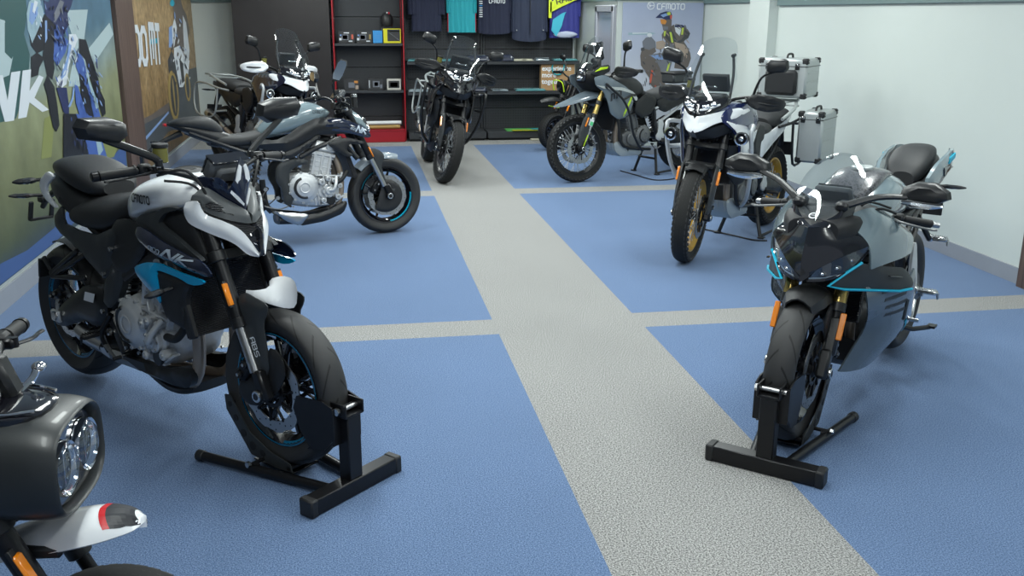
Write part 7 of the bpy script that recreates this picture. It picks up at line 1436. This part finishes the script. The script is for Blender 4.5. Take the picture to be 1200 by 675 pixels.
# ------------------------------------------------------------------ shelving along the back wall
def shelf_red():
    t = empty('display_shelf', (.245, 13.28, 0)); tag(t, 'red framed dark display shelf with boxes and a red base', 'display shelf'); W2 = .455
    g = G('shelf_back')
    for k in range(7): g.box((0, .20, .14+.33*k), (.88, .02, .326), ch=.003)
    g.build('back_panel', t)
    for sg in (-1, 1): g = G('red_frame'); g.bar((sg*W2, -.17, 0), (sg*W2, -.17, 2.4), .03, .018, up=(1, 0, 0)); g.bar((sg*W2, .18, 0), (sg*W2, .18, 2.4), .03, .05, up=(0, 1, 0)); g.build('upright', t); g = G('shelf_dark'); g.box((sg*(W2+.0), .01, 1.2), (.012, .33, 2.38), ch=.002); g.build('side_panel', t)
    for z in (1.275, .665): g = G('shelf_dark'); g.box((0, .0, z), (.885, .38, .035), ch=.004); g.build('shelf_board', t)
    g = G('red_frame'); g.box((0, -.03, .085), (.885, .46, .17), ch=.008); g.bar((-.44, -.262, .165), (.44, -.262, .165), .012, .016, m='red_frame'); g.build('shelf_base', t)
shelf_red()
def shelf_dark():
    for n_, (x0, x1) in enumerate(((.735, 1.80), (1.81, 3.10))):
        xm = (x0+x1)/2; w_ = x1-x0; t = empty('display_shelf', (xm, 13.28, 0)); tag(t, ['dark perforated shelf bay beside the red shelf, navy and teal shirts above', 'dark perforated shelf bay with the brown paper bag, nearest the corner'][n_], 'display shelf')
        g = G('perforated_steel')
        for k in range(6): g.box((0, .22, .20+.40*k), (w_-.02, .015, .395), ch=.002)
        g.build('back_panel', t)
        for sg in (-1, 1): g = G('shelf_dark' if not (n_ and sg > 0) else 'aluminium_panel'); g.bar((sg*(w_/2-.012), .20, 0), (sg*(w_/2-.012), .20, 2.4), .03, .05, up=(0, 1, 0)); g.build('upright', t)
        for z in (1.045, .645): g = G('shelf_dark'); g.box((0, .02, z), (w_-.01, .38, .028), ch=.004); g.box((0, -.172, z-.012), (w_-.01, .012, .04), ch=.003); g.build('shelf_board', t)
        g = G('shelf_dark'); g.box((0, -.02, .075), (w_-.01, .46, .09), ch=.006); g.box((0, .0, .02), (w_-.05, .38, .04), ch=.002); g.build('shelf_base', t)
shelf_dark()
g = G('steel'); g.cyl((.75, 13.27, 2.06), (3.08, 13.27, 2.06), .012); 
for x in (.78, 1.8, 3.05): g.bar((x, 13.27, 2.06), (x, 13.48, 2.06), .012)
tag(g.build('clothes_rail'), 'steel clothes rail fixed above the dark shelf bays', 'clothes rail')
def garment(name, label, x, w, zb, y=13.22, m='navy_cloth', sleeve=.0, extra=None, hem=.0, cat='shirt', sleeve_drop=.45, seed=0, trim=None, parts=()):
    # a hung garment: body with folds, sleeves hanging at its sides
    zt = 2.0; t = empty(name, (x, y, zb)); tag(t, label, cat, None); H = zt-zb; rnd = random.Random(seed)
    def sheet(x0, x1, z0, z1, m_, depth, taper=0, hemd=0, folds=5, ph=0):
        nx, nz = 36, 10; fr = []; bk = []
        for j in range(nz+1):
            v = j/nz; z = z0+(z1-z0)*v
            for i in range(nx+1):
                u = i/nx; xx = x0+(x1-x0)*u+taper*(v)*(.5-u)*2*-1*-1*0+(taper*v*(1-2*u)); e = sqrt(max(0, 1-(2*u-1)**2)); f = .006*(1-.6*v)*sin(u*2*pi*folds+ph+v*1.2)+.003*sin(u*2*pi*folds*2.3+ph*2)
                dz = -hemd*e*(1-v)**3; fr.append(V((xx, -depth*e-f*(.3+.7*e), z-zb+dz))); bk.append(V((xx, depth*e-f*.4, z-zb-dz*.3)))
        g = G(m_); n = len(fr); k = nx+1; F = []
        for j in range(nz):
            for i in range(nx): a = j*k+i; F += [(a, a+1, a+k+1, a+k), (n+a, n+a+k, n+a+k+1, n+a+1)]
        for i in range(nx): a = nz*k+i; F.append((a, a+1, n+a+1, n+a))
        for j in range(nz):
            a = j*k; F.append((a, a+k, n+a+k, n+a)); a = j*k+nx; F.append((a, n+a, n+a+k, a+k))
        g.add(fr+bk, F, m_); return g
    g = sheet(-w/2, w/2, zb, zt-.06, m, .055, 0, hem, 4+seed % 3, seed)
    if extra: extra(g, w, H)
    g.build('body', t, sharp=60)
    for sg in (-1, 1):
        if sleeve: s = sheet(sg*(w/2-.02)-sleeve/2, sg*(w/2-.02)+sleeve/2, zt-.06-sleeve_drop, zt-.08, trim or m, .04, 0, 0, 2, seed+sg); s.build('sleeve', t, sharp=60)
    h = G('black_plastic'); h.tube([(-w*.42, 0, H-.10), (-.06, 0, H+.0), (0, 0, H+.02), (.06, 0, H+.0), (w*.42, 0, H-.10)], .008, n=6, sm=3); h.tube([(0, 0, H+.02), (0, 0, H+.05), (.01, .01, H+.075), (0, .04, H+.07)], .003, n=6); h.build('hanger', t)
    return t
def red_edge(g, w, H):
    for sg in (-1, 1): g.box((sg*(w/2-.004), -.012, H*.45), (.012, .012, H*.88), m='red_cloth', ch=.003)
def white_word(g, w, H):
    Q, W = letters('CFMOTO', 1, .2); s = .22; Q = [[V((p.x*s/W-.11, p.y*.045)) for p in q] for q in Q]; decal(g, Q, V((.03, -.085, .375)), V((1, 0, 0)), V((0, 0, 1)), 'text_white')
def buttons(g, w, H):
    for sg in (-1, 1): g.cyl((sg*w*.38, -.05, .10), (sg*w*.38, -.062, .10), .009, n=10, m='silver')
    g.bar((0, -.075, .05), (0, -.075, H-.1), .006, .010, m='black_plastic', up=(0, 1, 0))
def jersey(g, w, H):
    for pts, m in (([(-.20, .10), (-.13, .02), (-.06, .15), (-.02, .30), (.0, .34), (-.06, .32), (-.18, .24)], 'aqua_cloth'), ([(-.22, .33), (-.06, .41), (.0, .435), (.12, .49), (.20, .51), (.20, .62), (.0, .60), (-.22, .46)], 'lime_cloth'), ([(-.24, .26), (-.20, .26), (-.20, .60), (-.24, .60)], 'lime_cloth')):
        g.prism([V((x, -.082, z)) for x, z in pts], (0, .012, 0), m)
    g.pillow([V((x, -.068, z)) for x, z in ((-.18, .045), (-.10, .075), (.02, .09), (.12, .075), (.18, .045), (.10, .01), (-.02, .0), (-.10, .01))], 'y', .012, .03, m='pale_cloth', rnd=2)
    Q, W = letters('RACC', 1, .2); s = .30; Q = [[V((p.x*s/W-.15, p.y*.06)) for p in q] for q in Q]; decal(g, Q, V((.02, -.083, .48)), V((.96, 0, .28)), V((-.28, 0, .96)), 'text_dark')
garment('hanging_shirt', 'plain navy shirt hanging at the left end of the rail', 1.02, .40, 1.445, seed=1, sleeve=.14, sleeve_drop=.28, cat='shirt')
garment('hanging_shirt', 'teal shirt with red side edges hanging on the rail', 1.49, .38, 1.43, m='teal_cloth', extra=red_edge, seed=2, sleeve=.07, sleeve_drop=.26, trim='teal_cloth')
def sleeve_print(g, w, H):
    for k in range(9): g.box((-.19, -.070, .20+.028*k), (.045, .008, .012), m='text_white' if k != 5 else 'box_blue', ch=.002)
garment('hanging_shirt', 'navy shirt with a white chest word and white striped sleeve', 1.93, .44, 1.435, seed=3, extra=lambda g, w, H: (white_word(g, w, H), sleeve_print(g, w, H)), sleeve=.06, sleeve_drop=.26, hem=.03)
garment('hanging_jacket', 'dark navy jacket with snap fasteners hanging on the rail', 2.41, .48, 1.36, m='navy_cloth_light', seed=4, extra=buttons, sleeve=.07, sleeve_drop=.50, hem=.05, cat='jacket')
garment('hanging_jersey', 'blue, aqua and lime riding jersey at the right end of the rail', 2.90, .42, 1.36, m='royal_cloth', seed=5, extra=jersey, sleeve=.06, sleeve_drop=.30, cat='jersey')

def box_item(name, label, cat, c, d, m, face=(), rot=0, group=None, lean=0):
    g = G(m); g.box((0, 0, d[2]/2), d, ch=.003, m=m)
    for x, z, w, h, mm in face: g.box((x, -d[1]/2-.0005, z), (w, .002, h), ch=.0003, m=mm)
    o = g.build(name); o.location = c; o.rotation_euler = (lean, 0, rot); return tag(o, label, cat, group)
fz = 1.2935; fy = 13.18
lampface = [(-.02, .075, .09, .07, 'ink_grey'), (-.02, .075, .06, .05, 'box_white'), (.0, .13, .07, .012, 'text_white'), (.075, .08, .025, .06, 'ink_red'), (-.08, .05, .03, .03, 'ink_white'), (.05, .025, .05, .015, 'ink_white'), (-.07, .10, .03, .02, 'ink_sky')]
box_item('parts_box', 'black printed box with lamp picture, leftmost on the upper red shelf', 'box', (-.04, fy, fz), (.21, .10, .155), 'box_black', lampface)
box_item('parts_box', 'black printed lamp box beside the plain blue box', 'box', (.19, fy, fz), (.21, .10, .155), 'box_black', [(a, b, c_, d_, {'ink_red': 'ink_ochre'}.get(e, e)) for a, b, c_, d_, e in lampface])
box_item('parts_box', 'plain bright blue box on the upper red shelf', 'box', (.365, fy, fz), (.125, .10, .160), 'box_blue', [(.0, .08, .07, .002, 'ink_sky'), (.0, .10, .07, .002, 'ink_sky'), (0, .06, .07, .002, 'ink_sky')])
box_item('parts_box', 'yellow and black box with a silver tool picture', 'box', (.555, fy-.01, fz), (.23, .09, .185), 'box_yellow', [(.02, .10, .165, .15, 'box_black'), (.03, .15, .13, .012, 'box_yellow'), (.05, .02, .05, .008, 'box_yellow')])
g = G('silver'); g.bar((.52, fy-.058, fz+.13), (.655, fy-.058, fz+.03), .004, .022, up=(0, 1, 0)); tk = g.build('parts_tool'); tag(tk, 'silver tool clipped to the front of the yellow box', 'tool')
f2 = .6835
box_item('parts_box', 'dark box with orange print, leftmost on the lower red shelf', 'box', (.0, fy, f2), (.20, .10, .15), 'box_black', [(.0, .07, .08, .07, 'ink_grey'), (.06, .11, .05, .03, 'ink_orange'), (.07, .04, .04, .05, 'ink_tan')])
box_item('parts_box', 'black box with grey lamp picture, middle of the lower red shelf', 'box', (.315, fy, f2), (.21, .10, .155), 'box_black', [(.01, .08, .09, .08, 'ink_grey'), (.01, .08, .05, .05, 'ink_pale'), (-.08, .08, .01, .10, 'ink_white'), (.075, .05, .03, .05, 'ink_grey')])
box_item('parts_box', 'white framed box with dark window at the right of the lower red shelf', 'box', (.56, fy, f2), (.185, .10, .145), 'box_white', [(0, .075, .145, .095, 'box_black'), (0, .07, .10, .06, 'ink_grey')])
# cap hanging on the red shelf's back
t = empty('cap', (.50, 13.40, 1.52)); tag(t, 'black cap with a small red tag hanging over the yellow box', 'cap'); g = G('navy_cloth'); g.ell((0, 0, .05), (.085, .09, .12), 'box_black', n=20, k=12); g.build('crown', t); g = G('box_black'); g.pillow(q3((-.075, -.05, -.01), (.075, -.05, -.01), (.085, -.08, -.05), (.05, -.10, -.09), (-.05, -.10, -.09), (-.085, -.08, -.05)), 'y', .01, .006, m='box_black'); g.build('brim', t); g = G('red_cloth'); g.box((.03, -.06, .155), (.02, .01, .03), ch=.002); g.box((.005, -.06, .16), (.02, .01, .02), ch=.002, m='text_white'); g.build('tag', t)
# paper rolls on the red base
for i, (z, m, lb, yy) in enumerate(((.245, 'label_white', 'white paper roll lying on the red shelf base', 13.16), (.195, 'gold_roll', 'gold paper roll lying under the white one', 13.10), (.20, 'label_white', 'second white roll lying behind the gold roll', 13.21))):
    g = G(m); g.cyl((.0, yy, z), (.645-.02*i, yy, z+.004), .026, n=18, ch=.003); g.cyl((.643-.02*i, yy, z+.004), (.648-.02*i, yy, z+.004), .012, n=12, m='ink_dark'); tag(g.build('paper_roll'), lb, 'roll')
# packets on the dark shelves
def packet(name, label, cat, x, z, w, h, m, d=.22, y=13.20, wrap=False, tilt=0):
    h *= .7
    g = G(m); k = w/2; P = [V((-k, -d/2, 0)), V((k, -d/2, 0)), V((k*.97, d/2, 0)), V((-k*.98, d/2, 0))]
    g.pillow([p+V((0, 0, h*.4)) for p in P], 'z', h*.6, h*.39, m=m, out=1, edge=.05)
    r = random.Random(int(x*100)); 
    for i in range(5): a = r.uniform(-k*.8, k*.6); b = r.uniform(-d*.45, d*.1); g.box((a, b, h*.97), (r.uniform(.04, .12), r.uniform(.03, .09), .004), m='plastic_wrap' if wrap else m, ch=.001)
    o = g.build(name); o.location = (x, y, z); o.rotation_euler = (0, 0, tilt); return tag(o, label, cat)
s1, s2 = 1.060, .660
packet('folded_shirt', 'teal folded shirt packet at the left end of the upper dark shelf', 'folded shirt', .93, s1, .36, .045, 'teal_pack'); packet('folded_shirt', 'teal folded shirt packet, second from the left on the upper dark shelf', 'folded shirt', 1.33, s1, .32, .04, 'teal_pack', tilt=.1)
packet('folded_jacket', 'clear wrapped dark jacket lying behind the black motorcycle screen', 'folded jacket', 1.69, s1, .32, .11, 'navy_pack', wrap=True); packet('folded_jacket', 'clear wrapped dark jacket beside the shelf divider on the right', 'folded jacket', 2.03, s1, .32, .12, 'navy_pack', wrap=True, tilt=-.08)
packet('folded_shirt', 'flat cream packet in the middle of the upper dark shelf', 'folded shirt', 2.31, s1, .28, .03, 'cream'); packet('folded_shirt', 'small clear wrapped packet beside the cream one', 'folded shirt', 2.58, s1, .19, .055, 'plastic_wrap', wrap=True); packet('folded_shirt', 'pale teal wrapped shirt at the right end of the upper dark shelf', 'folded shirt', 2.90, s1, .34, .04, 'teal_pack', wrap=True)
packet('folded_shirt', 'clear wrapped packet at the left end of the lower dark shelf', 'folded shirt', .92, s2, .34, .05, 'plastic_wrap', wrap=True); packet('folded_jacket', 'dark wrapped jacket on the lower dark shelf beside the divider', 'folded jacket', 1.68, s2, .26, .08, 'navy_pack', wrap=True); packet('folded_shirt', 'clear wrapped packet right of the divider on the lower shelf', 'folded shirt', 2.0, s2, .22, .04, 'plastic_wrap', wrap=True); packet('folded_shirt', 'pale teal packet beside the brown paper bag', 'folded shirt', 2.42, s2, .42, .045, 'teal_pack', wrap=True)
g = G('green_mag'); g.box((2.33, 13.17, .126), (.50, .26, .012), ch=.002); g.box((2.33, 13.05, .1335), (.36, .10, .002), m='yellow_mag', ch=.0005); g.box((2.50, 13.15, .1335), (.12, .2, .002), m='ink_teal', ch=.0005); tag(g.build('magazine'), 'green and yellow printed sheet on the shelf base', 'magazine')
g = G('cream'); g.box((2.50, 12.99, .012), (.20, .10, .018), ch=.003); tag(g.build('paper_slip'), 'small cream card lying on the floor before the shelf', 'card')
# kraft paper bag with teal ribbon handles
t = empty('paper_bag', (2.80, 13.20, .6595)); tag(t, 'brown kraft paper bag with white words and teal ribbon handles', 'paper bag')
g = G('kraft'); g.box((0, 0, .178), (.47, .12, .356), ch=.004)
for i, wd in enumerate(('experience', 'more', 'together')): decal(g, font_quads(wd, .092, .0025), V((-.225, -.0615, .268-.088*i)), V((1, 0, 0)), V((0, 0, 1)), 'text_white')
g.build('bag_body', t)
for yy in (-.062,): h = G('teal_cloth'); h.tube([(-.07, yy-.004, .352), (-.085, yy-.012, .30), (-.05, yy-.016, .225), (.03, yy-.016, .22), (.075, yy-.012, .28), (.085, yy-.006, .345), (.092, yy, .356)], .009, n=8); h.build('ribbon_handle', t)

for lb, pts in (('thin dark cable lying on the blue carpet under the grey rally motorcycle', [(727, 200), (745, 205), (765, 210.5), (782, 210.5), (795, 208)]), ('thin dark cable lying on the carpet under the blue and white motorcycle', [(812, 266), (832, 270), (860, 276), (882, 281), (899, 282)])):
    g = G('rubber'); g.tube([at(*p, z=.007) for p in pts], .006, n=8); tag(g.build('floor_cable'), lb, 'cable')
naked_bike('motorcycle', NKP, 'white and black naked motorcycle with blue side wing, front left on a wheel stand')
GN = Pose(.228, 7.5, .33, 1.468, 0, 0)
grey_naked('motorcycle', GN, 'grey and black naked motorcycle seen from the side behind the white one', lean=-.08)
WT = Pose(-.57, 10.1, -.96, 1.53, 0, 0)
adv_bike('motorcycle', WT, 'white adventure motorcycle with white hand guards before the dark brown panel', 'touring', dict(body='black_satin', body2='black_satin', beak='white_paint', side='navy_gloss', frames=True, guards='white_paint', lean=-.1, mirror_tilt=1))
BK = Pose(.879, 9.747, -1.549, 1.51, 0, .158)
adv_bike('motorcycle', BK, 'all black adventure motorcycle standing at the end of the grey aisle', 'touring', dict(body='black_gloss', body2='black_satin', side='black_gloss', tail='black_satin', lean=-.198, frames=True, bars='black_satin', spots=False, skid=False, screen_h=.9))
adv_bike('motorcycle', MTP, 'grey rally motorcycle with lime stripes and spoked knobbly wheels, facing left', 'rally', dict(body='rally_grey_paint', body2='black_satin', tail='black_satin', subframe='silver_matte', Rf=.345, wf=.09, rrf=.272, tyre='knob', stand='center', fork='gold_fork', tailbox=True, rack=False))
EX = Pose(2.29, 6.252, -2.326, 1.53, 0, .2)
adv_bike('motorcycle', EX, 'white and blue adventure motorcycle with gold rims and aluminium cases', 'touring', dict(body='white_paint', body2='deep_blue_paint', side='deep_blue_paint', long_tail=True, side_decals=[([(1.40, .155, .985), (1.30, .19, .955), (1.16, .215, .93), (1.0, .22, .87), (.90, .205, .885), (1.02, .225, .80), (1.12, .237, .67), (1.16, .228, .61), (1.22, .22, .67), (1.24, .22, .80), (1.30, .205, .90)], 'white_paint', .010), ([(1.30, .185, 1.035), (1.12, .20, 1.05), (1.08, .205, 1.03), (1.22, .20, 1.01)], 'white_paint', .014)], rim='gold_rim', stand='center', cases=True))
SR = Pose(1.724, 3.373, -2.37, 1.37, .02, .07)
sport_bike('motorcycle', SR, 'grey and black faired sport motorcycle with cyan edges, front right on a stand')
MI = Pose(-.575, 1.999, -.09, 1.145, 0, 0)
mini_bike('motorcycle', MI, 'small retro motorcycle with twin headlamps in the bottom left corner')
PB = Pose(2.52, 12.0, -2.75, 1.145, 0, .1)
mini_bike('motorcycle', PB, 'small motorcycle with lime trim hidden behind the grey rally motorcycle', fwd=True, fend='black_plastic', accent='lime')
chock('wheel_chock_stand', -.294, 3.437, -.79, 'black steel wheel stand clamping the white motorcycle\'s front wheel'); chock('wheel_chock_stand', 1.724, 3.373, -2.3, 'black steel wheel stand clamping the sport motorcycle\'s front wheel')
